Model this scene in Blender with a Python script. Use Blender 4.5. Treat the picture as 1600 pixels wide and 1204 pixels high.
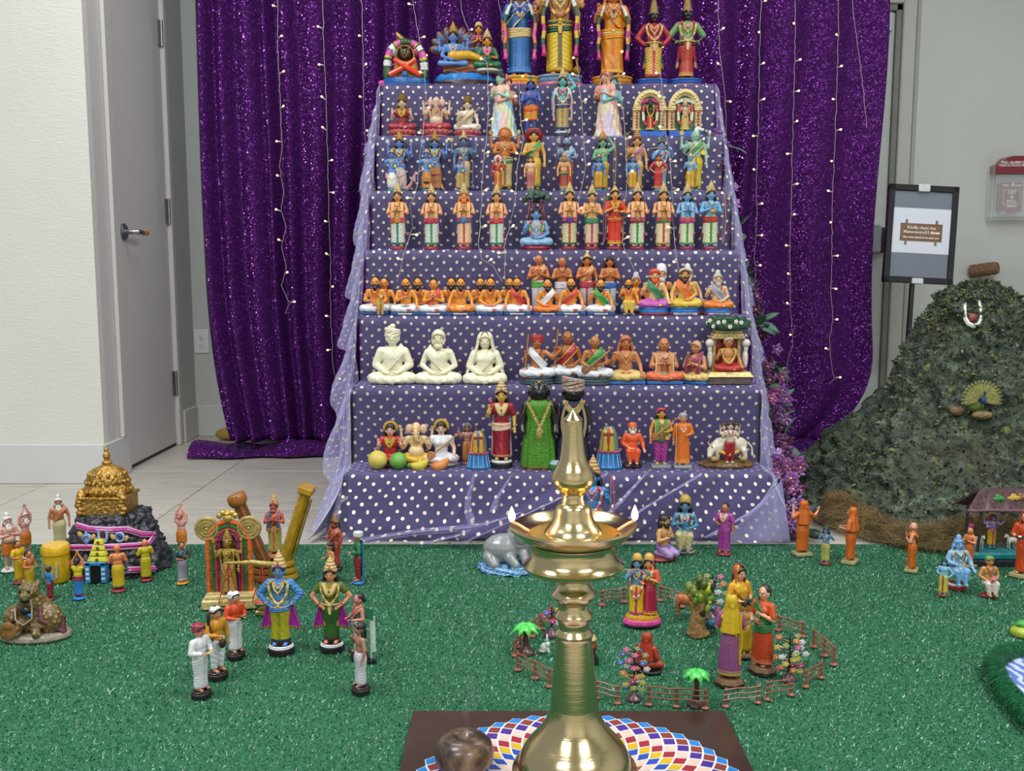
import bpy, math, random
import numpy as np
from mathutils import Vector, Matrix, noise
for _o in list(bpy.data.objects): bpy.data.objects.remove(_o)
SC = bpy.context.scene; COL = SC.collection
PI = math.pi; random.seed(7)
sin, cos, rad = math.sin, math.cos, math.radians

# ------------------------------------------------------------ camera, world, lights, exposure
CH, PITCH, F = 0.80, rad(6.81), 1490.0
cd = bpy.data.cameras.new('camera'); cam = bpy.data.objects.new('camera', cd); COL.objects.link(cam)
cam.location = (0, 0, CH); cam.rotation_euler = (PI/2-PITCH, 0, 0)
cd.sensor_width = 36; cd.lens = F/1600*36; cd.clip_start = .05; SC.camera = cam
wd = bpy.data.worlds.new('world'); SC.world = wd; wd.use_nodes = True
wd.node_tree.nodes['Background'].inputs[0].default_value = (.80, .86, .90, 1)
wd.node_tree.nodes['Background'].inputs[1].default_value = .42
SC.view_settings.view_transform = 'Standard'; SC.view_settings.look = 'None'
SC.view_settings.exposure = 0.10; SC.view_settings.gamma = 1; SC.view_settings.use_curve_mapping = False
def area(x, y, z, sx, sy, power, col=(.95, .98, 1), rot=(0, 0, 0)):
    l = bpy.data.lights.new('ceiling_panel_light', 'AREA'); l.shape = 'RECTANGLE'; l.size = sx; l.size_y = sy
    l.energy = power; l.color = col
    o = bpy.data.objects.new('ceiling_panel_light', l); COL.objects.link(o); o.location = (x, y, z); o.rotation_euler = rot
for lx, ly, lp in ((-1.5, 1.2, 52), (1.5, 1.2, 46), (-1.0, 3.0, 20), (1.5, 3.0, 17), (-1.5, -.9, 50), (1.5, -.9, 46)):
    area(lx, ly, 2.86, 1.2, .6, lp)

# ------------------------------------------------------------ pixel -> point on a plane of the room
_fw = Vector((0, cos(PITCH), -sin(PITCH))); _up = Vector((0, sin(PITCH), cos(PITCH))); _C = Vector((0, 0, CH))
def ray(u, v): return Vector((1, 0, 0))*((u-800)/F) + _up*(-(v-602)/F) + _fw
def atY(u, v, Y): d = ray(u, v); return _C + d*(Y/d.y)
def atZ(u, v, z=0.0): d = ray(u, v); return _C + d*((z-CH)/d.z)
def atX(u, v, X): d = ray(u, v); return _C + d*(X/d.x)
TE = [738, 605, 495, 392, 300, 214, 133]                 # front edges of the seven treads
TY = [2.80+.155*k for k in range(7)]
TZ = [atY(870, TE[k], TY[k]).z for k in range(7)]
XL, XR = -.49, .765
CARPET_Z = .012

# ------------------------------------------------------------ materials
def lin(h):
    h = h.lstrip('#'); c = [int(h[i:i+2], 16)/255 for i in (0, 2, 4)]
    return tuple(x/12.92 if x <= .04045 else ((x+.055)/1.055)**2.4 for x in c)+(1,)
_mc = {}
def newmat(name):
    m = bpy.data.materials.new(name); m.use_nodes = True; nt = m.node_tree
    return m, nt, nt.nodes['Principled BSDF']
def P(hx, rough=.34, metal=0.0, var=.12, bump=.25, bs=60.0, coat=.25):
    k = (hx, rough, metal, var, bump, bs, coat)
    if k in _mc: return _mc[k]
    m, nt, b = newmat('paint_'+hx); N = nt.nodes.new; L = nt.links.new
    tc = N('ShaderNodeTexCoord'); nz = N('ShaderNodeTexNoise'); nz.inputs['Scale'].default_value = bs; nz.inputs['Detail'].default_value = 3
    L(tc.outputs['Object'], nz.inputs['Vector'])
    hs = N('ShaderNodeHueSaturation'); hs.inputs['Color'].default_value = lin(hx)
    mr = N('ShaderNodeMapRange'); mr.inputs['From Min'].default_value = .3; mr.inputs['From Max'].default_value = .7
    mr.inputs['To Min'].default_value = 1-var; mr.inputs['To Max'].default_value = 1+var
    L(nz.outputs['Fac'], mr.inputs['Value']); L(mr.outputs[0], hs.inputs['Value']); L(hs.outputs[0], b.inputs['Base Color'])
    b.inputs['Roughness'].default_value = rough; b.inputs['Metallic'].default_value = metal
    if coat and not metal: b.inputs['Coat Weight'].default_value = coat; b.inputs['Coat Roughness'].default_value = .15
    if bump:
        bp = N('ShaderNodeBump'); bp.inputs['Strength'].default_value = bump; bp.inputs['Distance'].default_value = .01
        L(nz.outputs['Fac'], bp.inputs['Height']); L(bp.outputs[0], b.inputs['Normal'])
    _mc[k] = m; return m
def ORN(a, b2, scale=45.0, thr=.28, rough=.35):
    """painted ground with small raised dabs of a second colour"""
    k = ('orn', a, b2, scale, thr)
    if k in _mc: return _mc[k]
    m, nt, b = newmat('ornament_'+a); N = nt.nodes.new; L = nt.links.new
    tc = N('ShaderNodeTexCoord'); vo = N('ShaderNodeTexVoronoi'); vo.inputs['Scale'].default_value = scale
    L(tc.outputs['Object'], vo.inputs['Vector'])
    lt = N('ShaderNodeMath'); lt.operation = 'LESS_THAN'; lt.inputs[1].default_value = thr; L(vo.outputs['Distance'], lt.inputs[0])
    mx = N('ShaderNodeMix'); mx.data_type = 'RGBA'; L(lt.outputs[0], mx.inputs[0]); mx.inputs[6].default_value = lin(a); mx.inputs[7].default_value = lin(b2)
    L(mx.outputs[2], b.inputs['Base Color']); b.inputs['Roughness'].default_value = rough
    bp = N('ShaderNodeBump'); bp.inputs['Strength'].default_value = .5; bp.inputs['Distance'].default_value = .01; bp.invert = True
    L(vo.outputs['Distance'], bp.inputs['Height']); L(bp.outputs[0], b.inputs['Normal'])
    b.inputs['Coat Weight'].default_value = .2
    _mc[k] = m; return m
GOLD = P('C9A24A', .32, .75, .22, .5, 90); CREAMGOLD = P('D9C084', .4, .15, .18, .5, 80)
DKGOLD = P('8F6A2A', .38, .6, .3, .6, 70)

# ------------------------------------------------------------ geometry collector
class G:
    def __init__(s): s.v = []; s.f = []; s.m = []; s.T = None
    def add(s, vs, fs, m=0):
        n = len(s.v)
        if s.T is not None: vs = [tuple(s.T @ Vector(v)) for v in vs]
        s.v.extend(tuple(v) for v in vs)
        s.f.extend([tuple(i+n for i in f) for f in fs])
        s.m.extend(m if isinstance(m, (list, tuple)) else [m]*len(fs)); return s
    def ell(s, c, r, m=0, seg=14, ring=9, R=None):
        if isinstance(r, (int, float)): r = (r, r, r)
        vs = [Vector((0, 0, r[2]))]
        for i in range(1, ring):
            a = PI*i/ring
            for j in range(seg):
                b = 2*PI*j/seg; vs.append(Vector((r[0]*sin(a)*cos(b), r[1]*sin(a)*sin(b), r[2]*cos(a))))
        vs.append(Vector((0, 0, -r[2])))
        fs = [(0, 1+j, 1+(j+1) % seg) for j in range(seg)]
        for i in range(ring-2):
            for j in range(seg):
                a = 1+i*seg+j; b = 1+i*seg+(j+1) % seg; fs.append((a, a+seg, b+seg, b))
        e = len(vs)-1; o = 1+(ring-2)*seg
        fs += [(e, o+(j+1) % seg, o+j) for j in range(seg)]
        if R is not None: vs = [R @ v for v in vs]
        c = Vector(c); return s.add([v+c for v in vs], fs, m)
    def tube(s, pts, r, m=0, seg=10, closed=False, cap=True, flat=1.0, up=None, mf=None):
        pts = [Vector(p) for p in pts]; n = len(pts)
        rs = r if isinstance(r, (list, tuple)) else [r]*n
        vs = []; pu = None
        for i, p in enumerate(pts):
            t = (pts[(i+1) % n]-pts[i-1]) if closed else (pts[min(i+1, n-1)]-pts[max(i-1, 0)])
            if t.length < 1e-9: t = Vector((0, 0, 1))
            t.normalize()
            u = Vector(up) if up is not None else (pu if pu is not None else (Vector((0, 1, 0)) if abs(t.y) < .9 else Vector((1, 0, 0))))
            u = u-t*u.dot(t)
            if u.length < 1e-6: u = t.orthogonal()
            u.normalize(); w = t.cross(u); pu = u
            for j in range(seg):
                a = 2*PI*j/seg; vs.append(p+u*(cos(a)*rs[i])+w*(sin(a)*rs[i]*flat))
        fs = []; ms = []
        for i in range(n if closed else n-1):
            for j in range(seg):
                a = i*seg+j; b = i*seg+(j+1) % seg; c = ((i+1) % n)*seg
                fs.append((a, b, c+(j+1) % seg, c+j)); ms.append(mf(i, j) if mf else m)
        if cap and not closed:
            fs.append(tuple(reversed(range(seg)))); fs.append(tuple((n-1)*seg+j for j in range(seg))); ms += [ms[0], ms[-1]]
        return s.add(vs, fs, ms)
    def cap(s, p0, p1, r0, r1, m=0, seg=12):
        s.tube([p0, p1], [r0, r1], m, seg); s.ell(p0, r0*.999, m, seg, 7); s.ell(p1, r1*.999, m, seg, 7); return s
    def lathe(s, prof, m=0, seg=28, c=(0, 0, 0), sx=1, sy=1, mod=None, mf=None):
        vs = []; fs = []; ms = []; n = len(prof)
        for i, (r, z) in enumerate(prof):
            for j in range(seg):
                a = 2*PI*j/seg; k = mod(a, z, i) if mod else 1
                vs.append((c[0]+r*k*sx*cos(a), c[1]+r*k*sy*sin(a), c[2]+z))
        for i in range(n-1):
            for j in range(seg):
                a = i*seg+j; b = i*seg+(j+1) % seg
                fs.append((a, b, b+seg, a+seg)); ms.append(mf(2*PI*(j+.5)/seg, i) if mf else m)
        if prof[0][0] > 1e-5: fs.append(tuple(reversed(range(seg)))); ms.append(ms[0])
        if prof[-1][0] > 1e-5: fs.append(tuple((n-1)*seg+j for j in range(seg))); ms.append(ms[-1])
        return s.add(vs, fs, ms)
    def box(s, c, d, m=0, R=None, tap=1.0, bev=0.0):
        x, y, z = d[0]/2, d[1]/2, d[2]/2; vs = []
        if bev:
            b = bev
            for zz, k in ((-z, 1), (-z+b, 0), (z-b, 0), (z, 1)):
                i = b if k else 0
                for X, Y in ((-x+i+0, -y+b*(1 if not k else 1)), (-x+b, -y+i), (x-b, -y+i), (x-i, -y+b), (x-i, y-b), (x-b, y-i), (-x+b, y-i), (-x+i, y-b)):
                    t = tap if zz > 0 else 1; vs.append(Vector((X*t, Y*t, zz)))
            fs = [tuple(reversed(range(8))), tuple(range(24, 32))]
            for q in range(3):
                for j in range(8): fs.append((q*8+j, q*8+(j+1) % 8, q*8+8+(j+1) % 8, q*8+8+j))
        else:
            for zz in (-z, z):
                t = tap if zz > 0 else 1
                for X, Y in ((-x, -y), (x, -y), (x, y), (-x, y)): vs.append(Vector((X*t, Y*t, zz)))
            fs = [(3, 2, 1, 0), (4, 5, 6, 7), (0, 1, 5, 4), (1, 2, 6, 5), (2, 3, 7, 6), (3, 0, 4, 7)]
        if R is not None: vs = [R @ v for v in vs]
        c = Vector(c); return s.add([v+c for v in vs], fs, m)
    def grid(s, fn, nu, nv, m=0, mf=None, wrap=False):
        vs = [fn(i/nu, j/nv) for j in range(nv+1) for i in range(nu+1)]
        fs = []; ms = []
        for j in range(nv):
            for i in range(nu):
                a = j*(nu+1)+i; fs.append((a, a+1, a+nu+2, a+nu+1)); ms.append(mf((i+.5)/nu, (j+.5)/nv) if mf else m)
        return s.add(vs, fs, ms)
    def slab(s, fn, nu, nv, th, m=0, mf=None):
        """a sheet with real thickness: two skins th apart (a vector) joined at the rim"""
        n = len(s.v); th = Vector(th)
        A = [Vector(fn(i/nu, j/nv)) for j in range(nv+1) for i in range(nu+1)]
        B = [p+th for p in A]; K = len(A); fs = []; ms = []
        for j in range(nv):
            for i in range(nu):
                a = j*(nu+1)+i; q = (a, a+1, a+nu+2, a+nu+1); mm = mf((i+.5)/nu, (j+.5)/nv) if mf else m
                fs.append(q); fs.append(tuple(x+K for x in reversed(q))); ms += [mm, mm]
        rim = [i for i in range(nu+1)]+[j*(nu+1)+nu for j in range(1, nv+1)]+[nv*(nu+1)+i for i in range(nu-1, -1, -1)]+[j*(nu+1) for j in range(nv-1, 0, -1)]
        for q in range(len(rim)):
            a, b = rim[q], rim[(q+1) % len(rim)]; fs.append((b, a, a+K, b+K)); ms.append(m)
        return s.add(A+B, fs, ms)
    def mesh(s, name, nm=1, smooth=True):
        me = bpy.data.meshes.new(name); me.from_pydata(s.v, [], s.f)
        for _ in range(max(nm, (max(s.m)+1) if s.m else 1)): me.materials.append(None)
        me.polygons.foreach_set('material_index', s.m)
        me.polygons.foreach_set('use_smooth', [smooth]*len(s.f)); me.update(); return me

def bake(g, name, voxel=.011, smooth=3, extra=None, mf=None):
    me = g.mesh(name+'_raw'); ob = bpy.data.objects.new('tmp', me); COL.objects.link(ob)
    r = ob.modifiers.new('r', 'REMESH'); r.mode = 'VOXEL'; r.voxel_size = voxel; r.use_smooth_shade = True
    if smooth:
        q = ob.modifiers.new('s', 'SMOOTH'); q.iterations = smooth; q.factor = .5
    dg = bpy.context.evaluated_depsgraph_get()
    m2 = bpy.data.meshes.new_from_object(ob.evaluated_get(dg)); bpy.data.objects.remove(ob); bpy.data.meshes.remove(me)
    m2.name = name; m2.materials.clear()
    if extra is not None and extra.v:
        nv = np.empty(len(m2.vertices)*3, dtype=np.float64); m2.vertices.foreach_get('co', nv); nv = nv.reshape(-1, 3)
        fs = [tuple(p.vertices) for p in m2.polygons]; n = len(nv)
        m3 = bpy.data.meshes.new(name); m3.from_pydata([tuple(x) for x in nv]+extra.v, [], fs+[tuple(i+n for i in f) for f in extra.f])
        bpy.data.meshes.remove(m2); m2 = m3
    nm = 1
    if mf:
        idx = [mf(*p.center) for p in m2.polygons]; nm = max(idx)+1
    for _ in range(nm): m2.materials.append(None)
    if mf: m2.polygons.foreach_set('material_index', idx)
    m2.polygons.foreach_set('use_smooth', [True]*len(m2.polygons)); m2.update(); return m2

def creased(me, ang=35):
    try: me.set_sharp_from_angle(angle=rad(ang))
    except Exception: pass
    return me
def link(name, me, mats, parent=None, loc=(0, 0, 0), rot=(0, 0, 0), sc=1):
    o = bpy.data.objects.new(name, me); COL.objects.link(o); o.parent = parent
    o.location = loc; o.rotation_euler = rot; o.scale = (sc, sc, sc) if isinstance(sc, (int, float)) else sc
    for i, s in enumerate(o.material_slots):
        s.link = 'OBJECT'; s.material = mats[min(i, len(mats)-1)]
    return o
def tag(o, label=None, cat=None, group=None, kind=None):
    for k, v in (('label', label), ('category', cat), ('group', group), ('kind', kind)):
        if v: o[k] = v
    return o
def empty(name, loc, rz=0, sc=1, label=None, cat=None, group=None):
    o = bpy.data.objects.new(name, None); COL.objects.link(o); o.location = loc; o.rotation_euler = (0, 0, rz); o.scale = (sc,)*3
    o.empty_display_size = .05
    return tag(o, label, cat, group)
def one(name, g, mats, parent=None, flat=None, **k):
    me = g.mesh(name, smooth=(flat is not True))
    if flat is None: creased(me)
    return link(name, me, mats, parent, **k)
def copytree(o, parent=None):
    c = o.copy(); COL.objects.link(c); c.parent = parent
    for ch in list(o.children): copytree(ch, c)
    return c
def lerp(a, b, t): return a+(b-a)*t
def interp(tab, x): return float(np.interp(x, [t[0] for t in tab], [t[1] for t in tab]))
# ------------------------------------------------------------ the room
WY = 4.62; WX = -1.545; NY = 3.56                        # back wall, door wall, face of the near wall block
def wallmat(name, hx, scale=120, bump=.15, patch=None):
    m, nt, b = newmat(name); N = nt.nodes.new; L = nt.links.new
    tc = N('ShaderNodeTexCoord'); mp = N('ShaderNodeMapping'); mp.inputs['Scale'].default_value = (1, 1, 3); L(tc.outputs['Object'], mp.inputs[0])
    nz = N('ShaderNodeTexNoise'); nz.inputs['Scale'].default_value = scale; nz.inputs['Detail'].default_value = 4; L(mp.outputs[0], nz.inputs['Vector'])
    n2 = N('ShaderNodeTexNoise'); n2.inputs['Scale'].default_value = 2.2; L(tc.outputs['Object'], n2.inputs['Vector'])
    mr = N('ShaderNodeMapRange'); mr.inputs['To Min'].default_value = .94; mr.inputs['To Max'].default_value = 1.05; L(n2.outputs['Fac'], mr.inputs[0])
    hs = N('ShaderNodeHueSaturation'); hs.inputs['Color'].default_value = lin(hx); L(mr.outputs[0], hs.inputs['Value']); L(hs.outputs[0], b.inputs['Base Color'])
    bp = N('ShaderNodeBump'); bp.inputs['Strength'].default_value = bump; bp.inputs['Distance'].default_value = .004
    L(nz.outputs['Fac'], bp.inputs['Height']); L(bp.outputs[0], b.inputs['Normal']); b.inputs['Roughness'].default_value = .7
    return m
M_WALL = wallmat('wall_paint', 'C6C9C4', 90, .12); M_NEAR = wallmat('near_wall_paint', 'D9D8D0', 60, .45)
M_BASE = P('CDCDCB', .5, 0, .02, .0, 10, 0); M_DOOR = P('D0CAC9', .5, 0, .02, .03, 30, .05); M_TRIM = P('C9C5C1', .45, 0, .02, 0, 10, .1)
M_TRIMG = P('A5A39C', .5, 0, .04, .0, 10, .1); M_STEEL = P('9A9CA0', .3, .9, .08, .1, 40)
M_DARK = P('17171A', .5, 0, .05, 0, 10, 0); M_BLACK = P('121115', .32, 0, .08, .05, 30, .3); M_WHITE = P('E9E9EA', .5, 0, .02, 0, 10, 0)
def struct(name, g, mats, parent=None, flat=None): 
    o = one(name, g, mats, parent, flat)
    if parent is None: o['kind'] = 'structure'
    return o
def bx(x0, x1, y0, y1, z0, z1, g=None, m=0, bev=0.0):
    g = g or G(); return g.box(((x0+x1)/2, (y0+y1)/2, (z0+z1)/2), (abs(x1-x0), abs(y1-y0), abs(z1-z0)), m, bev=bev)
# floor: screed below, large stone tiles laid over it as parts
struct('floor', bx(-3.2, 3.6, -2.3, WY+.15, -.06, -.006), [P('8E8A82', .8, 0, .05, .1, 20, 0)])
FLOOR = bpy.data.objects['floor']
def tilemat():
    m, nt, b = newmat('stone_tile'); N = nt.nodes.new; L = nt.links.new
    tc = N('ShaderNodeTexCoord'); mp = N('ShaderNodeMapping'); mp.inputs['Scale'].default_value = (1.2, 9, 1); L(tc.outputs['Object'], mp.inputs[0])
    nz = N('ShaderNodeTexNoise'); nz.inputs['Scale'].default_value = 5; nz.inputs['Detail'].default_value = 8; L(mp.outputs[0], nz.inputs['Vector'])
    oi = N('ShaderNodeObjectInfo'); ad = N('ShaderNodeMath'); ad.operation = 'MULTIPLY_ADD'; ad.inputs[1].default_value = .12; L(oi.outputs['Random'], ad.inputs[0]); L(nz.outputs['Fac'], ad.inputs[2])
    cr = N('ShaderNodeValToRGB'); cr.color_ramp.elements[0].position = .3; cr.color_ramp.elements[1].position = .8
    cr.color_ramp.elements[0].color = lin('A9A297'); cr.color_ramp.elements[1].color = lin('C9C3B8'); L(ad.outputs[0], cr.inputs[0]); L(cr.outputs[0], b.inputs['Base Color'])
    b.inputs['Roughness'].default_value = .38; return m
M_TILE = tilemat(); _tm = None
for iy in range(9):
    for ix in range(11):
        x0 = -1.155+.61*(ix-4)+(.0 if iy % 2 else .0); y0 = 4.1+.3-.61*iy+.002
        if y0+.61 < -.7 : continue
        y1 = min(y0+.606, WY); 
        if iy == 0:
            g = bx(.002, .608, 0, y1-y0, -.006, 0, bev=.0012)
            o = one('tile', g, [M_TILE], FLOOR)
        else:
            if _tm is None: _tm = creased(bx(.002, .608, 0, .606, -.006, 0, bev=.0012).mesh('tile'))
            o = link('tile', _tm, [M_TILE], FLOOR)
        o.location = (x0, y0, 0)
# walls
struct('wall_back', bx(WX-.1, 3.6, WY, WY+.12, 0, 3.0), [M_WALL])
struct('wall_front', bx(-3.2, 3.6, -2.3, -2.2, 0, 3.0), [M_NEAR])
struct('wall_right', bx(3.5, 3.62, -2.3, WY+.1, 0, 3.0), [M_WALL])
struct('ceiling', bx(-3.2, 3.6, -2.3, WY+.1, 2.9, 3.0), [P('DADAD6', .8, 0, .02, .05, 20, 0)])
struct('wall_left', bx(-3.2, WX, NY, NY+.04, 0, 3.0), [M_NEAR])
# door wall: piers either side of the opening
dy0 = atX(205, 729, WX).y; dy1 = atX(280, 692, WX).y
b0 = .128
struct('wall_passage', bx(WX-.12, WX, NY+.04, dy0, 0, 3.0), [M_DOOR])
struct('wall_passage_end', bx(WX-.12, WX, dy1+.05, WY, 0, 3.0), [M_WALL])
struct('wall_passage_top', bx(WX-.12, WX-.001, dy0, dy1+.05, 2.06, 3.0), [M_WALL])
g = G(); bx(-3.2, WX+.008, NY-.012, NY, 0, .152, g, 0, .003); struct('baseboard_left', g, [M_BASE])
g = G(); bx(WX, WX+.012, NY-.012, dy0-.03, 0, .152, g, 0, .003); struct('baseboard_passage', g, [M_BASE])
g = G(); bx(WX, WX+.012, dy1+.06, WY-.012, 0, .152, g, 0, .003); bx(WX, -1.3, WY-.012, WY, 0, .152, g, 0, .003); struct('baseboard_back', g, [M_BASE])
g = G(); bx(-1.30, 3.5, WY-.012, WY, 0, .11, g, 0, .003); struct('baseboard_rear', g, [P('4A4A50', .5, 0, .05, 0, 10, 0)])
# casing (light upright strip) and the grey door with lever and hinges
g = G(); bx(WX, WX+.018, dy0-.10, dy0-.045, .15, 2.9, g, 0, .006); struct('trim_1', g, [M_TRIM])
g = G(); bx(WX-.04, WX+.006, dy0-.04, dy0-.004, 0, 2.06, g, 0, .004); bx(WX-.04, WX+.006, dy1+.004, dy1+.045, 0, 2.06, g, 0, .004); struct('trim_2', g, [M_DOOR])
D = empty('door_1', (WX-.012, dy0, 0)); D['kind'] = 'structure'; DW = dy1-dy0
one('door_leaf', bx(-.035, 0, .003, DW-.003, .012, 2.05, bev=.002), [M_DOOR], D)
for hz in (.30, 1.03, 1.62, ):
    p = {.30: atX(279, 597, WX).z, 1.03: atX(270, 331, WX).z, 1.62: atX(256, 54, WX).z}[hz]
    g = G(); bx(.0, .006, DW-.028, DW+.026, p-.055, p+.055, g, 0, .001); g.tube([(.010, DW, p-.056), (.010, DW, p+.056)], .007, 0, 10)
    one('hinge', g, [M_STEEL], D)
lv = atX(205, 362, WX+.02); ly = lv.y-dy0
H = one('lever_handle', G().lathe([(.001, .0), (.034, .0), (.034, .006), (.028, .011), (.001, .011)], 0, 28), [M_STEEL], D, loc=(.0, ly, lv.z), rot=(0, PI/2, 0))
one('lever', G().tube([(0, 0, .0), (0, 0, .045), (0, .004, .055), (0, .03, .058), (0, .062, .058)], [.010, .010, .0105, .010, .009], 0, 12), [M_STEEL], H)
one('lever_tip', G().tube([(0, .060, .058), (0, .095, .058)], [.0125, .011], 0, 10), [P('A87C3C', .6, 0, .3, .5, 120)], H)['label'] = 'brown taped end of the lever'
one('strike_plate', bx(-.001, .002, .004, .02, lv.z-.05, lv.z+.05), [M_STEEL], D)
one('door_seal', bx(-.03, .0, .003, DW-.003, .0, .012), [M_DARK], D)
# wall socket
s = atY(315, 533, WY); g = bx(s.x-.037, s.x+.037, WY-.006, WY, s.z-.058, s.z+.058, bev=.003)
so = one('wall_socket', g, [M_WHITE]); tag(so, 'white double electric socket low on the wall beside the purple curtain', 'socket')
for dz in (-.02, .02):
    g = G().lathe([(.001, 0), (.016, 0), (.016, .003), (.001, .003)], 0, 20, sy=.8); f = one('socket_face', g, [M_WHITE], so, loc=(s.x, WY-.006, s.z+dz), rot=(PI/2, 0, 0))
    g = G(); g.box((-.005, .004, .003), (.002, .007, .001), 0); g.box((.005, .004, .003), (.002, .006, .001), 0); g.box((0, -.006, .003), (.004, .004, .001), 0)
    one('slot', g, [M_DARK], f)
# right-hand door in the back wall
fx = [atY(u, 200, WY).x for u in (1393, 1405, 1418, 1424, 1431)]
zt = atY(1390, 19, WY).z
D2 = empty('door_2', (0, WY, 0)); D2['kind'] = 'structure'
one('door_leaf', bx(fx[0]-.92, fx[0]-.012, -.012, -.002, .01, zt-.006, bev=.001), [P('C2C6C2', .45, 0, .03, .02, 20, .1)], D2)
g = G(); bx(fx[0]-.012, fx[0]+.016, -.03, 0, 0, zt+.03, g, 0, .003); bx(fx[0]-.93, fx[0]+.016, -.03, 0, zt, zt+.03, g, 0, .003); one('door_stop', g, [P('7D7C76', .5, 0, .08, 0, 10, 0)], D2)
g = G(); bx(fx[0]+.016, fx[2]+.004, -.042, 0, 0, zt+.075, g, 0, .005); bx(fx[0]-.99, fx[0]+.016, -.042, 0, zt+.03, zt+.075, g, 0, .005); one('door_frame', g, [P('B9B9B2', .45, 0, .03, 0, 10, .1)], D2)
h = atY(1386, 33, WY-.02); one('hinge', bx(h.x-.022, h.x+.02, -.046, -.012, h.z-.05, h.z+.035, bev=.003), [P('B8BCC2', .4, .3, .05, 0, 10)], D2)
h = atY(1368, 375, WY-.06)
g = bx(h.x-.06, h.x+.028, -.075, -.012, h.z-.065, h.z+.07, bev=.012); bx(h.x-.7, h.x-.06, -.06, -.03, h.z-.03, h.z+.03, g, 0, .006)
one('crash_bar', g, [P('8C9096', .4, .4, .05, .05, 20)], D2); 
g = G(); g.box((h.x+.042, -.05, h.z+.01), (.02, .03, .035), 0); g.box((h.x+.042, -.05, h.z-.035), (.02, .03, .035), 0); g.box((h.x+.042, -.04, h.z), (.008, .02, .12), 0); one('latch', g, [M_DARK], D2)
g = G(); bx(fx[3]-.001, fx[4]-.003, WY-.012, WY, .11, 2.9, g, 0, .003); struct('trim_3', g, [M_TRIMG])
# ------------------------------------------------------------ fire alarm pull station
c = atY(1575, 294, WY); S = empty('fire_alarm_station', (c.x, WY, c.z), label='red fire alarm pull station under a clear cover high on the right wall', cat='fire alarm')
sw = WY/F; w = 70*sw/1.0; 
M_RED = P('7C1828', .35, 0, .05, 0, 10, .4); M_LET = P('F2E6E8', .5, 0, 0, 0, 10, 0)
def clearmat():
    m, nt, b = newmat('clear_plastic'); b.inputs['Base Color'].default_value = (.8, .82, .84, 1); b.inputs['Roughness'].default_value = .1
    t = nt.nodes.new('ShaderNodeBsdfTransparent'); x = nt.nodes.new('ShaderNodeMixShader'); x.inputs[0].default_value = .22
    nt.links.new(t.outputs[0], x.inputs[1]); nt.links.new(b.outputs[0], x.inputs[2]); nt.links.new(x.outputs[0], nt.nodes['Material Output'].inputs[0]); return m
def text(txt, size, mat, parent, loc, rot=(PI/2, 0, 0), name='lettering', ext=.0003, bold=0, align='CENTER'):
    cu = bpy.data.curves.new('t', 'FONT'); cu.body = txt; cu.size = size; cu.align_x = align; cu.align_y = 'CENTER'; cu.extrude = ext; cu.offset = bold; cu.resolution_u = 3
    ob = bpy.data.objects.new('t', cu); COL.objects.link(ob); dg = bpy.context.evaluated_depsgraph_get()
    me = bpy.data.meshes.new_from_object(ob.evaluated_get(dg)); bpy.data.objects.remove(ob); me.materials.clear(); me.materials.append(None)
    return link(name, me, [mat], parent, loc, rot)
g = G(); g.box((0, -.003, -.02), (.20, .006, .235), 0, bev=.002); one('back_plate', g, [P('C8CCCC', .4, 0, .03, 0, 10, .2)], S)
g = G()
for a, b_, c_, d_ in ((-.105, -.092, -.145, .10), (.092, .105, -.145, .10)): bx(a, b_, -.062, -.004, c_, d_, g, 0, .004)
bx(-.105, .105, -.062, -.004, -.155, -.138, g, 0, .006); bx(-.092, .092, -.064, -.060, -.138, .06, g, 0, .001)
for xx in (-.07, .06): bx(xx, xx+.035, -.07, -.062, -.13, -.112, g, 0, .003)
one('clear_cover', g, [clearmat()], S)
g = G(); pts = [(-.095, .062), (.095, .062), (.095, .10), (.07, .112), (.05, .135), (.02, .143), (-.02, .143), (-.05, .135), (-.07, .112), (-.095, .10)]
g.add([(x, -.075, z) for x, z in pts]+[(x, -.004, z) for x, z in pts], [tuple(range(10)), tuple(reversed(range(10, 20)))]+[((i+1) % 10, i, i+10, (i+1) % 10+10) for i in range(10)])
HD = one('alarm_head', g, [M_RED], S); text('PULL ALARM DOWN', .0165, M_LET, HD, (0, -.0756, .112), bold=.0004); text('THEN ACTIVATE FIRE ALARM', .0135, M_LET, HD, (0, -.0756, .098), bold=.0003)
g = G(); g.box((-.008, -.03, -.045), (.104, .045, .135), 0, bev=.004); PU = one('pull_handle', g, [M_RED], S)
text('FIRE   ALARM', .0155, M_LET, PU, (-.006, -.0534, .008), bold=.0004)
g = G(); g.lathe([(.001, 0), (.008, 0), (.008, .002), (.001, .002)], 0, 16); one('flame_mark', g, [M_LET], PU, loc=(-.006, -.0534, .012), rot=(PI/2, 0, 0))
text('LIFT\n&\nPULL', .021, M_LET, PU, (-.006, -.0534, -.045), bold=.0008)
g = G()
for a in ((-.046, .034, -.0125, -.0105), (-.046, .034, -.0795, -.0775)): bx(a[0], a[1], -.0536, -.052, a[2], a[3], g)
bx(-.046, -.044, -.0536, -.052, -.079, -.011, g); bx(.032, .034, -.0536, -.052, -.079, -.011, g); one('outline', g, [M_LET], PU, flat=True)
one('label_strip', bx(-.03, .018, -.0536, -.052, -.092, -.083), [P('E6D3C6', .5)], PU)
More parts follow.
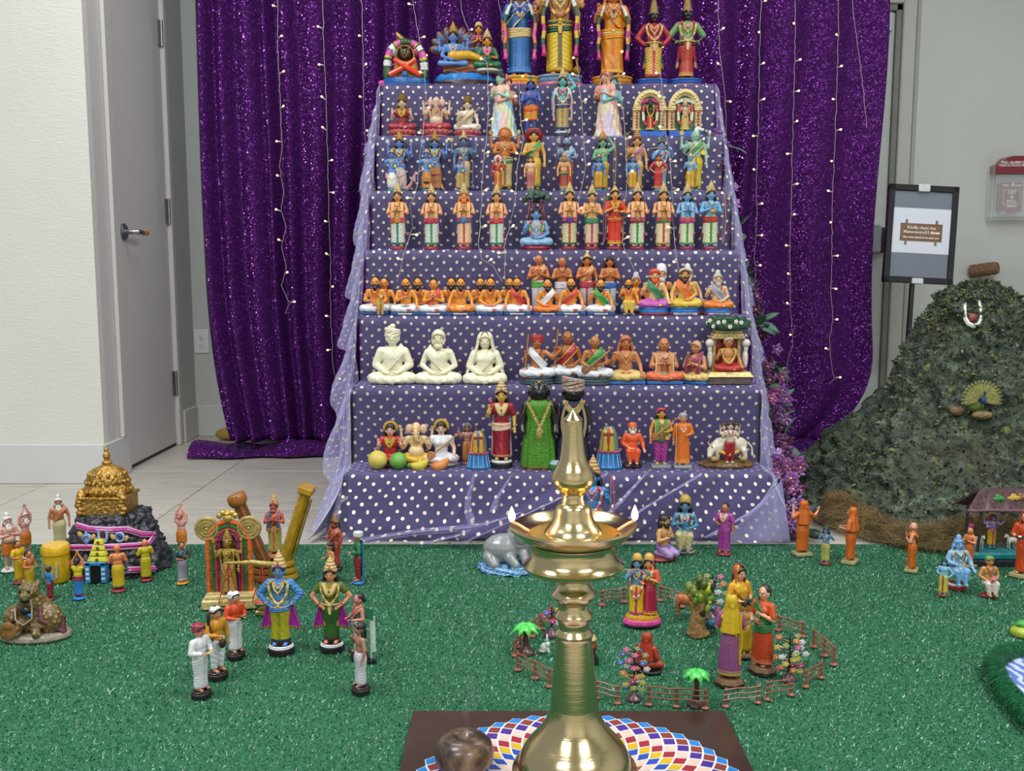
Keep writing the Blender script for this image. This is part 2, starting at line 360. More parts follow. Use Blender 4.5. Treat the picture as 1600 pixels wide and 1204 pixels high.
# ------------------------------------------------------------ framed notice on an easel behind the hill
EY = 4.05
c4 = [atY(1399, 289, EY), atY(1509, 289, EY), atY(1492, 445, EY), atY(1389, 443, EY)]
cx = (c4[0].x+c4[1].x)/2-.02; z0 = c4[3].z; z1 = c4[0].z; W2 = (c4[1].x-c4[0].x)/2; tl = math.atan2(c4[0].x-c4[3].x+.018, z1-z0)
E = empty('notice_board', (cx-.012, EY, (z0+z1)/2), label='black framed notice on a thin stand between curtain and mossy hill', cat='sign')
E.rotation_euler = (rad(-4), tl*.8, 0)
hh = (z1-z0)/2; fr = .026
g = G()
bx(-W2, W2, -.012, .012, hh-fr, hh, g, 0, .003); bx(-W2, W2, -.012, .012, -hh, -hh+fr, g, 0, .003); bx(-W2, -W2+fr, -.012, .012, -hh, hh, g, 0, .003); bx(W2-fr, W2, -.012, .012, -hh, hh, g, 0, .003)
one('frame', g, [M_BLACK], E)
PP = one('poster', bx(-W2+.01, W2-.01, -.004, .004, -hh+.01, hh-.01), [P('757C8A', .5, 0, .02, 0, 10, .1)], E)
one('white_panel', bx(-W2+fr, W2-fr, -.0052, -.004, -hh*.385, hh*.53), [P('D9DDE8', .5, 0, .01, 0, 10, .1)], PP)
g = bx(-W2*.60, W2*.60, -.0062, -.005, -hh*.14, hh*.22); one('wood_board', g, [P('7B5C44', .6, 0, .2, .1, 30, 0)], PP)
for sx_ in (-1, 1):
    for z_ in (hh*.22, -hh*.22): one('board_post', bx(sx_*W2*.43-.005, sx_*W2*.43+.005, -.0058, -.005, z_, z_+hh*.075), [P('6E6A6C', .6)], PP)
ML2 = P('F3EEE6', .5, 0, 0, 0, 10, 0)
text('Kindly chant the', .0180, ML2, PP, (0, -.0066, hh*.135), bold=.0001); text('Mahamantra', .0180, ML2, PP, (-.030, -.0066, hh*.045), bold=.0001)
text('11 times', .0180, ML2, PP, (.047, -.0066, hh*.045), bold=.0006); text('May divine blessings be upon you', .0112, ML2, PP, (0, -.0066, -hh*.062), bold=.0002)
one('clip', bx(-.026, .022, -.018, .018, hh-.028, hh+.004, bev=.003), [P('D8DDE2', .3, .2)], E); one('clip', bx(-.028, .020, -.018, .018, -hh-.002, -hh+.022, bev=.003), [P('D8DDE2', .3, .2)], E)
g = G(); g.tube([(-.012, .02, hh-.05), (-.012, .02, -hh-.62)], .011, 0, 12); g.tube([(-.012, .02, -hh-.58), (-.2, .03, -hh-.74)], .008, 0, 8); g.tube([(-.012, .02, -hh-.58), (.18, .03, -hh-.76)], .008, 0, 8); g.tube([(-.012, .02, -hh-.58), (0, .26, -hh-.75)], .008, 0, 8)
one('stand', g, [M_BLACK], E)
# cork peg on the wall, dark wooden cabinet at the right
c = atY(1513, 424, WY); g = G(); r = [.034, .036, .033, .036, .033, .036, .033, .035, .028]
g.tube([(.018*i*.62, -.02*i*.5-.0, .0022*i) for i in range(9)], [q*.9 for q in r], 0, 18)
o = one('wall_peg', g, [P('7E6146', .8, 0, .35, .6, 90, 0)], loc=(c.x+.01, WY-.006, c.z)); tag(o, 'short ribbed brown cork peg sticking out of the right wall', 'peg')
a = atY(1583, 498, 4.2); E2 = empty('wooden_cabinet', (a.x+.3, 4.2, 0), label='dark brown wooden cabinet edge at the far right behind the mossy hill', cat='cabinet')
MC = P('54332E', .4, 0, .2, .1, 12, .3)
g = G(); g.box((0, .16, a.z/2), (.60, .3, a.z-.02), 0, bev=.006); one('body', g, [MC], E2); g = G(); g.box((0, .15, a.z-.01), (.62, .33, .022), 0, bev=.005); one('top', g, [MC], E2)
for sx_ in (-1, 1):
    q = one('door', bx(sx_*.145-.135, sx_*.145+.135, -.008, .01, .06, a.z-.05, bev=.003), [MC], E2); one('knob', G().ell((sx_*.02, -.018, a.z*.55), .011), [M_STEEL], q)

# ------------------------------------------------------------ sequin curtain
def sequin():
    m, nt, b = newmat('purple_sequins'); N = nt.nodes.new; L = nt.links.new
    tc = N('ShaderNodeTexCoord'); vo = N('ShaderNodeTexVoronoi'); vo.inputs['Scale'].default_value = 220; L(tc.outputs['Object'], vo.inputs['Vector'])
    sb = N('ShaderNodeVectorMath'); sb.operation = 'SUBTRACT'; sb.inputs[1].default_value = (.5, .5, .5); L(vo.outputs['Color'], sb.inputs[0])
    sc_ = N('ShaderNodeVectorMath'); sc_.operation = 'SCALE'; sc_.inputs[3].default_value = 1.5; L(sb.outputs[0], sc_.inputs[0])
    ge = N('ShaderNodeNewGeometry'); ad = N('ShaderNodeVectorMath'); L(ge.outputs['Normal'], ad.inputs[0]); L(sc_.outputs[0], ad.inputs[1])
    no = N('ShaderNodeVectorMath'); no.operation = 'NORMALIZE'; L(ad.outputs[0], no.inputs[0])
    sx_ = N('ShaderNodeSeparateColor'); L(vo.outputs['Color'], sx_.inputs[0])
    cr = N('ShaderNodeValToRGB'); e = cr.color_ramp.elements; e[0].color = lin('2A0A3C'); e[0].position = 0; e[1].position = 1; e[1].color = lin('F09CFF')
    q = e.new(.6); q.color = lin('4A1860'); q = e.new(.84); q.color = lin('7A2CA0'); q = e.new(.92); q.color = lin('D070FF'); L(sx_.outputs[0], cr.inputs[0])  # brightest ramp stops put the curtain's glints into the sequin colour
    L(cr.outputs[0], b.inputs['Base Color']); b.inputs['Metallic'].default_value = .9; b.inputs['Roughness'].default_value = .16; L(no.outputs[0], b.inputs['Normal'])
    d = N('ShaderNodeBsdfDiffuse'); d.inputs[0].default_value = lin('522466')
    mx = N('ShaderNodeMixShader'); mx.inputs[0].default_value = .52; L(d.outputs[0], mx.inputs[1]); L(b.outputs[0], mx.inputs[2])
    L(mx.outputs[0], nt.nodes['Material Output'].inputs[0]); return m
M_SEQ = sequin()
CY = 4.25; cxl = atY(317, 300, CY).x; cxr = atY(1364, 300, CY).x
rnd = random.Random(3); fold = []; x = 0
while x < 1.02:
    wv = rnd.uniform(.020, .050) if x < .80 else rnd.uniform(.05, .10)
    fold.append((x+wv/2, wv, rnd.uniform(.6, 1.25)*(1 if x < .80 else .55))); x += wv
def foldy(u, v):
    y = 0
    for c_, w_, a_ in fold:
        d_ = (u-c_)/(w_*.62)
        if abs(d_) < 1.0: y += a_*(.5+.5*cos(PI*d_))
    return y*.085
def curt(u, v):
    zz = 2.86-v*2.85
    low = max(0, (v-.72)/.28); xl = cxl+.10*low**2.2; xr = cxr-.02*cos(v*9)-.24*max(0, (v-.84)/.16)**2.4
    x_ = lerp(xl, xr, u) + .012*sin(u*31+v*3)
    uu = u+.012*sin(v*4+u*20)*v
    y_ = CY-foldy(uu, v)*(.75+.35*v)-.02*sin(u*11+v*2)-.05*low*low
    z_ = max(.012+.006*sin(u*60), zz+(.05*low*sin(u*7+1)))
    return (x_, y_, z_)
g = G(); g.slab(curt, 760, 110, (0, .004, 0))
CU = empty('sequin_curtain', (0, 0, 0), label='floor length purple sequin curtain hanging behind the stepped display', cat='curtain')
one('curtain_panel', g, [M_SEQ], CU, flat=False)
# puddled hem lying on the floor
def hem(u, v):
    xl = atZ(305, 712).x; xr = atZ(1290, 712).x; x_ = lerp(xl, xr, u); a = v*PI
    rr = .05+.016*sin(u*47)+.010*sin(u*91+2); y0_ = CY-.12+.02*sin(u*23)
    return (x_+.03*sin(a)*sin(u*61), y0_-(.10+.04*sin(u*17+1))*cos(a)*-1*(-1)+.012*sin(u*70), .012+rr*sin(a)*(.75+.3*sin(u*33+v*5)))
g = G(); g.slab(hem, 420, 12, (0, .003, -.004)); one('hem', g, [M_SEQ], CU, flat=False)
g = G(); g.tube([(cxl-.05, CY-.02, 2.865), (cxr+.05, CY-.02, 2.865)], .018, 0, 14)
o = one('curtain_rail', g, [M_STEEL], CU)
# yellow cloth bag peeking out under the hem
p = atZ(343, 694); g = G(); g.ell((0, 0, .0), (.075, .05, .03), 0, 20, 10); o = one('sand_bag', g, [P('A88C3A', .7, 0, .25, .5, 60, 0)], loc=(p.x+.02, p.y+.12, .03)); tag(o, 'ochre weight bag under the left corner of the purple curtain', 'bag')
# ------------------------------------------------------------ stepped stand: satin cloth below, dotted net above
def profile(off=0.0, yb=None):
    """(y, z) polyline up the front of the steps"""
    p = [(TY[0]-.03-off, 0.012)]
    for k in range(7):
        p.append((TY[k]-off, TZ[k]-.012)); p.append((TY[k]+.006-off, TZ[k]+off*.6)); 
        if k < 6: p.append((TY[k+1]-off, TZ[k]+off*.6))
    p.append((TY[6]+.17, TZ[6]+off*.6))
    return p
def resample(p, step=.012):
    out = []
    for (a, b), (c, d) in zip(p, p[1:]):
        n = max(1, int(math.hypot(c-a, d-b)/step))
        for i in range(n): out.append((lerp(a, c, i/n), lerp(b, d, i/n)))
    out.append(p[-1]); return out
M_SATIN = P('3B2E5C', .5, 0, .08, .1, 20, .05)
pr = resample(profile()+[(TY[6]+.18, .012)], .02); nx = 70
g = G()
g.slab(lambda u, v: (lerp(XL, XR, u), pr[int(round(v*(len(pr)-1)))][0]+.0015*sin(u*40+v*50), pr[int(round(v*(len(pr)-1)))][1]-.0008), nx, len(pr)-1, (0, .004, -.003))
o = one('step_cloth', g, [M_SATIN]); tag(o, 'dark purple satin cloth covering the seven display steps', 'cloth')
# stepped side sheets of white cloth under the net
M_SHEET = P('BDBDDC', .7, 0, .04, .1, 14, 0)
for side in (0, 1):
    X0 = XL-.008 if side == 0 else XR+.008; sg = -1 if side == 0 else 1
    pl = resample(profile()[1:6]+([(TY[2]+.2, TZ[1]*.9)]), .03); pl = [q for q in pl if q[0] > TY[0]-.02]
    def sh(u, v):
        y_, z_ = pl[int(round(u*(len(pl)-1)))]
        fl = (1-v); return (X0+sg*(.008+.085*(fl**1.5)+.012*fl*sin(u*22+1)), y_-.05*fl*(1-u), .012+(z_-.02)*v)
    g = G(); g.slab(sh, len(pl)-1, 16, (sg*.002, 0, 0)); o = one('side_sheet', g, [M_SHEET], flat=False)
    tag(o, ['white sheet hanging at the lower left side of the steps under the net', 'white sheet hanging at the lower right side of the steps under the net'][side], 'cloth', 'side sheets')
def netmat(name, base, alpha, dots=True, mesh=.0):
    """transparent net, dots printed on it in a staggered lattice taken from the UV map (metres)"""
    m, nt, b = newmat(name); N = nt.nodes.new; L = nt.links.new
    def M(op, a, b_=None, c_=None):
        n = N('ShaderNodeMath'); n.operation = op
        for i, q in enumerate((a, b_, c_)):
            if q is None: continue
            if isinstance(q, (int, float)): n.inputs[i].default_value = q
            else: L(q, n.inputs[i])
        return n.outputs[0]
    uv = N('ShaderNodeUVMap'); uv.uv_map = 'UVMap'; sp = N('ShaderNodeSeparateXYZ')
    nz = N('ShaderNodeTexNoise'); nz.inputs['Scale'].default_value = 9; L(uv.outputs[0], nz.inputs['Vector'])
    sc_ = N('ShaderNodeVectorMath'); sc_.operation = 'MULTIPLY_ADD'; sc_.inputs[1].default_value = (.03, .03, 0); L(nz.outputs['Color'], sc_.inputs[0]); L(uv.outputs[0], sc_.inputs[2]); L(sc_.outputs[0], sp.inputs[0])
    p_ = .040
    def lat(ox, oy):
        fx_ = M('SUBTRACT', M('FRACT', M('MULTIPLY_ADD', sp.outputs[0], 1/p_, ox)), .5); fy_ = M('SUBTRACT', M('FRACT', M('MULTIPLY_ADD', sp.outputs[1], 1/p_, oy)), .5)
        return M('ADD', M('MULTIPLY', fx_, fx_), M('MULTIPLY', fy_, fy_))
    r2 = (.0048/p_)**2
    dot = M('LESS_THAN', M('MINIMUM', lat(0, 0), lat(.5, .5)), r2)
    df = N('ShaderNodeBsdfDiffuse'); df.inputs[0].default_value = lin(base); tr = N('ShaderNodeBsdfTransparent')
    mx = N('ShaderNodeMixShader')
    # net looks denser where it is seen edge on, as any woven mesh does
    lw = N('ShaderNodeLayerWeight'); lw.inputs[0].default_value = .35
    dens = M('MINIMUM', M('MULTIPLY_ADD', lw.outputs['Facing'], alpha*1.6, alpha), .85); L(dens, mx.inputs[0]); L(tr.outputs[0], mx.inputs[1]); L(df.outputs[0], mx.inputs[2])
    if dots:
        b.inputs['Base Color'].default_value = lin('D6CCB8'); b.inputs['Roughness'].default_value = .35; b.inputs['Metallic'].default_value = .35
        m2 = N('ShaderNodeMixShader'); L(dot, m2.inputs[0]); L(mx.outputs[0], m2.inputs[1]); L(b.outputs[0], m2.inputs[2]); L(m2.outputs[0], nt.nodes['Material Output'].inputs[0])
    else: L(mx.outputs[0], nt.nodes['Material Output'].inputs[0])
    return m
M_NET = netmat('dotted_net', '8F88BE', .17); M_NETS = netmat('dotted_net_side', 'B6B0E0', .29)
def uvmesh(name, fn, nu, nv, uvf):
    g = G(); g.grid(fn, nu, nv); me = g.mesh(name); ul = me.uv_layers.new(name='UVMap')
    for p in me.polygons:
        for li in p.loop_indices:
            vi = me.loops[li].vertex_index; ul.data[li].uv = uvf(vi % (nu+1)/nu, vi//(nu+1)/nv)
    return me
NP = resample(profile(.006), .012); LN = [0]
for a, b_ in zip(NP, NP[1:]): LN.append(LN[-1]+math.hypot(b_[0]-a[0], b_[1]-a[1]))
def wrinkle(x, z):
    """long soft folds that run down the lowest riser, gathered left and centre"""
    w = 0
    for (ax, az, bx_, bz, am, wd_) in ((.42, .21, -.12, .03, .030, .022), (.30, .20, -.2, .02, .020, .015), (.62, .21, .30, .02, .020, .016), (-.02, .21, -.02, .05, .016, .014), (-.10, .2, -.16, .08, .010, .012),
                                 (.52, .21, .12, .0, .018, .014), (.16, .21, .0, .12, .014, .010), (-.45, .055, .1, .05, .016, .018), (-.45, .02, .3, .01, .012, .012), (.66, .12, .48, .0, .012, .012)):
        d = Vector((bx_-ax, 0, bz-az)); t = max(0, min(1, ((x-ax)*d.x+(z-az)*d.z)/d.length_squared)); q = math.hypot(x-ax-d.x*t, z-az-d.z*t)
        w += am*math.exp(-(q/wd_)**2)*(.35+.65*t)
    return w
def netf(u, v):
    y_, z_ = NP[int(round(v*(len(NP)-1)))]; x_ = lerp(XL-.006, XR+.006, u)
    low = max(0, 1-z_/TZ[0])
    n = noise.noise(Vector((x_*9, y_*9, z_*9)))
    y_ -= .002+.0025*abs(n)
    if z_ < TZ[0]+.004 and y_ < TY[0]+.02: y_ -= wrinkle(x_, z_)*1.5+.058*low+.006*low*sin(x_*40); 
    if z_ < .02: z_ = .016+.004*sin(x_*55)
    x_ += (.5-u)*(-.06)*low
    return (x_, y_, z_+.0006)
me = uvmesh('dotted_net', netf, 220, len(NP)-1, lambda u, v: (u*(XR-XL), LN[int(round(v*(len(NP)-1)))]))
NET = link('dotted_net', me, [M_NET]); tag(NET, 'lavender net with cream dots draped over the purple steps', 'net')
for pts, w_ in (([(945, 742), (880, 775), (800, 812), (715, 850)], .016), ([(1012, 735), (965, 788), (905, 848)], .014), ([(742, 738), (728, 790), (742, 830), (650, 850)], .010), ([(1092, 742), (1005, 792), (930, 848)], .012), ([(556, 846), (650, 830), (740, 824), (815, 800)], .016), ([(800, 740), (775, 780), (770, 800)], .008), ([(1215, 742), (1190, 790), (1090, 845)], .009)):
    P3 = [atY(u, v, TY[0]-.040-.075*max(0, (v-738)/115)) for u, v in pts]; P4 = []
    for i in range(len(P3)-1): P4 += [P3[i].lerp(P3[i+1], j/6) for j in range(6)]
    for _ in range(3): P4 = [P4[0]]+[(P4[i-1]+P4[i]+P4[i+1])/3 for i in range(1, len(P4)-1)]+[P4[-1]]
    P4 = [Vector((p.x, p.y, max(p.z, .016))) for p in P4]; n = len(P4)-1
    f_ = link('net_fold', uvmesh('net_fold', lambda u, v: P4[int(round(v*n))]+Vector((cos(PI*u)*w_*(.6+.9*v), -sin(PI*u)*.016-.004*sin(u*19), cos(PI*u)*w_*.6)), 10, n, lambda u, v: (u*w_*2.4, v*.3)), [M_NETS], NET)
def pt_(u, v): a_ = atY(1222, 748, TY[0]-.03).lerp(atY(1236, 848, TY[0]-.10), v); b_ = atY(1218, 756, TY[0]-.03).lerp(atY(1125, 850, TY[0]-.10), v); return a_.lerp(b_, u)+Vector((0, .004, 0))
g = G(); g.slab(pt_, 12, 12, (0, .003, 0)); tag(one('corner_sheet', g, [netmat('plain_net', 'B4B0DA', .30, False)], flat=False), 'pale sheet showing through the net at the lower right corner of the steps', 'cloth')
# net hanging down both sides, scalloped and wider towards the floor
for side in (0, 1):
    X0 = XL-.006 if side == 0 else XR+.006; sg = -1 if side == 0 else 1
    def sd(u, v, side=side, X0=X0, sg=sg):
        # v runs up the stair profile, u out and down from its edge
        y_, z_ = NP[int(round(v*(len(NP)-1)))]
        # gather stepped profile into a smooth slope as it falls outwards
        ys = lerp(TY[0]-.05, TY[6], v); zs = lerp(.0, TZ[6], v)
        q = min(1, u*1.6); y2 = lerp(y_, ys, q); z2 = lerp(z_, zs, q)
        wv = noise.noise(Vector((v*13, u*3, side*7.)))*.5+.5*sin(v*47+u*5+side*2)
        out = (.010+.055*u+.034*u*wv)*(1.45-.6*v)*(1 if side == 0 else .8)
        return (X0+sg*(out+.006*sin(u*30+v*60)), y2+.05*u*u, max(.016, z2-.16*u*(.5+v)*(.8+.25*wv)))
    me = uvmesh('side_net', sd, 26, len(NP)-1, lambda u, v: (u*.26, LN[int(round(v*(len(NP)-1)))]))
    o = link('side_net', me, [M_NETS]); tag(o, ['gathered pale net falling down the left side of the steps', 'gathered pale net falling down the right side of the steps'][side], 'net', 'side nets')

# ------------------------------------------------------------ turf carpet
cb = atZ(800, 853).y; cr = 3.2
def turfmat():
    m, nt, b = newmat('tinsel_turf'); N = nt.nodes.new; L = nt.links.new
    ge = N('ShaderNodeNewGeometry'); cr_ = N('ShaderNodeValToRGB'); e = cr_.color_ramp.elements; e[0].color = lin('164E36'); e[1].color = lin('B4E0CC'); q = e.new(.955); q.color = lin('348A62'); L(ge.outputs['Random Per Island'], cr_.inputs[0]); L(cr_.outputs[0], b.inputs['Base Color'])  # few whitish blades carry the tinsel sparkle as painted colour
    q = e.new(.5); q.color = lin('256E4C')
    b.inputs['Roughness'].default_value = .30; b.inputs['Specular IOR Level'].default_value = .7; return m
g = bx(-2.6, 1.9, .55, cb, .002, .006); 
TURF = empty('turf_carpet', (0, 0, 0), label='green artificial turf carpet spread in front of the steps', cat='carpet')
one('backing', g, [P('22603F', .8, 0, .2, .3, 200, 0)], TURF)
rs = np.random.RandomState(5); NB = 520000
# denser near the viewer-facing middle of the carpet, all over its area
yy = .56+(cb-.57)*rs.rand(NB)**.85; xx = -1.9+3.8*rs.rand(NB)
an = rs.rand(NB)*2*PI; ln = .0025+.004*rs.rand(NB); wd_ = .0005+.0008*rs.rand(NB); tz = .001+.0055*rs.rand(NB)
_b = atZ(645, 1111, .02); _r = atZ(1132, 1110, .02).x
kp = ~((xx > _b.x) & (xx < _r) & (yy < _b.y) & (yy > _b.y-(_r-_b.x))); xx, yy, an, ln, wd_, tz = (q[kp] for q in (xx, yy, an, ln, wd_, tz)); NB = len(xx)
V = np.zeros((NB, 3, 3)); V[:, :, 2] = .0055
V[:, 0, 0] = xx-np.sin(an)*wd_; V[:, 0, 1] = yy+np.cos(an)*wd_; V[:, 1, 0] = xx+np.sin(an)*wd_; V[:, 1, 1] = yy-np.cos(an)*wd_
V[:, 2, 0] = xx+np.cos(an)*ln; V[:, 2, 1] = yy+np.sin(an)*ln; V[:, 2, 2] = .0055+tz; V[:, 0, 2] += rs.rand(NB)*.002
me = bpy.data.meshes.new('blades'); me.vertices.add(NB*3); me.vertices.foreach_set('co', V.ravel()); me.loops.add(NB*3); me.loops.foreach_set('vertex_index', np.arange(NB*3, dtype=np.int32))
me.polygons.add(NB); me.polygons.foreach_set('loop_start', np.arange(0, NB*3, 3, dtype=np.int32)); me.update(calc_edges=True); me.materials.append(None)
o = link('blades', me, [turfmat()], TURF); o['kind'] = 'stuff'

# ------------------------------------------------------------ mossy hill of crumpled paper
HX, HY = 1.58, 3.22
hp = [(0, 1.0), (.055, .985), (.12, .93), (.18, .84), (.225, .70), (.30, .50), (.38, .34), (.46, .22), (.53, .13), (.57, .06), (.585, 0)]
HT = .762
def hmoss():
    m, nt, b = newmat('mossy_paper'); N = nt.nodes.new; L = nt.links.new
    tc = N('ShaderNodeTexCoord'); n1 = N('ShaderNodeTexNoise'); n1.inputs['Scale'].default_value = 14; n1.inputs['Detail'].default_value = 9; n1.inputs['Roughness'].default_value = .72; L(tc.outputs['Object'], n1.inputs['Vector'])
    cr_ = N('ShaderNodeValToRGB'); e = cr_.color_ramp.elements; e[0].position = .32; e[0].color = lin('141A14'); e[1].position = .74; e[1].color = lin('948C74')
    for p_, c_ in ((.42, '272E26'), (.48, '465042'), (.53, '323C30'), (.60, '66705C'), (.66, '4C4E3E')): q = e.new(p_); q.color = lin(c_)
    L(n1.outputs['Fac'], cr_.inputs[0])
    n2 = N('ShaderNodeTexNoise'); n2.inputs['Scale'].default_value = 22; n2.inputs['Detail'].default_value = 4; mp = N('ShaderNodeMapping'); mp.inputs['Location'].default_value = (5, 3, 1); L(tc.outputs['Object'], mp.inputs[0]); L(mp.outputs[0], n2.inputs['Vector'])
    r2 = N('ShaderNodeValToRGB'); r2.color_ramp.elements[0].position = .62; r2.color_ramp.elements[1].position = .72; L(n2.outputs['Fac'], r2.inputs[0])
    mx = N('ShaderNodeMix'); mx.data_type = 'RGBA'; L(r2.outputs[0], mx.inputs[0]); L(cr_.outputs[0], mx.inputs[6]); mx.inputs[7].default_value = lin('7E8840')
    n4 = N('ShaderNodeTexNoise'); n4.inputs['Scale'].default_value = 6; n4.inputs['Detail'].default_value = 5; m4 = N('ShaderNodeMapping'); m4.inputs['Location'].default_value = (1, 7, 4); L(tc.outputs['Object'], m4.inputs[0]); L(m4.outputs[0], n4.inputs['Vector'])
    r4 = N('ShaderNodeValToRGB'); r4.color_ramp.elements[0].position = .55; r4.color_ramp.elements[1].position = .75; L(n4.outputs['Fac'], r4.inputs[0])
    m5 = N('ShaderNodeMix'); m5.data_type = 'RGBA'; L(r4.outputs[0], m5.inputs[0]); L(mx.outputs[2], m5.inputs[6]); m5.inputs[7].default_value = lin('3D3A30')
    L(m5.outputs[2], b.inputs['Base Color']); b.inputs['Roughness'].default_value = .75
    n3 = N('ShaderNodeTexNoise'); n3.inputs['Scale'].default_value = 60; n3.inputs['Detail'].default_value = 5; L(tc.outputs['Object'], n3.inputs['Vector'])
    bp = N('ShaderNodeBump'); bp.inputs['Strength'].default_value = 1.0; bp.inputs['Distance'].default_value = .012; L(n3.outputs['Fac'], bp.inputs['Height']); L(bp.outputs[0], b.inputs['Normal']); return m
def hill(u, v):
    a = 2*PI*u; n = len(hp)-1; t = v*n; i = min(n-1, int(t)); r = lerp(hp[i][0], hp[i+1][0], t-i); z = lerp(hp[i][1], hp[i+1][1], t-i)*HT
    sq = lerp(1, (abs(cos(a))**3.2+abs(sin(a))**3.2)**(-1/3.2), max(0, v-.35)/.65*.95); r *= sq; x_ = r*cos(a)*1.03; y_ = r*sin(a)*1.05
    p = Vector((x_*5, y_*5, z*5)); k = noise.fractal(p, .8, 2.1, 6)*.030+abs(noise.noise(p*3.2))*.028-.014+.014*noise.noise(p*7)+.012*abs(noise.noise(p*15))
    k += .055*noise.noise(p*.55)
    if v < .04: k *= .3
    if r < .02: return (x_, y_, z+.4*k)
    d = Vector((cos(a), sin(a), .5)).normalized(); return (x_+d.x*k, y_+d.y*k, max(0, z+d.z*k))
HILL = empty('mossy_hill', (HX, HY, .008), label='large grey green mossy paper hill at the right of the steps', cat='hill')
g = G(); g.grid(hill, 420, 230); HB = one('crumpled_rock', g, [hmoss()], HILL, flat=False)
def hillpt(px, py):
    """point on the hill surface under that pixel, found by marching the sight line"""
    d = ray(px, py).normalized(); 
    for i in range(900):
        p = _C+d*(2.2+i*.002); r = math.hypot((p.x-HX)/1.03, (p.y-HY)/1.02); zz = p.z/HT
        rr = interp([(z, r_) for r_, z in reversed(hp)], max(0, zz))
        if r < rr+.012 and zz < 1.02: return p
    return p
g = G(); M_WH = P('E8E6DC', .6, 0, .06, .4, 120, 0)
up_ = [hillpt(1501, 461+i*7)+Vector((0, -.008, 0)) for i in range(5)]+[hillpt(1504, 497), hillpt(1509, 505), hillpt(1517, 509), hillpt(1525, 506), hillpt(1529, 498)]+[hillpt(1529-i*1, 491-i*7) for i in range(5)]
up_ = [Vector((p.x-HX, p.y-HY-.018, p.z-.008)) for p in up_]; g.tube(up_, .0075, 0, 8, flat=.6); one('white_mark', g, [M_WH], HILL)
p = hillpt(1517, 496); g = G(); g.ell((p.x-HX, p.y-HY-.018, p.z-.008), (.016, .008, .014), 0, 12, 8); one('red_mark', g, [P('8C3A3A', .6)], HILL)
# dry grass round its foot, moss tufts
rnd = random.Random(11); g = G()
for i in range(15000):
    a = rnd.uniform(PI*1.12, PI*1.58); z = rnd.uniform(.012, .075+.02*sin(a*9)); q_ = Vector(hill(a/(2*PI), interp([(0, 1), (.02*HT/.775, .985), (.06*HT, .9), (.13*HT, .8), (.22*HT, .7)], z))); c_ = q_+Vector((cos(a), sin(a), .2))*rnd.uniform(-.01, .045); d_ = Vector((rnd.uniform(-1, 1), rnd.uniform(-.8, .2), rnd.uniform(-.7, .7))).normalized()*rnd.uniform(.012, .035); w_ = Vector((0, 0, .0011)) if abs(d_.z) < .02 else Vector((.0011, 0, 0))
    g.add([c_-d_, c_+d_, c_+w_], [(0, 1, 2)], 0 if rnd.random() < .6 else 1)
o = one('dry_grass', g, [P('9A7F55', .8, 0, .3, 0, 30, 0), P('5E5236', .8, 0, .3, 0, 30, 0)], HILL); o['kind'] = 'stuff'
g = G()
for i in range(11000):
    px = rnd.uniform(1250, 1598); v = rnd.random(); a = rnd.uniform(PI*.95, PI*2.05)
    q = Vector(hill(a/(2*PI) % 1, .05+.93*v)); n_ = Vector((cos(a), sin(a), .4)); d_ = (n_*rnd.uniform(.2, 1)+Vector((rnd.uniform(-1, 1), rnd.uniform(-1, 1), rnd.uniform(-1, 1)))*.8).normalized()*rnd.uniform(.006, .020); w_ = d_.cross(n_).normalized()*rnd.uniform(.002, .007)
    g.add([q-w_, q+w_, q+d_], [(0, 1, 2)], rnd.choice((0, 0, 0, 1, 2, 3, 3)))
o = one('moss_tufts', g, [P('3C463A', .8, 0, .3, 0, 30, 0), P('6A7436', .8, 0, .3, 0, 30, 0), P('6E6C58', .8, 0, .3, 0, 30, 0), P('1E241C', .8, 0, .3, 0, 30, 0)], HILL); o['kind'] = 'stuff'

# ------------------------------------------------------------ painted board with its diamond mandala
bl = atZ(645, 1111, .02); br = atZ(1132, 1110, .02); bw = br.x-bl.x; BC = Vector(((bl.x+br.x)/2, bl.y-bw*.5, 0))
BD = empty('mandala_board', (BC.x, BC.y, 0), label='dark brown board painted with a colourful diamond mandala under the brass lamp', cat='board')
one('panel', bx(-bw/2, bw/2, -bw/2, bw/2, .010, .022, bev=.002), [P('3A2622', .35, 0, .2, .1, 14, .4)], BD)
LMP = Vector((.103, 1.349, .022)); mc = Vector((LMP.x-BC.x, LMP.y-BC.y, 0))
cols = ['1B7FD0', '8A3B2E', '4A2A94', 'E8C8B8', 'A62636', 'D9B31E', '1F4FB0', 'E8C8B8', 'B4412E', '2A8A5A', '2A8A5A']
NR = 48; R0, R1 = .050, .263; nr = 11
def rr_(i): return R0+(R1-R0)*(1-((1-i/ (nr+1))**1.25))
tri = [G() for _ in range(2)]
gw = G(); gc = G()
for i in range(nr):
    ra, rb, rc_ = rr_(i), rr_(i+1), rr_(i+2) if i+2 <= nr+1 else R1
    for j in range(NR):
        a = 2*PI*(j+.5*(i % 2))/NR; h_ = PI/NR
        q = [(ra, a), (rb, a+h_), (rc_, a), (rb, a-h_)]
        pts = [Vector((r*cos(t), r*sin(t), 0)) for r, t in q]; cen = sum(pts, Vector())/4
        gw.add([mc+p+Vector((0, 0, .0222)) for p in pts], [(0, 1, 2, 3)])
        gc.add([mc+cen+(p-cen)*.84+Vector((0, 0, .0227)) for p in pts], [(0, 1, 2, 3)], nr-1-i)
one('mandala_lines', gw, [P('E4E6EA', .4, 0, .02, .05, 60, .3)], BD, flat=True)
one('mandala_diamonds', gc, [P(c_, .32, 0, .06, .05, 60, .4) for c_ in cols], BD, flat=True)['kind'] = 'stuff'

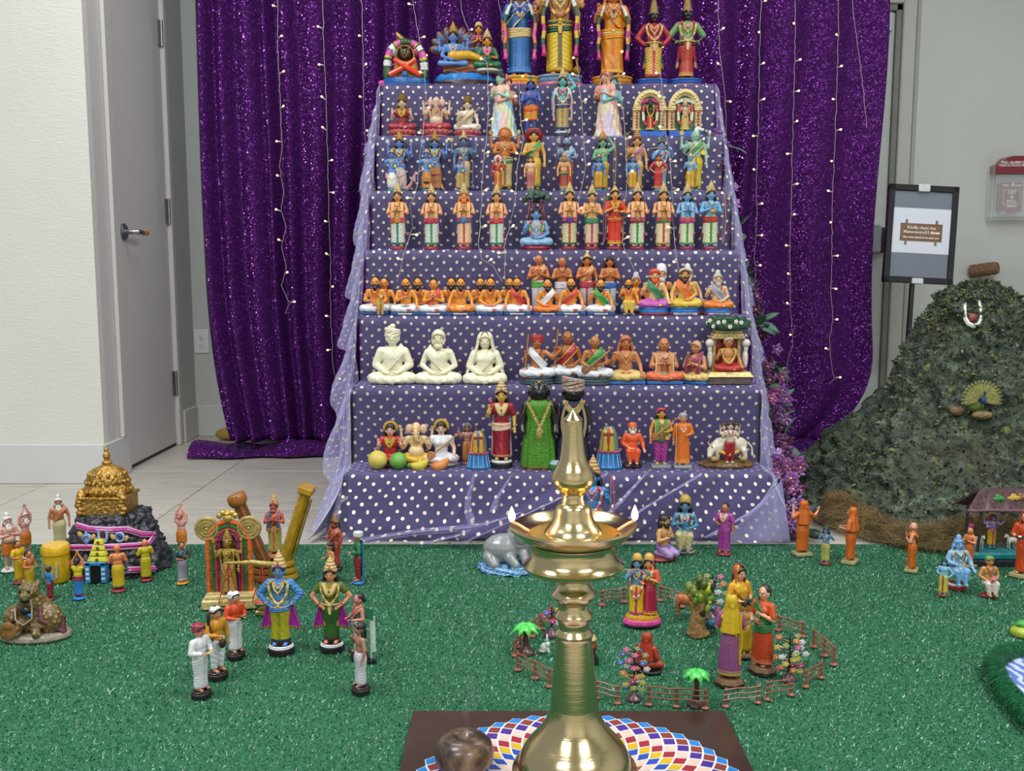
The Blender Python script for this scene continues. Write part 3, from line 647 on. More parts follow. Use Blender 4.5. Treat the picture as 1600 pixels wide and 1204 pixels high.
# ------------------------------------------------------------ tall brass oil lamp
def brass():
    m, nt, b = newmat('brass'); N = nt.nodes.new; L = nt.links.new
    b.inputs['Base Color'].default_value = lin('CFBC90'); b.inputs['Metallic'].default_value = 1; b.inputs['Roughness'].default_value = .17
    tc = N('ShaderNodeTexCoord'); mp = N('ShaderNodeMapping'); mp.inputs['Scale'].default_value = (8, 8, 260); L(tc.outputs['Object'], mp.inputs[0])
    nz = N('ShaderNodeTexNoise'); nz.inputs['Scale'].default_value = 2.0; nz.inputs['Detail'].default_value = 5; L(mp.outputs[0], nz.inputs['Vector'])
    bp = N('ShaderNodeBump'); bp.inputs['Strength'].default_value = .10; bp.inputs['Distance'].default_value = .002; L(nz.outputs['Fac'], bp.inputs['Height']); L(bp.outputs[0], b.inputs['Normal'])
    n2 = N('ShaderNodeTexNoise'); n2.inputs['Scale'].default_value = 9; n2.inputs['Detail'].default_value = 6; L(tc.outputs['Object'], n2.inputs['Vector'])
    mr = N('ShaderNodeMapRange'); mr.inputs[3].default_value = .10; mr.inputs[4].default_value = .26; L(n2.outputs['Fac'], mr.inputs[0]); L(mr.outputs[0], b.inputs['Roughness']); return m
M_BR = brass()
LY = LMP.y; LX = .094
LP = empty('brass_oil_lamp', (LX, LY, .0228), label='tall polished brass oil lamp with two burning wicks in the foreground', cat='oil lamp')
LP.rotation_euler = (0, rad(-.7), 0)
def lz(py, rpx): 
    c_ = atY(890, py, LY); k = LY/ray(890, py).y/F*1.0; return (rpx*k, c_.z-.0228)
# silhouette radii read at their heights; where a ring is seen from above its centre height is used
def sm(prof, it=1):
    for _ in range(it):
        o = [prof[0]]
        for a, b_ in zip(prof, prof[1:]):
            if math.hypot(a[0]-b_[0], a[1]-b_[1]) < .004: o.append(b_); continue
            o += [(lerp(a[0], b_[0], .25), lerp(a[1], b_[1], .25)), (lerp(a[0], b_[0], .75), lerp(a[1], b_[1], .75))]
        o.append(prof[-1]); prof = o
    return prof
base = [(.070, .0), (.084, .004)]+[lz(y, r) for r, y in ((96, 1206), (98, 1200), (96, 1195), (89, 1193), (88, 1187), (84, 1175), (74, 1160), (60, 1146), (47, 1130), (40, 1114), (37, 1100))]
one('base', G().lathe(sm(base, 2), 0, 64), [M_BR], LP)
one('stem', G().lathe([lz(y, r) for r, y in ((37.5, 1104), (35.5, 1082), (33, 1050), (30.5, 1020), (28.5, 1000), (28, 994))], 0, 56), [M_BR], LP)
rg = [(28, 996), (30, 992), (30.5, 988), (28, 984), (24.5, 980), (24, 972), (26, 968), (29, 964), (30, 961), (28.5, 957), (25, 953), (24, 947), (24, 941), (27, 937), (33, 932), (35, 928), (34, 924), (29, 919), (25, 914), (23.5, 908), (24, 900), (25, 893), (25.5, 884)]
one('turned_rings', G().lathe([lz(y, r) for r, y in rg], 0, 56), [M_BR], LP)
# skirt ring under the dish, then the dish itself
dk = [(25, 889), (50, 890), (72, 888), (78, 884), (79, 880), (73, 876), (67, 868), (65, 858), (65, 850), (68, 845), (30, 845)]
one('dish_skirt', G().lathe([lz(y, r) for r, y in dk], 0, 72), [M_BR], LP)
ds = [(30, 850), (60, 847), (82, 838), (93, 827), (96.5, 822), (95, 818.5), (88, 821), (80, 827), (60, 833), (46, 835), (30, 836)]
dz = lz(818, 95)[1]; dr = lz(818, 96)[0]
def pin(a, z, i):  # the rim is drawn out into two pointed spouts where the wicks lie
    k = max(0, cos(a))**40+max(0, -cos(a))**40
    return 1+.055*k*(1 if 2 < i < 8 else 0)
DISH = one('oil_dish', G().lathe([lz(y, r) for r, y in ds], 0, 120, mod=pin), [M_BR], LP)
m_oil, nt, b = newmat('lamp_oil'); b.inputs['Base Color'].default_value = lin('A8943C'); b.inputs['Roughness'].default_value = .08; b.inputs['Metallic'].default_value = .6
one('oil', G().lathe([(.001, lz(832, 1)[1]), lz(832, 80), lz(830.5, 81), (.0005, lz(830.5, 1)[1])], 0, 60), [m_oil], LP)
tp = [(47, 836), (46, 830), (40, 822), (34, 815), (30, 806), (28.5, 798), (27, 790), (23.5, 786), (19, 783), (17, 777), (17.5, 771), (21, 767), (27, 762), (32, 754), (33.5, 747), (32.5, 739), (27, 728), (21.5, 718), (19, 706), (17.8, 694), (16.6, 680), (15.6, 664), (15.2, 657), (15.6, 655), (14.2, 653), (7, 646), (.1, 639)]
one('finial', G().lathe([lz(y, r) for r, y in tp], 0, 56), [M_BR], LP)
m_fl, nt, b = newmat('flame'); b.inputs['Base Color'].default_value = (1, .4, .1, 1); b.inputs['Emission Color'].default_value = (1, .72, .60, 1); b.inputs['Emission Strength'].default_value = 1.9
for sg in (-1, 1):
    wx = sg*dr*1.0
    w_ = one('wick', G().tube([(sg*dr*.72, 0, dz-.010), (sg*dr*.9, 0, dz+.000), (sg*dr*1.0, 0, dz+.004)], .0022, 0, 8), [P('D8B890', .8)], LP)
    f = one('flame', G().lathe([(.0005, 0), (.0040, .003), (.0055, .008), (.0048, .013), (.0026, .019), (.0003, .024)], 0, 16, sy=.8), [m_fl], LP, loc=(wx, 0, dz+.003))
    l = bpy.data.lights.new('flame_light', 'POINT'); l.energy = .35; l.color = (1, .45, .18); l.shadow_soft_size = .006
    lo = bpy.data.objects.new('flame_light', l); COL.objects.link(lo); lo.parent = LP; lo.location = (wx, 0, dz+.032)
# ------------------------------------------------------------ incense bowl and its smoke
ib = atZ(725, 1204, .022); IX = ib.x; IY = ib.y+.005
def smoky():
    m, nt, b = newmat('dark_horn'); N = nt.nodes.new; L = nt.links.new
    tc = N('ShaderNodeTexCoord'); nz = N('ShaderNodeTexNoise'); nz.inputs['Scale'].default_value = 22; nz.inputs['Detail'].default_value = 7; nz.inputs['Distortion'].default_value = 1.2; L(tc.outputs['Object'], nz.inputs['Vector'])
    cr_ = N('ShaderNodeValToRGB'); e = cr_.color_ramp.elements; e[0].position = .35; e[0].color = lin('2A211D'); e[1].position = .72; e[1].color = lin('9A8068'); q = e.new(.5); q.color = lin('5C483A'); L(nz.outputs['Fac'], cr_.inputs[0]); L(cr_.outputs[0], b.inputs['Base Color'])
    b.inputs['Roughness'].default_value = .35; b.inputs['Coat Weight'].default_value = .25; return m
k = IY/F
IC = empty('incense_bowl', (IX, IY, .0228), label='dark brown marbled incense bowl smoking at the left of the brass lamp', cat='bowl')
one('shell', G().lathe([(.028, 0), (.040, .004), (.046, .016), (.047, .030), (.043, .043), (.034, .052), (.022, .056), (.012, .054), (.010, .050), (.001, .049)], 0, 44, mod=lambda a, z, i: 1+.015*sin(3*a)), [smoky()], IC, flat=False)
g = G()
for i in range(9): g.ell((.002+.004*sin(i*2.4), -.030-.0016*i, .048-.0035*i), (.0022, .0016, .0018+.001*(i % 2)), 0, 8, 5)
o = one('ash_flecks', g, [P('C9B9B4', .8)], IC); o['kind'] = 'stuff'
m_s, nt, b = newmat('smoke'); nt.nodes.remove(b); pv = nt.nodes.new('ShaderNodeVolumePrincipled'); pv.inputs['Density'].default_value = 5.0; pv.inputs['Color'].default_value = (.9, .9, .95, 1)
nt.links.new(pv.outputs[0], nt.nodes['Material Output'].inputs['Volume'])
g = G(); g.tube([(IX+.004*sin(i*.9)+.001*i, IY+.006*sin(i*.6), .082+.007*i) for i in range(14)], [.003+.0008*i for i in range(10)]+[.010, .008, .005, .002], 0, 12)
o = one('incense_smoke', g, [m_s]); tag(o, 'thin wisp of grey smoke rising above the incense bowl', 'smoke')

# ------------------------------------------------------------ flower garland down the right edge of the steps
GL = empty('flower_garland', (0, 0, 0), label='garland of purple artificial flowers and leaves down the right side of the steps', cat='garland')
gp = [(1122, 205, 6, 2), (1128, 260, 5.5, 2), (1134, 330, 5, 1), (1150, 385, 4.5, 2), (1165, 440, 4, 2), (1178, 500, 3.6, 2), (1196, 560, 3, 5), (1206, 610, 2.4, 5), (1215, 660, 1.8, 5), (1226, 710, 1.2, 6), (1236, 755, .6, 6), (1240, 800, .2, 5), (1244, 835, 0, 4)]
rnd = random.Random(21)
fm = [P('7E4A8C', .7, 0, .3, .1, 40, 0), P('A57CB8', .7, 0, .3, .1, 40, 0), P('5A2A50', .7, 0, .3, .1, 40, 0), P('8E4C80', .7, 0, .3, .1, 40, 0)]
lm = [P('2E4D3C', .5, 0, .2, .1, 40, 0), P('4C6B55', .5, 0, .2, .1, 40, 0), P('1F3329', .5, 0, .2, .1, 40, 0)]
def flower_g():
    g = G()
    for ly in range(2):
        n = 5
        for j in range(n):
            a = 2*PI*(j+.5*ly)/n; r = .026-.008*ly
            def pf(u, v, a=a, r=r, ly=ly):
                w = (u-.5)*2; t = v; wd2 = .60*sin(PI*min(1, t*.85+.12))*(1.0)
                x_ = cos(a+w*wd2)*r*t; y_ = sin(a+w*wd2)*r*t; return (x_, y_, .004+.010*t*t+.006*ly+.004*(1-abs(w))*t-.006*t*t*t+.002*sin(w*5))
            g.slab(pf, 4, 4, (0, 0, -.0008))
    g.ell((0, 0, .010), .004, 1, 8, 5); return g.mesh('flower', 2)
def leaf_g():
    g = G(); g.slab(lambda u, v: ((u-.5)*.024*sin(PI*(v*.92+.06)), .06*v, .012*v-.02*v*v-.004*abs(u-.5)*2), 4, 7, (0, 0, -.0008)); return g.mesh('leaf')
FM = flower_g(); LM_ = leaf_g(); Y_ = P('E8D070', .6); vine = []
def gpt(t):
    i = min(len(gp)-2, int(t)); f = t-i; a, b_ = gp[i], gp[i+1]
    kk = lerp(a[2], b_[2], f); yv = 2.80+.155*kk-.03; return atY(lerp(a[0], b_[0], f), lerp(a[1], b_[1], f), yv)
for i in range(len(gp)-1):
    vine.append(gpt(i)); vine.append(gpt(i+.5))
    n = gp[i][3]*3
    for j in range(n):
        p = gpt(i+j/n); 
        o = link('flower', FM, [fm[rnd.randrange(4)], Y_], GL, loc=(p.x+rnd.uniform(-.035, .035), p.y+rnd.uniform(-.05, .03), max(.03, p.z+rnd.uniform(-.03, .03))), rot=(PI/2+rnd.uniform(-.9, .9), rnd.uniform(-.6, .6), rnd.uniform(-.9, .9)), sc=rnd.uniform(.65, 1.15))
    for j in range(8 if i > 1 else 3):
        p = gpt(i+rnd.random())
        o = link('leaf', LM_, [lm[rnd.randrange(3)]], GL, loc=(p.x+rnd.uniform(-.02, .03), p.y+rnd.uniform(-.03, .04), max(.03, p.z)), rot=(rnd.uniform(-1, 1.5), rnd.uniform(-1, 1), rnd.uniform(-3.1, 1.0)), sc=rnd.uniform(.8, 1.4))
one('vine', G().tube(vine, .003, 0, 6), [lm[2]], GL)

# ------------------------------------------------------------ fairy-light strings
m_bulb, nt, b = newmat('warm_bulb'); b.inputs['Base Color'].default_value = (1, .8, .5, 1); b.inputs['Emission Color'].default_value = (1, .66, .30, 1); b.inputs['Emission Strength'].default_value = 2.6
m_wire = P('A8A29A', .4, 0, .1, 0, 10, .3); m_cap = P('D8C8A8', .3, 0, .05, 0, 10, .4)
bg_ = G(); bg_.ell((0, 0, .0225), (.0042, .0042, .0055), 0, 10, 7); bg_.tube([(0, 0, 0), (0, 0, .010), (0, 0, .020)], [.0016, .0026, .0034], 1, 8); BULB = bg_.mesh('bulb', 2)
def string(label, pts, step, seed, onsteps=False):
    """pts: (px, py, depth). A twisted wire with a bulb on a short cap every step metres"""
    r = random.Random(seed); P3 = [atY(u, v, d) for u, v, d in pts]; path = []
    for a, b_ in zip(P3, P3[1:]):
        n = max(1, int((b_-a).length/.02))
        for i in range(n): path.append(a.lerp(b_, i/n)+Vector((r.uniform(-.0022, .0022), r.uniform(-.002, .002), 0)))
    path.append(P3[-1])
    root = empty('fairy_lights', path[0], label=label, cat='string lights', group='fairy light strings'); o0 = path[0]
    g = G(); g.tube([p-o0 for p in path], .0012, 0, 5); one('wire', g, [m_wire], root)
    acc = step*r.random()*.6
    for a, b_ in zip(path, path[1:]):
        acc += (b_-a).length
        if acc > step:
            acc = 0; sd = r.choice((-1, 1)); link('bulb', BULB, [m_bulb, m_cap], root, loc=a-o0, rot=(rad(r.uniform(10, 60)), sd*rad(r.uniform(50, 100)), 0), sc=1.0)
D_ = 4.10
string('leftmost fairy light string hanging on the purple curtain, curled at its end', [(434, -30, D_), (434, 60, D_), (438, 170, D_), (441, 230, D_), (437, 260, D_), (443, 300, D_), (439, 330, D_), (447, 355, D_), (440, 385, D_), (448, 420, D_), (439, 445, D_), (450, 468, D_), (453, 472, D_), (446, 490, D_), (452, 488, D_)], .125, 1)
string('fairy light string on the curtain second from the left, ending near the lower tiers', [(503, -30, D_), (506, 70, D_), (510, 180, D_), (512, 260, D_), (514, 340, D_), (517, 400, D_), (516, 480, D_), (520, 560, D_), (523, 590, D_), (519, 610, D_), (522, 628, D_)], .125, 2)
string('fairy light string on the curtain just left of the topmost tier', [(564, -30, D_), (567, 80, D_), (568, 170, D_), (571, 230, D_), (569, 262, D_), (560, 300, D_)], .125, 3)
string('fairy light string on the curtain just right of the topmost tier', [(1121, -30, D_), (1124, 80, D_), (1133, 150, D_), (1135, 220, D_), (1138, 260, D_), (1146, 280, D_), (1148, 350, D_), (1160, 400, D_), (1168, 470, D_)], .125, 4)
string('fairy light string on the curtain, second to the right of the steps', [(1190, -30, D_), (1187, 70, D_), (1186, 150, D_), (1184, 220, D_), (1182, 290, D_), (1183, 335, D_), (1179, 400, D_), (1181, 430, D_), (1178, 455, D_)], .125, 5)
string('longest fairy light string on the curtain, reaching lowest right of the steps', [(1243, -30, D_), (1242, 80, D_), (1240, 160, D_), (1238, 240, D_), (1236, 330, D_), (1234, 400, D_), (1235, 470, D_), (1239, 540, D_), (1231, 560, D_), (1229, 590, D_), (1233, 610, D_), (1236, 626, D_)], .125, 6)
string('rightmost lit fairy light string on the curtain, curled at its end', [(1311, -30, D_), (1309, 90, D_), (1306, 180, D_), (1303, 260, D_), (1300, 340, D_), (1300, 400, D_), (1298, 450, D_), (1302, 500, D_), (1296, 530, D_), (1299, 570, D_), (1304, 590, D_), (1296, 600, D_)], .125, 7)
string('bare fairy light string at the far right edge of the curtain', [(1328, -30, D_), (1335, 30, D_), (1343, 90, D_), (1352, 170, D_), (1354, 200, D_)], .9, 8)
SY = [y-.05 for y in TY]
string('fairy light string down the steps past the seated trio at left', [(640, -30, 4.1), (648, 20, 4.0), (655, 60, 3.95), (664, 115, SY[6]), (665, 160, SY[6]), (660, 215, SY[5]), (655, 260, SY[5]), (650, 300, SY[4]), (641, 320, SY[4]), (645, 355, SY[4]), (634, 385, SY[3]), (626, 420, SY[3]), (620, 440, SY[3])], .15, 9)
string('fairy light string down the steps left of the embracing green couple', [(714, -30, 4.1), (722, 20, 4.0), (740, 70, 3.95), (762, 100, SY[6]), (763, 170, SY[5]), (760, 220, SY[5]), (754, 260, SY[4]), (752, 320, SY[4]), (748, 380, SY[3]), (752, 405, SY[3]), (770, 415, SY[3]), (785, 440, SY[3])], .15, 10)
string('fairy light string down the steps between blue child and green flute figure', [(775, -30, 4.1), (785, 40, 4.0), (810, 90, 3.9), (813, 180, SY[5]), (818, 220, SY[5]), (808, 260, SY[4]), (806, 310, SY[4]), (797, 350, SY[4]), (788, 385, SY[3]), (790, 440, SY[3])], .15, 11)
string('fairy light string down the steps beside the fluting turquoise figure', [(898, 70, 3.9), (903, 110, SY[6]), (908, 160, SY[5]), (912, 220, SY[5]), (916, 260, SY[4]), (905, 310, SY[4]), (900, 360, SY[4])], .15, 12)
string('fairy light string down the steps between the two gold arches', [(1025, 60, 3.9), (1034, 130, SY[6]), (1036, 180, SY[5]), (1045, 230, SY[5]), (1050, 290, SY[4]), (1052, 340, SY[4]), (1055, 380, SY[3]), (1060, 420, SY[3])], .15, 13)
string('fairy light string down the steps behind the pastel embracing couple', [(963, 60, 3.9), (968, 120, SY[6]), (976, 200, SY[5]), (980, 280, SY[4]), (975, 340, SY[4]), (972, 380, SY[3]), (985, 410, SY[3]), (1000, 440, SY[3])], .15, 14)
# ------------------------------------------------------------ figurine kit (unit: 1.0 = standing height, facing -Y)
DZ = {'stand': 0.0, 'sit': -.41, 'perch': -.25, 'kneel': -.33}
ARM = {  # elbow, wrist, hand direction, for the side s=+1
 'down': ((.178, .01, .61), (.185, -.03, .47), (0, -.25, -1)),
 'pray': ((.178, -.03, .605), (.036, -.125, .655), (-.12, -.05, 1)),
 'hip': ((.245, .02, .61), (.135, -.045, .50), (-.8, -.5, -.3)),
 'bless': ((.19, -.02, .62), (.17, -.12, .70), (0, -.05, 1)),
 'up': ((.125, -.02, .93), (.025, -.02, 1.09), (-.1, 0, 1)),
 'fwd': ((.18, -.01, .61), (.085, -.15, .60), (-.5, -.8, .15)),
 'chest': ((.175, -.03, .605), (.05, -.115, .66), (-.9, -.1, .25)),
 'lap': ((.185, .0, .61), (.06, -.13, .535), (-1, -.1, -.05)),
 'knee': ((.19, -.02, .62), (.20, -.13, .52), (.1, -.8, -.4)),
 'raise': ((.225, .03, .70), (.21, .0, .83), (0, -.05, 1)),
 'flutein': ((.17, -.05, .64), (.03, -.13, .80), (-.8, -.1, .4)),
 'fluteout': ((.23, -.02, .68), (.19, -.12, .80), (-.8, -.2, .3)),
 'head': ((.23, .0, .82), (.14, .0, .96), (-.5, 0, 1)),
 'out': ((.23, -.02, .68), (.33, -.06, .78), (.3, 0, 1)),
 'back': ((.225, .05, .70), (.23, .03, .84), (.1, -.1, 1)),
}
def armj(nm, s, dz):
    e, w, h = ARM[nm]; f = lambda p: Vector((p[0]*s, p[1], p[2]+dz)); return Vector((.125*s, 0, .755+dz)), f(e), f(w), Vector((h[0]*s, h[1], h[2])).normalized()
def hand(g, w, h, s, sc=1.0, curl=.35, thick=1.0):
    n = Vector((0, -1, 0)) if abs(h.y) < .75 else Vector((0, 0, -1)); n = (n-h*n.dot(h)).normalized(); sd = h.cross(n).normalized()
    R = Matrix((sd, n, h)).transposed()
    g.ell(w+h*.032*sc, (.021*sc, .011*sc*thick, .030*sc), 0, 8, 6, R)
    for i, (o, l) in enumerate(((-.016, .036), (-.005, .043), (.006, .040), (.016, .031))):
        a = w+h*.050*sc+sd*o*sc; b = a+h*l*.6*sc+n*curl*.006*sc; c = b+h*l*.5*sc+n*curl*.020*sc
        g.tube([a, b, c], [.0062*sc, .0058*sc, .0045*sc], 0, 5)
    t = sd*(-s if h.z > -.3 else s); a = w+h*.018*sc+t*.016*sc; g.tube([a, a+t*.018*sc+h*.014*sc, a+t*.020*sc+h*.034*sc], [.0075*sc, .0068*sc, .005*sc], 0, 5)
def legs(pose, inf=0.0):
    L = []
    if pose == 'stand':
        for s in (-1, 1): L += [((s*.056, 0, .46), (s*.058, -.008, .255), .062+inf, .045+inf), ((s*.058, -.008, .255), (s*.06, .01, .045), .044+inf, .028+inf)]
    elif pose == 'sit':
        for s in (-1, 1): L += [((s*.055, .0, .075), (s*.205, -.095, .062), .066+inf, .050+inf), ((s*.205, -.095, .058), (-s*.02, -.155+.02*s, .045), .046+inf, .032+inf)]
    elif pose == 'perch':
        for s in (-1, 1): L += [((s*.055, .0, .225), (s*.085, -.17, .235), .062+inf, .047+inf), ((s*.085, -.17, .235), (s*.06, -.175, .045), .044+inf, .028+inf)]
    elif pose == 'kneel':
        for s in (-1, 1): L += [((s*.055, .0, .135), (s*.075, -.19, .06), .064+inf, .048+inf), ((s*.075, -.19, .05), (s*.07, .10, .04), .044+inf, .03+inf)]
    return L
def torso(g, dz, inf=0.0, fem=0, belly=0):
    g.ell((0, 0, .705+dz), (.118+inf, .075+inf, .098+inf)); g.cap((-.112, .0, .752+dz), (.112, .0, .752+dz), .046+inf, .046+inf)
    g.ell((0, 0, .59+dz), ((.088 if fem else .098)+inf, .064+inf, .125)); g.ell((0, .004, .475+dz), (.118+inf, .082+inf, .085+inf))
    if fem:
        for s in (-1, 1): g.ell((s*.048, -.055, .695+dz), (.042+inf, .040+inf, .042+inf))
    if belly: g.ell((0, -.035, .565+dz), (.10+inf+belly*.02, .085+inf+belly*.03, .10+inf))
_mesh = {}
def cached(k, fn):
    if k not in _mesh: _mesh[k] = fn()
    return _mesh[k]
def body_mesh(pose, aL, aR, fem, belly, rear):
    def mk():
        g = G(); dz = DZ[pose]; x = G()
        g.ell((0, 0, .905+dz), (.070, .080, .092)); g.ell((0, -.020, .858+dz), (.050, .054, .044)); g.ell((0, -.083, .893+dz), (.011, .018, .020)); g.ell((0, -.072, .925+dz), (.045, .016, .010))
        for s in (-1, 1): g.ell((s*.071, .005, .893+dz), (.012, .02, .032)); g.ell((s*.032, -.062, .885+dz), (.020, .018, .018))
        g.cap((0, .005, .77+dz), (0, .002, .86+dz), .043, .038); torso(g, dz, 0, fem, belly)
        for a, b, r0, r1 in legs(pose): g.cap(a, b, r0, r1)
        if pose == 'stand':
            for s in (-1, 1): g.ell((s*.064, -.035, .022), (.031, .066, .022)); [x.ell((s*.064+(q-2)*.0115, -.094+.004*abs(q-1.5), .014), (.0065, .014, .009), 0, 6, 5) for q in range(5)]
        if pose in ('perch',):
            for s in (-1, 1): g.ell((s*.062, -.215, .022), (.031, .062, .022))
        if pose == 'sit':
            for s in (-1, 1): g.ell((-s*.055, -.165+.02*s, .040), (.050, .026, .022))
        for s, nm in ((-1, aL), (1, aR)):
            if nm == 'none': continue
            sh, e, w, h = armj(nm, s, dz); g.cap(sh, e, .041, .033); g.cap(e, w, .032, .021); hand(x, w, h, s)
        if rear:
            for s in (-1, 1): sh, e, w, h = armj('back', s, dz); g.cap(sh, e, .036, .029); g.cap(e, w, .028, .019); hand(x, w, h, s)
        return bake(g, 'body', .0105, 2, x)
    return cached(('body', pose, aL, aR, fem, belly, rear), mk)
def shirt_mesh(pose, aL, aR, fem, belly, sleeve, hem):
    """hem: z (standing coordinates) where the garment ends, cut clean; sleeve 0..2 along the arm"""
    def mk():
        g = G(); dz = DZ[pose]; torso(g, dz, .010, fem, belly); g.cap((0, .005, .77+dz), (0, .0, .795+dz), .055, .046)
        for s, nm in ((-1, aL), (1, aR)):
            if nm == 'none': continue
            sh, e, w, h = armj(nm, s, dz)
            if sleeve > 0: g.cap(sh, sh.lerp(e, min(1, sleeve)), .053, lerp(.053, .046, min(1, sleeve)))
            if sleeve > 1: g.cap(e, e.lerp(w, sleeve-1), .044, .034)
        me = bake(g, 'garment', .0115, 2)
        import bmesh
        bm = bmesh.new(); bm.from_mesh(me); bmesh.ops.bisect_plane(bm, geom=bm.verts[:]+bm.edges[:]+bm.faces[:], plane_co=(0, 0, hem+dz), plane_no=(0, 0, -1), clear_outer=True)
        bm.to_mesh(me); bm.free(); return me
    return cached(('shirt', pose, aL, aR, fem, belly, sleeve, hem), mk)
def legcloth_mesh(pose, inf=.014, cut=None):
    def mk():
        g = G(); dz = DZ[pose]; g.ell((0, .004, .475+dz), (.128, .094, .075))
        for a, b, r0, r1 in legs(pose, inf): g.cap(a, b, r0, r1)
        if pose == 'sit': g.ell((0, -.06, .055), (.15, .10, .045)); [g.ell((s*.12, -.13, .045), (.06, .04, .036)) for s in (-1, 1)]
        if pose == 'perch': g.box((0, -.12, .16), (.17, .09, .15))
        if pose == 'kneel': g.ell((0, -.03, .07), (.12, .15, .065))
        me = bake(g, 'leg_cloth', .0125, 3)
        # soft folds pressed into the cloth
        for v in me.vertices:
            c = v.co; k = .0022*sin(c.x*60+c.z*80+c.y*30); v.co = c+v.normal*k
        z0 = cut if cut is not None else None
        if z0:
            import bmesh
            bm = bmesh.new(); bm.from_mesh(me); bmesh.ops.bisect_plane(bm, geom=bm.verts[:]+bm.edges[:]+bm.faces[:], plane_co=(0, 0, z0), plane_no=(0, 0, -1), clear_outer=True); bm.to_mesh(me); bm.free()
        return me
    return cached(('legcloth', pose, inf, cut), mk)
def skirt_mesh(style, zb=.05, zt=.54, w=.15, pl=11):
    def mk():
        g = G(); n = 44; seg = 72
        zs = [lerp(zt, zb, i/n) for i in range(n+1)]
        def rx(z): return interp([(0, w), (.25, w*.93), (.44, .130), (.50, .122), (.56, .098)], z)
        def ry(z): return interp([(0, w*.72), (.25, w*.66), (.44, .098), (.50, .088), (.56, .068)], z)
        vs = []; fs = []; ms = []
        for i, z in enumerate(zs):
            t = i/n
            for j in range(seg):
                a = 2*PI*j/seg; fx_ = cos(a); fy_ = sin(a); front = max(0, -fy_)
                k = 1.0
                if style == 'pleat': k += .035*t*sin(a*pl*2)+.02*t*sin(a*pl+2)
                elif style == 'dhoti':
                    k -= .20*math.exp(-(fx_/.13)**2)*(1 if fy_ < 0 else .6)*min(1, t*4); k += .018*sin(z*150+abs(fx_)*9)*(abs(fx_) > .16)
                    if abs(fx_) < .16 and fy_ < 0: k += .17*(1-abs(fx_)/.16)*.9
                elif style == 'folds': k += .03*t*sin(a*9+z*24)+.015*sin(z*50+fx_*8)*front
                elif style == 'plain': k += .012*sin(a*6)*t
                vs.append((rx(z)*k*fx_, ry(z)*k*fy_, z))
        for i in range(n):
            for j in range(seg):
                a = i*seg+j; b = i*seg+(j+1) % seg; fs.append((a, a+seg, b+seg, b)); an = 2*PI*(j+.5)/seg; t = (i+.5)/n; m = 0
                if t > .93: m = 1
                elif style in ('dhoti', 'pleat', 'folds') and sin(an) < 0 and abs(cos(an)) < .14: m = 2
                elif style == 'dhoti' and sin(zs[i]*150+abs(cos(an))*9) > .80 and sin(an) < .3: m = 1
                elif style == 'pleat' and t > .88 and t < .90: m = 1
                ms.append(m)
        fs.append(tuple(range(seg))); ms.append(0); fs.append(tuple(reversed(range(n*seg, (n+1)*seg)))); ms.append(0)
        g.add(vs, fs, ms); return g.mesh('skirt', 3)
    return cached(('skirt', style, zb, zt, w, pl), mk)
def _m(k, fn, nm=1, crease=None):
    def mk():
        g = G(); fn(g); me = g.mesh(k[0] if isinstance(k, tuple) else k, nm); 
        if crease: creased(me, crease)
        return me
    return cached(k, mk)
# ---- head pieces, in head space
def f_face(g):
    for s in (-1, 1):
        g.ell((s*.028, -.072, .000), (.0145, .010, .0078), 0, 10, 6); g.ell((s*.028, -.0795, .000), (.0072, .0045, .0080), 1, 8, 6)
        g.tube([(s*.012, -.080, .016), (s*.028, -.082, .023), (s*.046, -.070, .017)], [.002, .003, .0015], 1, 5)
        g.tube([(s*.012, -.079, .004), (s*.028, -.0825, .010), (s*.046, -.070, .004)], [.0012, .0018, .0012], 1, 5)
    g.ell((0, -.0745, -.050), (.019, .007, .0045), 2, 8, 5); g.ell((0, -.0735, -.0565), (.014, .007, .0045), 2, 8, 5)
    g.box((0, -.087, .034), (.006, .004, .034), 3)
def hair_mesh(style):
    def fn(g):
        if style in ('short', 'long', 'bun', 'wavy'):
            g.ell((0, .020, .020), (.080, .082, .088), 0, 20, 14)
            g.tube([(-.066, -.045, .012), (-.045, -.066, .052), (0, -.074, .068), (.045, -.066, .052), (.066, -.045, .012)], [.013, .016, .016, .016, .013], 0, 8)
        if style in ('long', 'wavy'):
            g.ell((0, .062, -.06), (.086, .042, .13), 0, 16, 10)
            for s in (-1, 1):
                g.tube([(s*.070, .01, .01), (s*.084, .02, -.05), (s*.098, .015, -.10), (s*.10, -.01, -.15)], [.020, .024, .022, .008], 0, 8)
        if style == 'wavy':
            for s in (-1, 1):
                for q in range(4): g.ell((s*(.085+.006*q), .01, -.02-.035*q), (.026, .03, .024), 0, 9, 6)
        if style in ('bun',): g.ell((0, .02, .115), (.036, .036, .034), 0, 12, 8); g.tube([(.034*cos(a*.7), .02+.034*sin(a*.7), .088) for a in range(10)], .007, 0, 6)
        if style == 'backbun': g.ell((0, .022, .020), (.078, .080, .085), 0, 18, 12); g.ell((0, .105, -.03), (.045, .035, .045), 0, 12, 8)
        if style == 'tufts':
            g.ell((0, .028, .025), (.076, .074, .080), 0, 18, 12)
            for s in (-2, -1, 0, 1, 2): g.tube([(s*.020, .0, .085), (s*.023, .0, .120)], [.010, .006], 0, 7)
        if style == 'fringe': g.ell((0, .04, -.005), (.070, .062, .07), 0, 16, 10)
        if style == 'spike':
            g.ell((0, .028, .02), (.078, .078, .085), 0, 18, 12); g.ell((0, .03, .12), (.045, .045, .055), 0, 12, 8); g.ell((0, .03, .165), (.028, .028, .035), 0, 10, 7)
    return _m(('hair', style), fn)
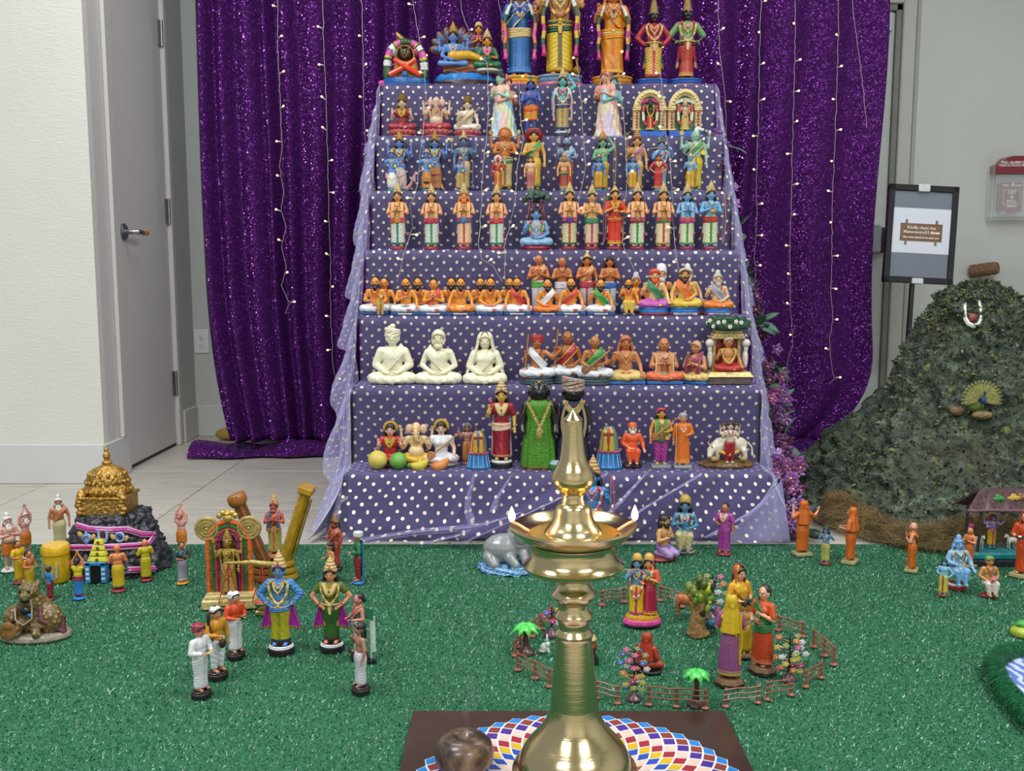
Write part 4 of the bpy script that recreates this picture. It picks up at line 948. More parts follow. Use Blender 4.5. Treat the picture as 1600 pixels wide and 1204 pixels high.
def beard_mesh(style):
    def fn(g):
        g.ell((0, -.056, -.078), (.052, .040, .040), 0, 16, 10); g.tube([(-.032, -.074, -.048), (0, -.086, -.036), (.032, -.074, -.048)], [.004, .008, .004], 0, 7)
        for s in (-1, 1): g.tube([(s*.060, -.03, -.02), (s*.052, -.045, -.06)], [.012, .020], 0, 7)
        if style == 'point': g.lathe([(.001, -.16), (.016, -.14), (.036, -.11), (.044, -.08), (.02, -.06)], 0, 14, c=(0, -.058, 0))
        if style == 'long':
            for q in range(5): g.tube([((q-2)*.018, -.070, -.08), ((q-2)*.016, -.085, -.14), ((q-2)*.008, -.09, -.20)], [.015, .013, .003], 0, 7)
    return _m(('beard', style), fn)
def crown_mesh(style):
    def fn(g):
        if style == 'tall':
            pf = [(.078, .032), (.088, .044), (.088, .062), (.072, .070), (.070, .080), (.080, .090), (.076, .104), (.058, .112), (.056, .122), (.066, .131), (.060, .146), (.042, .154), (.040, .162), (.048, .170), (.042, .184), (.026, .192), (.030, .204), (.020, .216), (.010, .222), (.015, .234), (.001, .255)]
            g.lathe(pf, 0, 24, c=(0, .008, 0), mod=lambda a, z, i: 1+(.05*cos(a*12) if i % 3 == 1 else 0)); 
            for q in range(7): g.ell((.082*sin((q-3)*.42), -.082*cos((q-3)*.42)+.008, .056), (.009, .007, .012), 1, 7, 5)
            g.ell((0, -.066, .105), (.012, .008, .016), 1, 8, 5)
        elif style == 'gopi':   # broad jewelled fan crown
            g.lathe([(.078, .03), (.086, .05), (.082, .09), (.075, .12), (.060, .15), (.03, .168), (.001, .172)], 0, 24, c=(0, .01, 0), mod=lambda a, z, i: 1+.04*cos(a*14)); 
            for q in range(9): g.ell((.085*sin((q-4)*.34), -.083*cos((q-4)*.34)+.01, .062), (.009, .007, .010), 1, 7, 5)
        elif style == 'peacock':
            g.lathe([(.076, .03), (.082, .048), (.070, .075), (.045, .095), (.01, .105)], 0, 20, c=(0, .01, 0)); g.ell((0, .0, .140), (.018, .006, .042), 1, 10, 7); g.ell((0, -.006, .150), (.009, .004, .016), 2, 8, 5)
            for s in (-1, 1): g.ell((s*.026, .002, .128), (.014, .006, .034), 1, 9, 6)
        elif style == 'small':
            g.lathe([(.076, .036), (.082, .052), (.068, .072), (.048, .10), (.030, .13), (.012, .155), (.001, .17)], 0, 20, c=(0, .01, 0), mod=lambda a, z, i: 1+.04*cos(a*10))
        elif style == 'turban':
            g.ell((0, .015, .055), (.086, .088, .058), 0, 20, 12)
            for q in range(6): 
                t0 = q*PI/6; g.tube([(.083*cos(a), .015+.085*sin(a), .048+.034*sin(a*1.0+t0*2)) for a in [i*2*PI/18 for i in range(18)]], .016, q % 2, 7, closed=True)
        elif style == 'turbantail':
            g.ell((0, .015, .052), (.084, .086, .055), 0, 20, 12)
            for q in range(5): g.tube([(.080*cos(a), .015+.082*sin(a), .045+.03*sin(a+q*1.3)) for a in [i*2*PI/18 for i in range(18)]], .016, 0, 7, closed=True)
            g.slab(lambda u, v: ((u-.5)*.09+.01*sin(v*7), .095+.01*sin(u*9), .06-.20*v), 6, 8, (0, .008, 0), 0)
        elif style == 'cap':
            g.lathe([(.080, .030), (.082, .060), (.070, .085), (.04, .100), (.001, .104)], 0, 24, c=(0, .012, 0)); g.tube([(.083*cos(a), .012+.083*sin(a), .036) for a in [i*2*PI/20 for i in range(20)]], .010, 1, 7, closed=True)
        elif style == 'tallcap':
            g.lathe([(.078, .030), (.083, .050), (.078, .10), (.066, .14), (.045, .165), (.001, .175)], 0, 24, c=(0, .012, 0)); g.tube([(.080*cos(a), .012+.080*sin(a), .045) for a in [i*2*PI/20 for i in range(20)]], .009, 1, 7, closed=True)
        elif style == 'bunwhite':
            g.ell((0, .028, .025), (.076, .074, .080), 0, 18, 12); g.lathe([(.05, .08), (.052, .095), (.040, .115), (.044, .13), (.03, .15), (.001, .165)], 0, 18, c=(0, .015, 0))
        elif style == 'ivorybun':
            for q in range(5): g.tube([(.074*cos(a), .01+.076*sin(a), .045+.022*sin(a*1+q*1.2)+.008*q) for a in [i*2*PI/18 for i in range(18)]], .015, 0, 7, closed=True)
            g.ell((0, .01, .06), (.074, .074, .045), 0, 16, 10); g.ell((0, .015, .125), (.034, .032, .026), 0, 12, 8); g.ell((-.03, .015, .112), (.03, .026, .016), 0, 10, 6)
        elif style == 'halo':
            g.lathe([(.001, -.004), (.088, -.004), (.096, 0), (.088, .004), (.001, .004)], 0, 36); 
            g.T = None
            for q in range(20): a = q*2*PI/20; g.ell((.096*cos(a), .096*sin(a), 0), (.012, .012, .006), 1, 6, 4)
        elif style == 'hood':   # five-plus cobra heads fanned behind
            for q in range(7):
                a = (q-3)*.40; x_ = .17*sin(a); z_ = .03+.17*cos(a)
                g.tube([(.03*sin(a), .06, -.10), (.11*sin(a), .055, -.02+.09*cos(a)), (x_, .03, z_)], [.02, .034, .036], q % 2, 9); g.ell((x_*1.08, .005, .03+(z_-.03)*1.09), (.028, .034, .022), q % 2, 9, 6)
                g.ell((x_*.98, -.005, z_*.96), (.014, .006, .03), 2, 8, 5)
        elif style == 'tree':
            rn = random.Random(4)
            for q in range(46):
                a = rn.uniform(0, 2*PI); r = rn.uniform(0, .23); g.ell((r*cos(a), .03+r*.5*sin(a), .235+.075*(1-(r/.23)**2)+rn.uniform(-.03, .03)), (.06, .045, .03), q % 2, 8, 5, Matrix.Rotation(rn.uniform(-.8, .8), 3, 'Y'))
            for s in (-1, -.5, .5, 1): g.tube([(s*.15, .05, -.20), (s*.12, .04, .0), (s*.10, .03, .20)], [.018, .015, .013], 2, 7)
        elif style == 'umbrella':
            g.T = Matrix.Translation((0, .07, .02)) @ Matrix.Rotation(rad(-62), 4, 'X'); g.lathe([(.165, -.02), (.17, -.01), (.15, .03), (.10, .06), (.03, .075), (.001, .078)], 0, 6); g.lathe([(.001, .0), (.150, -.012)], 1, 6); g.T = None; g.tube([(.12, .03, -.22), (.06, .06, .0)], .006, 2, 6)
        elif style == 'horse':
            g.cap((0, .01, .02), (.02, .0, .11), .05, .04); g.cap((.02, 0, .11), (.10, -.03, .09), .038, .026); g.ell((.11, -.035, .085), (.03, .026, .024)); 
            for s in (-1, 1): g.lathe([(.014, 0), (.008, .03), (.001, .045)], 0, 8, c=(.0+.0*s, s*.02, .14))
            for q in range(6): g.ell((-.045+.008*q, .01, .0+.03*q), (.018, .018, .022), 1, 7, 5)
        elif style == 'lion':
            g.ell((0, .01, .0), (.105, .075, .115), 0, 18, 12)
            for q in range(16): a = q*2*PI/16; g.ell((.10*cos(a), -.01, .0+.105*sin(a)), (.026, .03, .026), 0, 7, 5)
            g.ell((0, -.095, -.03), (.036, .03, .026), 1, 10, 7); g.ell((0, -.122, -.022), (.012, .008, .008), 2, 6, 5); g.ell((0, -.105, -.05), (.026, .02, .009), 3, 8, 5)
        elif style == 'elephant':
            for s in (-1, 1): g.ell((s*.105, .0, -.01), (.056, .016, .072), 0, 14, 9); g.ell((s*.105, -.012, -.01), (.038, .01, .052), 1, 12, 8); g.tube([(s*.03, -.08, -.05), (s*.05, -.12, -.06), (s*.055, -.135, -.04)], [.010, .008, .003], 2, 7)
            g.tube([(0, -.075, -.01), (0, -.115, -.06), (.005, -.125, -.12), (.03, -.125, -.17), (.06, -.125, -.165)], [.036, .032, .025, .018, .012], 0, 12)
        elif style == 'veil':
            def vf(u, v):
                a = lerp(-2.5, 2.5, u)+PI/2; w_ = interp([(0, .3), (.12, .75), (.25, .98), (.45, 1.0), (.7, 1.30), (1, 1.65)], v); z_ = interp([(0, .108), (.12, .095), (.25, .055), (.45, -.03), (.7, -.14), (1, -.34)], v)
                return (.086*w_*cos(a)*1.0, .015+.098*w_*sin(a)*(.85 if v < .5 else .72)+(.012*sin(u*26) if v > .4 else .003*sin(u*20)), z_)
            g.slab(vf, 36, 24, (0, .0, .004), 0, lambda u, v: 1 if (u < .05 or u > .95) else 0); 
        elif style == 'cone': g.lathe([(.078, .03), (.084, .05), (.06, .09), (.062, .10), (.04, .14), (.042, .15), (.02, .19), (.001, .23)], 0, 20, c=(0, .01, 0))
        elif style == 'bands':  # tall ringed headdress
            pf = []; 
            for q in range(6): r = .066-.006*q; z = .04+.032*q; pf += [(r, z), (r+.008, z+.008), (r+.006, z+.022), (r-.004, z+.028)]
            g.lathe(pf+[(.02, .245), (.022, .26), (.001, .275)], 0, 24, c=(0, .01, 0))
    return _m(('crown', style), fn, 4)
CH_ = {'tall': .155, 'gopi': .075, 'peacock': .085, 'small': .075, 'turban': .05, 'turbantail': .03, 'cap': .015, 'tallcap': .08, 'bunwhite': .07, 'ivorybun': .055, 'halo': .02, 'hood': .16, 'tree': .25, 'umbrella': .08, 'horse': .06, 'lion': .03, 'elephant': .0, 'veil': .012, 'cone': .13, 'bands': .18}
# ---- torso pieces
def fy(x, z):   # front surface of the torso
    ry = interp([(.45, .092), (.52, .082), (.58, .074), (.65, .076), (.70, .086), (.75, .068), (.80, .045)], z); rx = interp([(.45, .13), (.58, .105), (.70, .13), (.76, .155), (.80, .07)], z)
    return -ry*math.sqrt(max(.02, 1-(x/rx)**2))
def f_drape(g, dz, mir=1, inf=.0):
    def df(u, v):
        a = u*2*PI; w_ = (v-.5)*.105; x_ = cos(a)*(.112+inf)-.6*w_; z_ = .672+.130*cos(a)+.8*w_
        return (mir*x_, max(-1, min(1, sin(a)*1.7))*(fy(x_, z_)-.010-inf-.0045*sin(v*22+u*4)), z_+dz)
    g.slab(df, 40, 8, (0, 0, .004), 0, lambda u, v: 1 if v < .13 or v > .87 else 0)
def f_neck(g, dz, zs=(.70, .64), big=.0):
    for q, zb in enumerate(zs):
        pts = []
        for i in range(17):
            t = (i-8)/8; x_ = t*(.052+.02*q); z_ = lerp(zb, .79, abs(t)**1.7); pts.append((x_, fy(x_, z_)-.007-big, z_+dz))
        g.tube(pts, .0065+.002*q+big, q % 2, 7)
        for i in range(1, 16, 2): p = pts[i]; g.ell((p[0], p[1]-.004, p[2]-.006), .0075+big, (q+1) % 2, 6, 5)
    g.ell((0, fy(0, zs[-1])-.014-big, zs[-1]+dz-.012), (.015, .008, .018), 0, 8, 6)
def f_garland(g, dz, zb=.40, r=.017, pat=(0, 0, 1, 2, 2, 1), x0=.07, x1=.115):
    n = 40; pts = []
    for i in range(n+1):
        t = (i-n/2)/(n/2); at = abs(t); z_ = zb+(.80-zb)*(at**1.5); x_ = (1 if t > 0 else -1)*(x1*math.sin(min(1, at*1.15)*PI/2)*(.9+.1*at) if at < .9 else lerp(x1, x0, (at-.9)/.1)); x_ = x_ if at > .02 else 0
        pts.append((x_, min(fy(min(.10, abs(x_)), max(.45, z_)), -.045)-.018, z_+dz))
    g.tube(pts, [r*(1.12 if i % 2 else .95) for i in range(n+1)], 0, 8, mf=lambda i, j: pat[int(abs(i-n/2)/2.0) % len(pat)])
def f_sidegarland(g, dz, s, zb=.18, r=.020, x=.165, pat=(0, 1, 2, 3, 2, 1)):
    if 1:
        pts = [(s*.075, -.055, .80), (s*.12, -.075, .74), (s*.15, -.085, .66)]+[(s*(x+.006*sin(i)), -.09, .60-(.60-zb)*i/12) for i in range(13)]
        pts = [(a, b, c+dz) for a, b, c in pts]
        g.tube(pts, [r*.7]+[r*(1+.12*(i % 2)) for i in range(13)]+[r*1.2, r*1.5], 0, 9, mf=lambda i, j: pat[i//2 % len(pat)] if i < 12 else 3)
def f_sash(g, dz, style=0):
    for q in range(4): g.tube([(.124*cos(a)*1.0, .092*sin(a), .52-.026*q+dz+.014*sin(a+q*.3)) for a in [i*2*PI/28 for i in range(28)]], .017, 1 if q == 1 else 0, 7, closed=True)
    g.ell((0, -.104, .50+dz), (.024, .016, .022), 1, 9, 6)
    if style: [g.slab(lambda u, v, s=s: (s*.03+(u-.5)*.05*(1+v), -.105-.012*sin(u*8), .49-.16*v+dz), 5, 6, (0, .006, 0), 0) for s in (-1, 1)]
def f_sidefan(g, s, w=.09):
    zt, zb, x0 = (.52, .20, .085) if w > .1 else (.45, .17, .10)
    def ff(u, v): return (s*(x0+.012*v+w*(.45+.55*v)*u), -.015+.016*cos(u*24), lerp(zt, zb, v)-.02*u)
    g.slab(ff, 14, 10, (0, .035, 0), 0, lambda u, v: 1 if v > (.86 if w > .05 else .72) else 0)
def f_bangles(g, pose, aL, aR):
    dz = DZ[pose]
    for s, nm in ((-1, aL), (1, aR)):
        if nm == 'none': continue
        sh, e, w, h = armj(nm, s, dz)
        for p, q, t, r in ((sh, e, .45, .040), (e, w, .86, .027)):
            c = p.lerp(q, t); d = (q-p).normalized(); u = d.orthogonal().normalized(); v = d.cross(u)
            g.tube([c+u*cos(a)*r+v*sin(a)*r for a in [i*2*PI/12 for i in range(12)]], .0065, 0, 6, closed=True)
def f_shawl(g, dz):
    """cloth over both shoulders, hanging in front and round the back"""
    for s in (-1, 1):
        def sf(u, v, s=s): 
            z_ = interp([(0, .62), (.4, .80), (.55, .815), (.7, .79), (1, .45)], v); y_ = interp([(0, .085), (.4, .05), (.55, 0), (.7, -.055), (.85, -.095), (1, -.105)], v)
            return (s*(.055+.075*u+.006*sin(v*14)), y_-.006*sin(u*12)-(.012 if v > .6 else -.012), z_+dz-.03*u*(v > .2 and v < .8))
        g.slab(sf, 6, 18, (0, 0, .006), 0, lambda u, v: 1 if u > .82 or v > .93 else 0)
def f_palms(g, pose, arms):
    for s, nm in ((-1, arms[0]), (1, arms[1])): sh, e, w, h = armj(nm, s, DZ[pose]); g.ell(w+h*.045, (.026, .022, .040), 0, 9, 6, h.to_track_quat('Z', 'Y').to_matrix()); g.ell((-s*.06, -.178+.02*s, .050), (.056, .026, .022), 0, 9, 6) if pose == 'sit' else 0
# ---- bases
def base_mesh(style):
    def fn(g):
        if style == 'round': g.lathe([(.150, 0), (.158, .008), (.158, .022), (.148, .030), (.140, .036), (.134, .05), (.12, .055)], 0, 36, sy=.85, mf=lambda a, i: 0 if i < 3 else 1)
        elif style == 'two': g.lathe([(.150, 0), (.160, .008), (.156, .022), (.162, .040), (.158, .070), (.150, .078), (.140, .080), (.142, .098), (.130, .108)], 0, 36, sy=.9, mf=lambda a, i: 0 if i < 5 else 1)
        elif style == 'oval': g.lathe([(.255, 0), (.262, .012), (.262, .03), (.250, .04)], 0, 40, sy=.72, mf=lambda a, i: 0)
        elif style == 'ovaltier': g.lathe([(.245, 0), (.255, .010), (.252, .030), (.235, .035), (.225, .040), (.238, .055), (.222, .07), (.225, .085), (.24, .095), (.235, .11)], 0, 40, sy=.72, mf=lambda a, i: 0 if i < 3 else 1)
        elif style == 'box': g.box((0, 0, .03), (.34, .26, .06), 0, bev=.008)
        elif style == 'flatbox': g.box((0, 0, .022), (.50, .34, .044), 0, bev=.008)
        elif style == 'rock':
            g.lathe([(.17, 0), (.185, .02), (.18, .05), (.16, .075), (.12, .085)], 0, 30, sy=.85, mod=lambda a, z, i: 1+.07*sin(a*5+z*40)+.04*sin(a*11))
        elif style == 'rockdisc':
            g.lathe([(.20, 0), (.205, .008), (.20, .018)], 0, 36, sy=.85, mf=lambda a, i: 0); g.lathe([(.175, .016), (.185, .03), (.17, .06), (.15, .085), (.12, .09)], 1, 36, sy=.85, mod=lambda a, z, i: 1+.05*sin(a*7)+.03*sin(a*13+z*50))
        elif style == 'lotus':
            g.T = Matrix.Diagonal((1.28, 1.28, 1, 1)); g.lathe([(.19, 0), (.21, .01), (.17, .025), (.15, .045)], 0, 30, sy=.8)
            for ly in range(2):
                for q in range(16):
                    a = q*2*PI/16+ly*.2; R = Matrix.Rotation(a, 3, 'Z') @ Matrix.Rotation(.75-.35*ly, 3, 'Y'); c = R @ Vector((0, 0, 0))
                    g.ell((cos(a)*(.185-.01*ly), sin(a)*(.145-.01*ly), .075+.030*ly), (.016, .034, .042), 1, 7, 6, R)
            g.lathe([(.12, .045), (.19, .10), (.185, .125), (.001, .127)], 1, 30, sy=.8)
        elif style == 'cushion': g.lathe([(.20, 0), (.235, .015), (.24, .035), (.225, .055), (.18, .062)], 0, 36, sy=.72)
        elif style == 'stone': g.ell((0, .06, .075), (.15, .13, .085), 0, 20, 12); g.lathe([(.185, 0), (.19, .02), (.17, .03)], 1, 32, sy=1.0)
    return _m(('base', style), fn, 2, 40)
BH = {'round': .055, 'two': .108, 'oval': .04, 'ovaltier': .11, 'box': .06, 'flatbox': .044, 'rock': .085, 'rockdisc': .088, 'lotus': .127, 'cushion': .062, 'stone': .03, None: 0}
TOP = {'stand': .997, 'sit': .587, 'perch': .747, 'kneel': .667}
# ---- things held, in body space
def prop_mesh(style):
    def fn(g):
        if style == 'flute': g.tube([(-.24, -.155, .825), (.06, -.15, .845)], .008, 0, 8)
        elif style == 'staff': g.tube([(-.155, -.15, .03), (-.15, -.14, .78)], .007, 0, 8)
        elif style == 'sword': g.tube([(.17, -.08, .55), (.19, -.10, .02)], [.010, .008], 0, 7, flat=.3); g.box((.172, -.08, .50), (.06, .015, .012), 1)
        elif style == 'bow': g.tube([(.20+.055*cos(a), -.06, .5+.46*sin(a)) for a in [(-1.35+i*.225) for i in range(13)]], .008, 0, 7); g.tube([(.212, -.06, .05), (.212, -.06, .95)], .002, 1, 5)
        elif style == 'mace': g.tube([(.175, -.07, .08), (.175, -.07, .52)], .012, 0, 9); g.lathe([(.001, 0), (.03, .01), (.044, .04), (.04, .07), (.02, .09), (.012, .1)], 0, 16, c=(.175, -.07, .0))
        elif style == 'veena':
            g.lathe([(.001, -.03), (.05, -.022), (.066, .0), (.06, .02), (.001, .024)], 0, 20, c=(0, 0, 0)); n = len(g.v)
            for i in range(n): x_, y_, z_ = g.v[i]; g.v[i] = (x_-.14, -z_-.16, y_+.52)
            g.tube([(-.14, -.165, .52), (.21, -.12, .80)], [.017, .013], 0, 8); g.tube([(-.16, -.188, .51), (.21, -.140, .80)], .0022, 1, 5); g.ell((.23, -.12, .82), (.028, .024, .028), 0, 10, 7)
            for q in range(6): t = .3+.11*q; g.ell((lerp(-.14, .21, t)+.012, lerp(-.19, -.14, t), lerp(.52, .80, t)-.004), (.006, .005, .006), 1, 6, 4)
        elif style == 'tambura':
            g.ell((-.185, -.10, .47), (.070, .045, .082), 0, 20, 13); g.ell((-.185, -.135, .47), (.055, .016, .064), 1, 16, 9)
            g.tube([(-.178, -.10, .54), (-.125, -.06, 1.04)], [.019, .017], 0, 9); g.tube([(-.18, -.155, .45), (-.128, -.082, 1.02)], .003, 1, 5); 
            for q in (0, 1): g.tube([(-.16, -.06, .92+.05*q), (-.10, -.06, .925+.05*q)], .006, 2, 6)
            for q in range(12): a = q*2*PI/12; g.ell((-.185+.055*cos(a), -.140, .47+.064*sin(a)), .005, 1, 5, 4)
        elif style == 'discR' or style == 'discs':   # wheel and conch in the raised rear hands
            g.lathe([(.001, -.005), (.034, -.005), (.038, 0), (.034, .005), (.001, .005)], 0, 18); 
            for q in range(8): a = q*2*PI/8; g.ell((.04*cos(a), .04*sin(a), 0), (.008, .008, .005), 0, 5, 4)
            n = len(g.v)
            for i in range(n): x_, y_, z_ = g.v[i]; g.v[i] = (x_-.235, -z_-.0, y_+.945)
            g.lathe([(.001, -.05), (.012, -.035), (.026, -.01), (.030, .012), (.02, .03), (.024, .036), (.008, .045), (.001, .05)], 1, 14, c=(.235, 0, .945))
        elif style == 'yellowdisc': g.lathe([(.001, -.006), (.040, -.006), (.042, 0), (.040, .006), (.001, .006)], 0, 22); g.v = [(x_+.10, -z_-.175, y_+.60) for x_, y_, z_ in g.v]
        elif style == 'pot': g.lathe([(.001, 0), (.03, .004), (.052, .03), (.054, .05), (.036, .075), (.024, .085), (.034, .097), (.03, .10), (.001, .095)], 0, 20, c=(.0, -.20, .56))
        elif style == 'cymbals': [g.lathe([(.001, .008), (.016, .004), (.036, 0), (.034, -.003), (.001, .002)], 0, 16, c=(s*.03, -.20, .61)) for s in (-1, 1)]
        elif style == 'drum': g.tube([(-.14, -.14, .56), (-.06, -.15, .56), (.06, -.15, .56), (.14, -.14, .56)], [.045, .062, .062, .045], 0, 16); [g.tube([(s*.138, -.14, .56), (s*.146, -.14, .56)], .046, 1, 16) for s in (-1, 1)]; g.tube([(-.12, -.10, .58), (-.05, .06, .80), (.05, .06, .80), (.12, -.10, .58)], .006, 1, 6)
        elif style == 'axe': g.tube([(-.20, -.09, .10), (-.20, -.09, .95)], .009, 0, 7); g.slab(lambda u, v: (-.20+.07*u, -.09-.006, .93-.10*(v-.5)*(.5+u)), 4, 4, (0, .012, 0), 1)
        elif style == 'plough': g.tube([(-.20, -.09, .30), (-.19, -.09, 1.0), (-.14, -.1, 1.08)], .010, 0, 7)
        elif style == 'tray': g.lathe([(.001, .0), (.06, .002), (.074, .014), (.076, .02), (.07, .016), (.001, .006)], 0, 24, c=(0, -.21, .61)); g.ell((0, -.21, .63), (.03, .03, .02), 1, 10, 7)
        elif style == 'parrot': g.ell((-.15, -.02, .83), (.016, .02, .035), 0, 9, 7, Matrix.Rotation(-.5, 3, 'Y')); g.ell((-.145, -.035, .868), .014, 0, 8, 6); g.tube([(-.155, -.01, .81), (-.175, .01, .73)], [.010, .003], 0, 6); g.ell((-.145, -.052, .868), (.005, .008, .005), 1, 6, 5)
        elif style == 'book': g.box((0, -.19, .60), (.09, .012, .065), 0, bev=.003)
        elif style == 'instr': g.box((.02, -.18, .60), (.12, .03, .05), 0, bev=.008); g.ell((.02, -.18, .63), (.02, .014, .01), 1, 8, 5)
        elif style == 'strings':  g.box((-.15, -.02, .86), (.05, .03, .20), 0, bev=.006); g.tube([(-.14, -.10, .52), (-.15, -.03, .80)], .014, 0, 8); g.ell((-.02, -.16, .47), (.06, .04, .075), 0, 14, 9); g.tube([(-.02, -.18, .50), (.05, -.17, .56)], .006, 1, 6)
        elif style == 'child': g.ell((.06, -.11, .93), (.048, .050, .055), 0, 14, 10); g.cap((.07, -.10, .82), (.07, -.10, .72), .055, .06); g.cap((.02, -.12, .80), (-.07, -.11, .82), .024, .02); g.cap((.08, -.12, .66), (.09, -.15, .56), .034, .026)
        elif style == 'fishtail':
            g.lathe([(.001, .0), (.07, .01), (.125, .07), (.142, .16), (.135, .26), (.118, .36), (.10, .44), (.09, .50)], 0, 32, sy=.72, mod=lambda a, z, i: 1+.015*sin(a*16+z*60)); g.tube([(.06, 0, .05), (.15, .0, .03), (.22, 0, .12), (.25, 0, .22)], [.07, .05, .03, .012], 1, 10); g.slab(lambda u, v: (.22+.09*v, -.004, .20+.02*v+(u-.5)*.22*v+.05*v), 6, 5, (0, .012, 0), 1); g.slab(lambda u, v: (-.10-.07*v, -.02, .42-.14*u+.02*v), 4, 4, (0, .012, 0), 1)
            g.tube([(-.10, -.075, .30), (0, -.108, .24), (.10, -.075, .30)], .006, 2, 6)
        elif style == 'tortoise':
            g.lathe([(.09, .0), (.155, .04), (.15, .08), (.135, .20), (.14, .28), (.125, .36), (.11, .44), (.095, .50)], 0, 28, sy=.75, mod=lambda a, z, i: 1+.02*sin(a*9)); 
            for s in (-1, 1): g.cap((s*.12, -.04, .10), (s*.16, -.09, .02), .035, .028, 1, 8); 
            g.lathe([(.001, .02), (.04, .03), (.08, .12), (.10, .2), (.03, .22)], 1, 18, c=(0, -.06, 0), sy=.6); g.tube([(-.12, -.06, .30), (0, -.12, .29), (.12, -.06, .30)], .012, 2, 7)
        elif style == 'robe': # long gown from shoulders to ankles
            pf = [(.150, .04), (.148, .12), (.138, .30), (.128, .45), (.120, .56), (.136, .68), (.140, .74), (.118, .79), (.06, .815)]
            g.lathe(pf, 0, 48, sy=.72, mod=lambda a, z, i: 1+(.022*sin(a*9+z*7) if z < .6 else .006*sin(a*8)), mf=lambda a, i: 1 if i == 0 else 0)
        elif style == 'sarong': g.lathe([(.150, .04), (.146, .12), (.140, .30), (.134, .45), (.118, .54)], 0, 48, sy=.70, mod=lambda a, z, i: 1+.02*sin(a*10))
        elif style == 'pallu': g.slab(lambda u, v: (-.10-.045*u+.01*sin(v*9), .045+.03*u, .80-.62*v), 6, 18, (-.006, .006, 0), 0, lambda u, v: 1 if u > .8 or v > .95 else 0)
        elif style == 'backpanel': g.slab(lambda u, v: ((u-.5)*.30*(1-.25*v), .075+.02*cos((u-.5)*5), .05+.75*v), 10, 12, (0, .02, 0), 0)
        elif style == 'coil':
            for q in range(3): g.tube([(.19*cos(a)*(1-.06*q), .02+.15*sin(a)*(1-.06*q), -.02-.045*(2-q)+.045*2-.09+.02*q) for a in [i*2*PI/24 for i in range(24)]], .034, q % 2, 9, closed=True)
        elif style == 'belt': g.tube([(.128*cos(a), .095*sin(a), .525) for a in [i*2*PI/28 for i in range(28)]], .012, 0, 8, closed=True); g.ell((0, -.108, .525), (.03, .014, .024), 0, 10, 7); g.slab(lambda u, v: ((u-.5)*.05*(1-.4*v), -.110, .51-.11*v), 3, 5, (0, .008, 0), 0)
    return _m(('prop', style), fn, 3, 50)

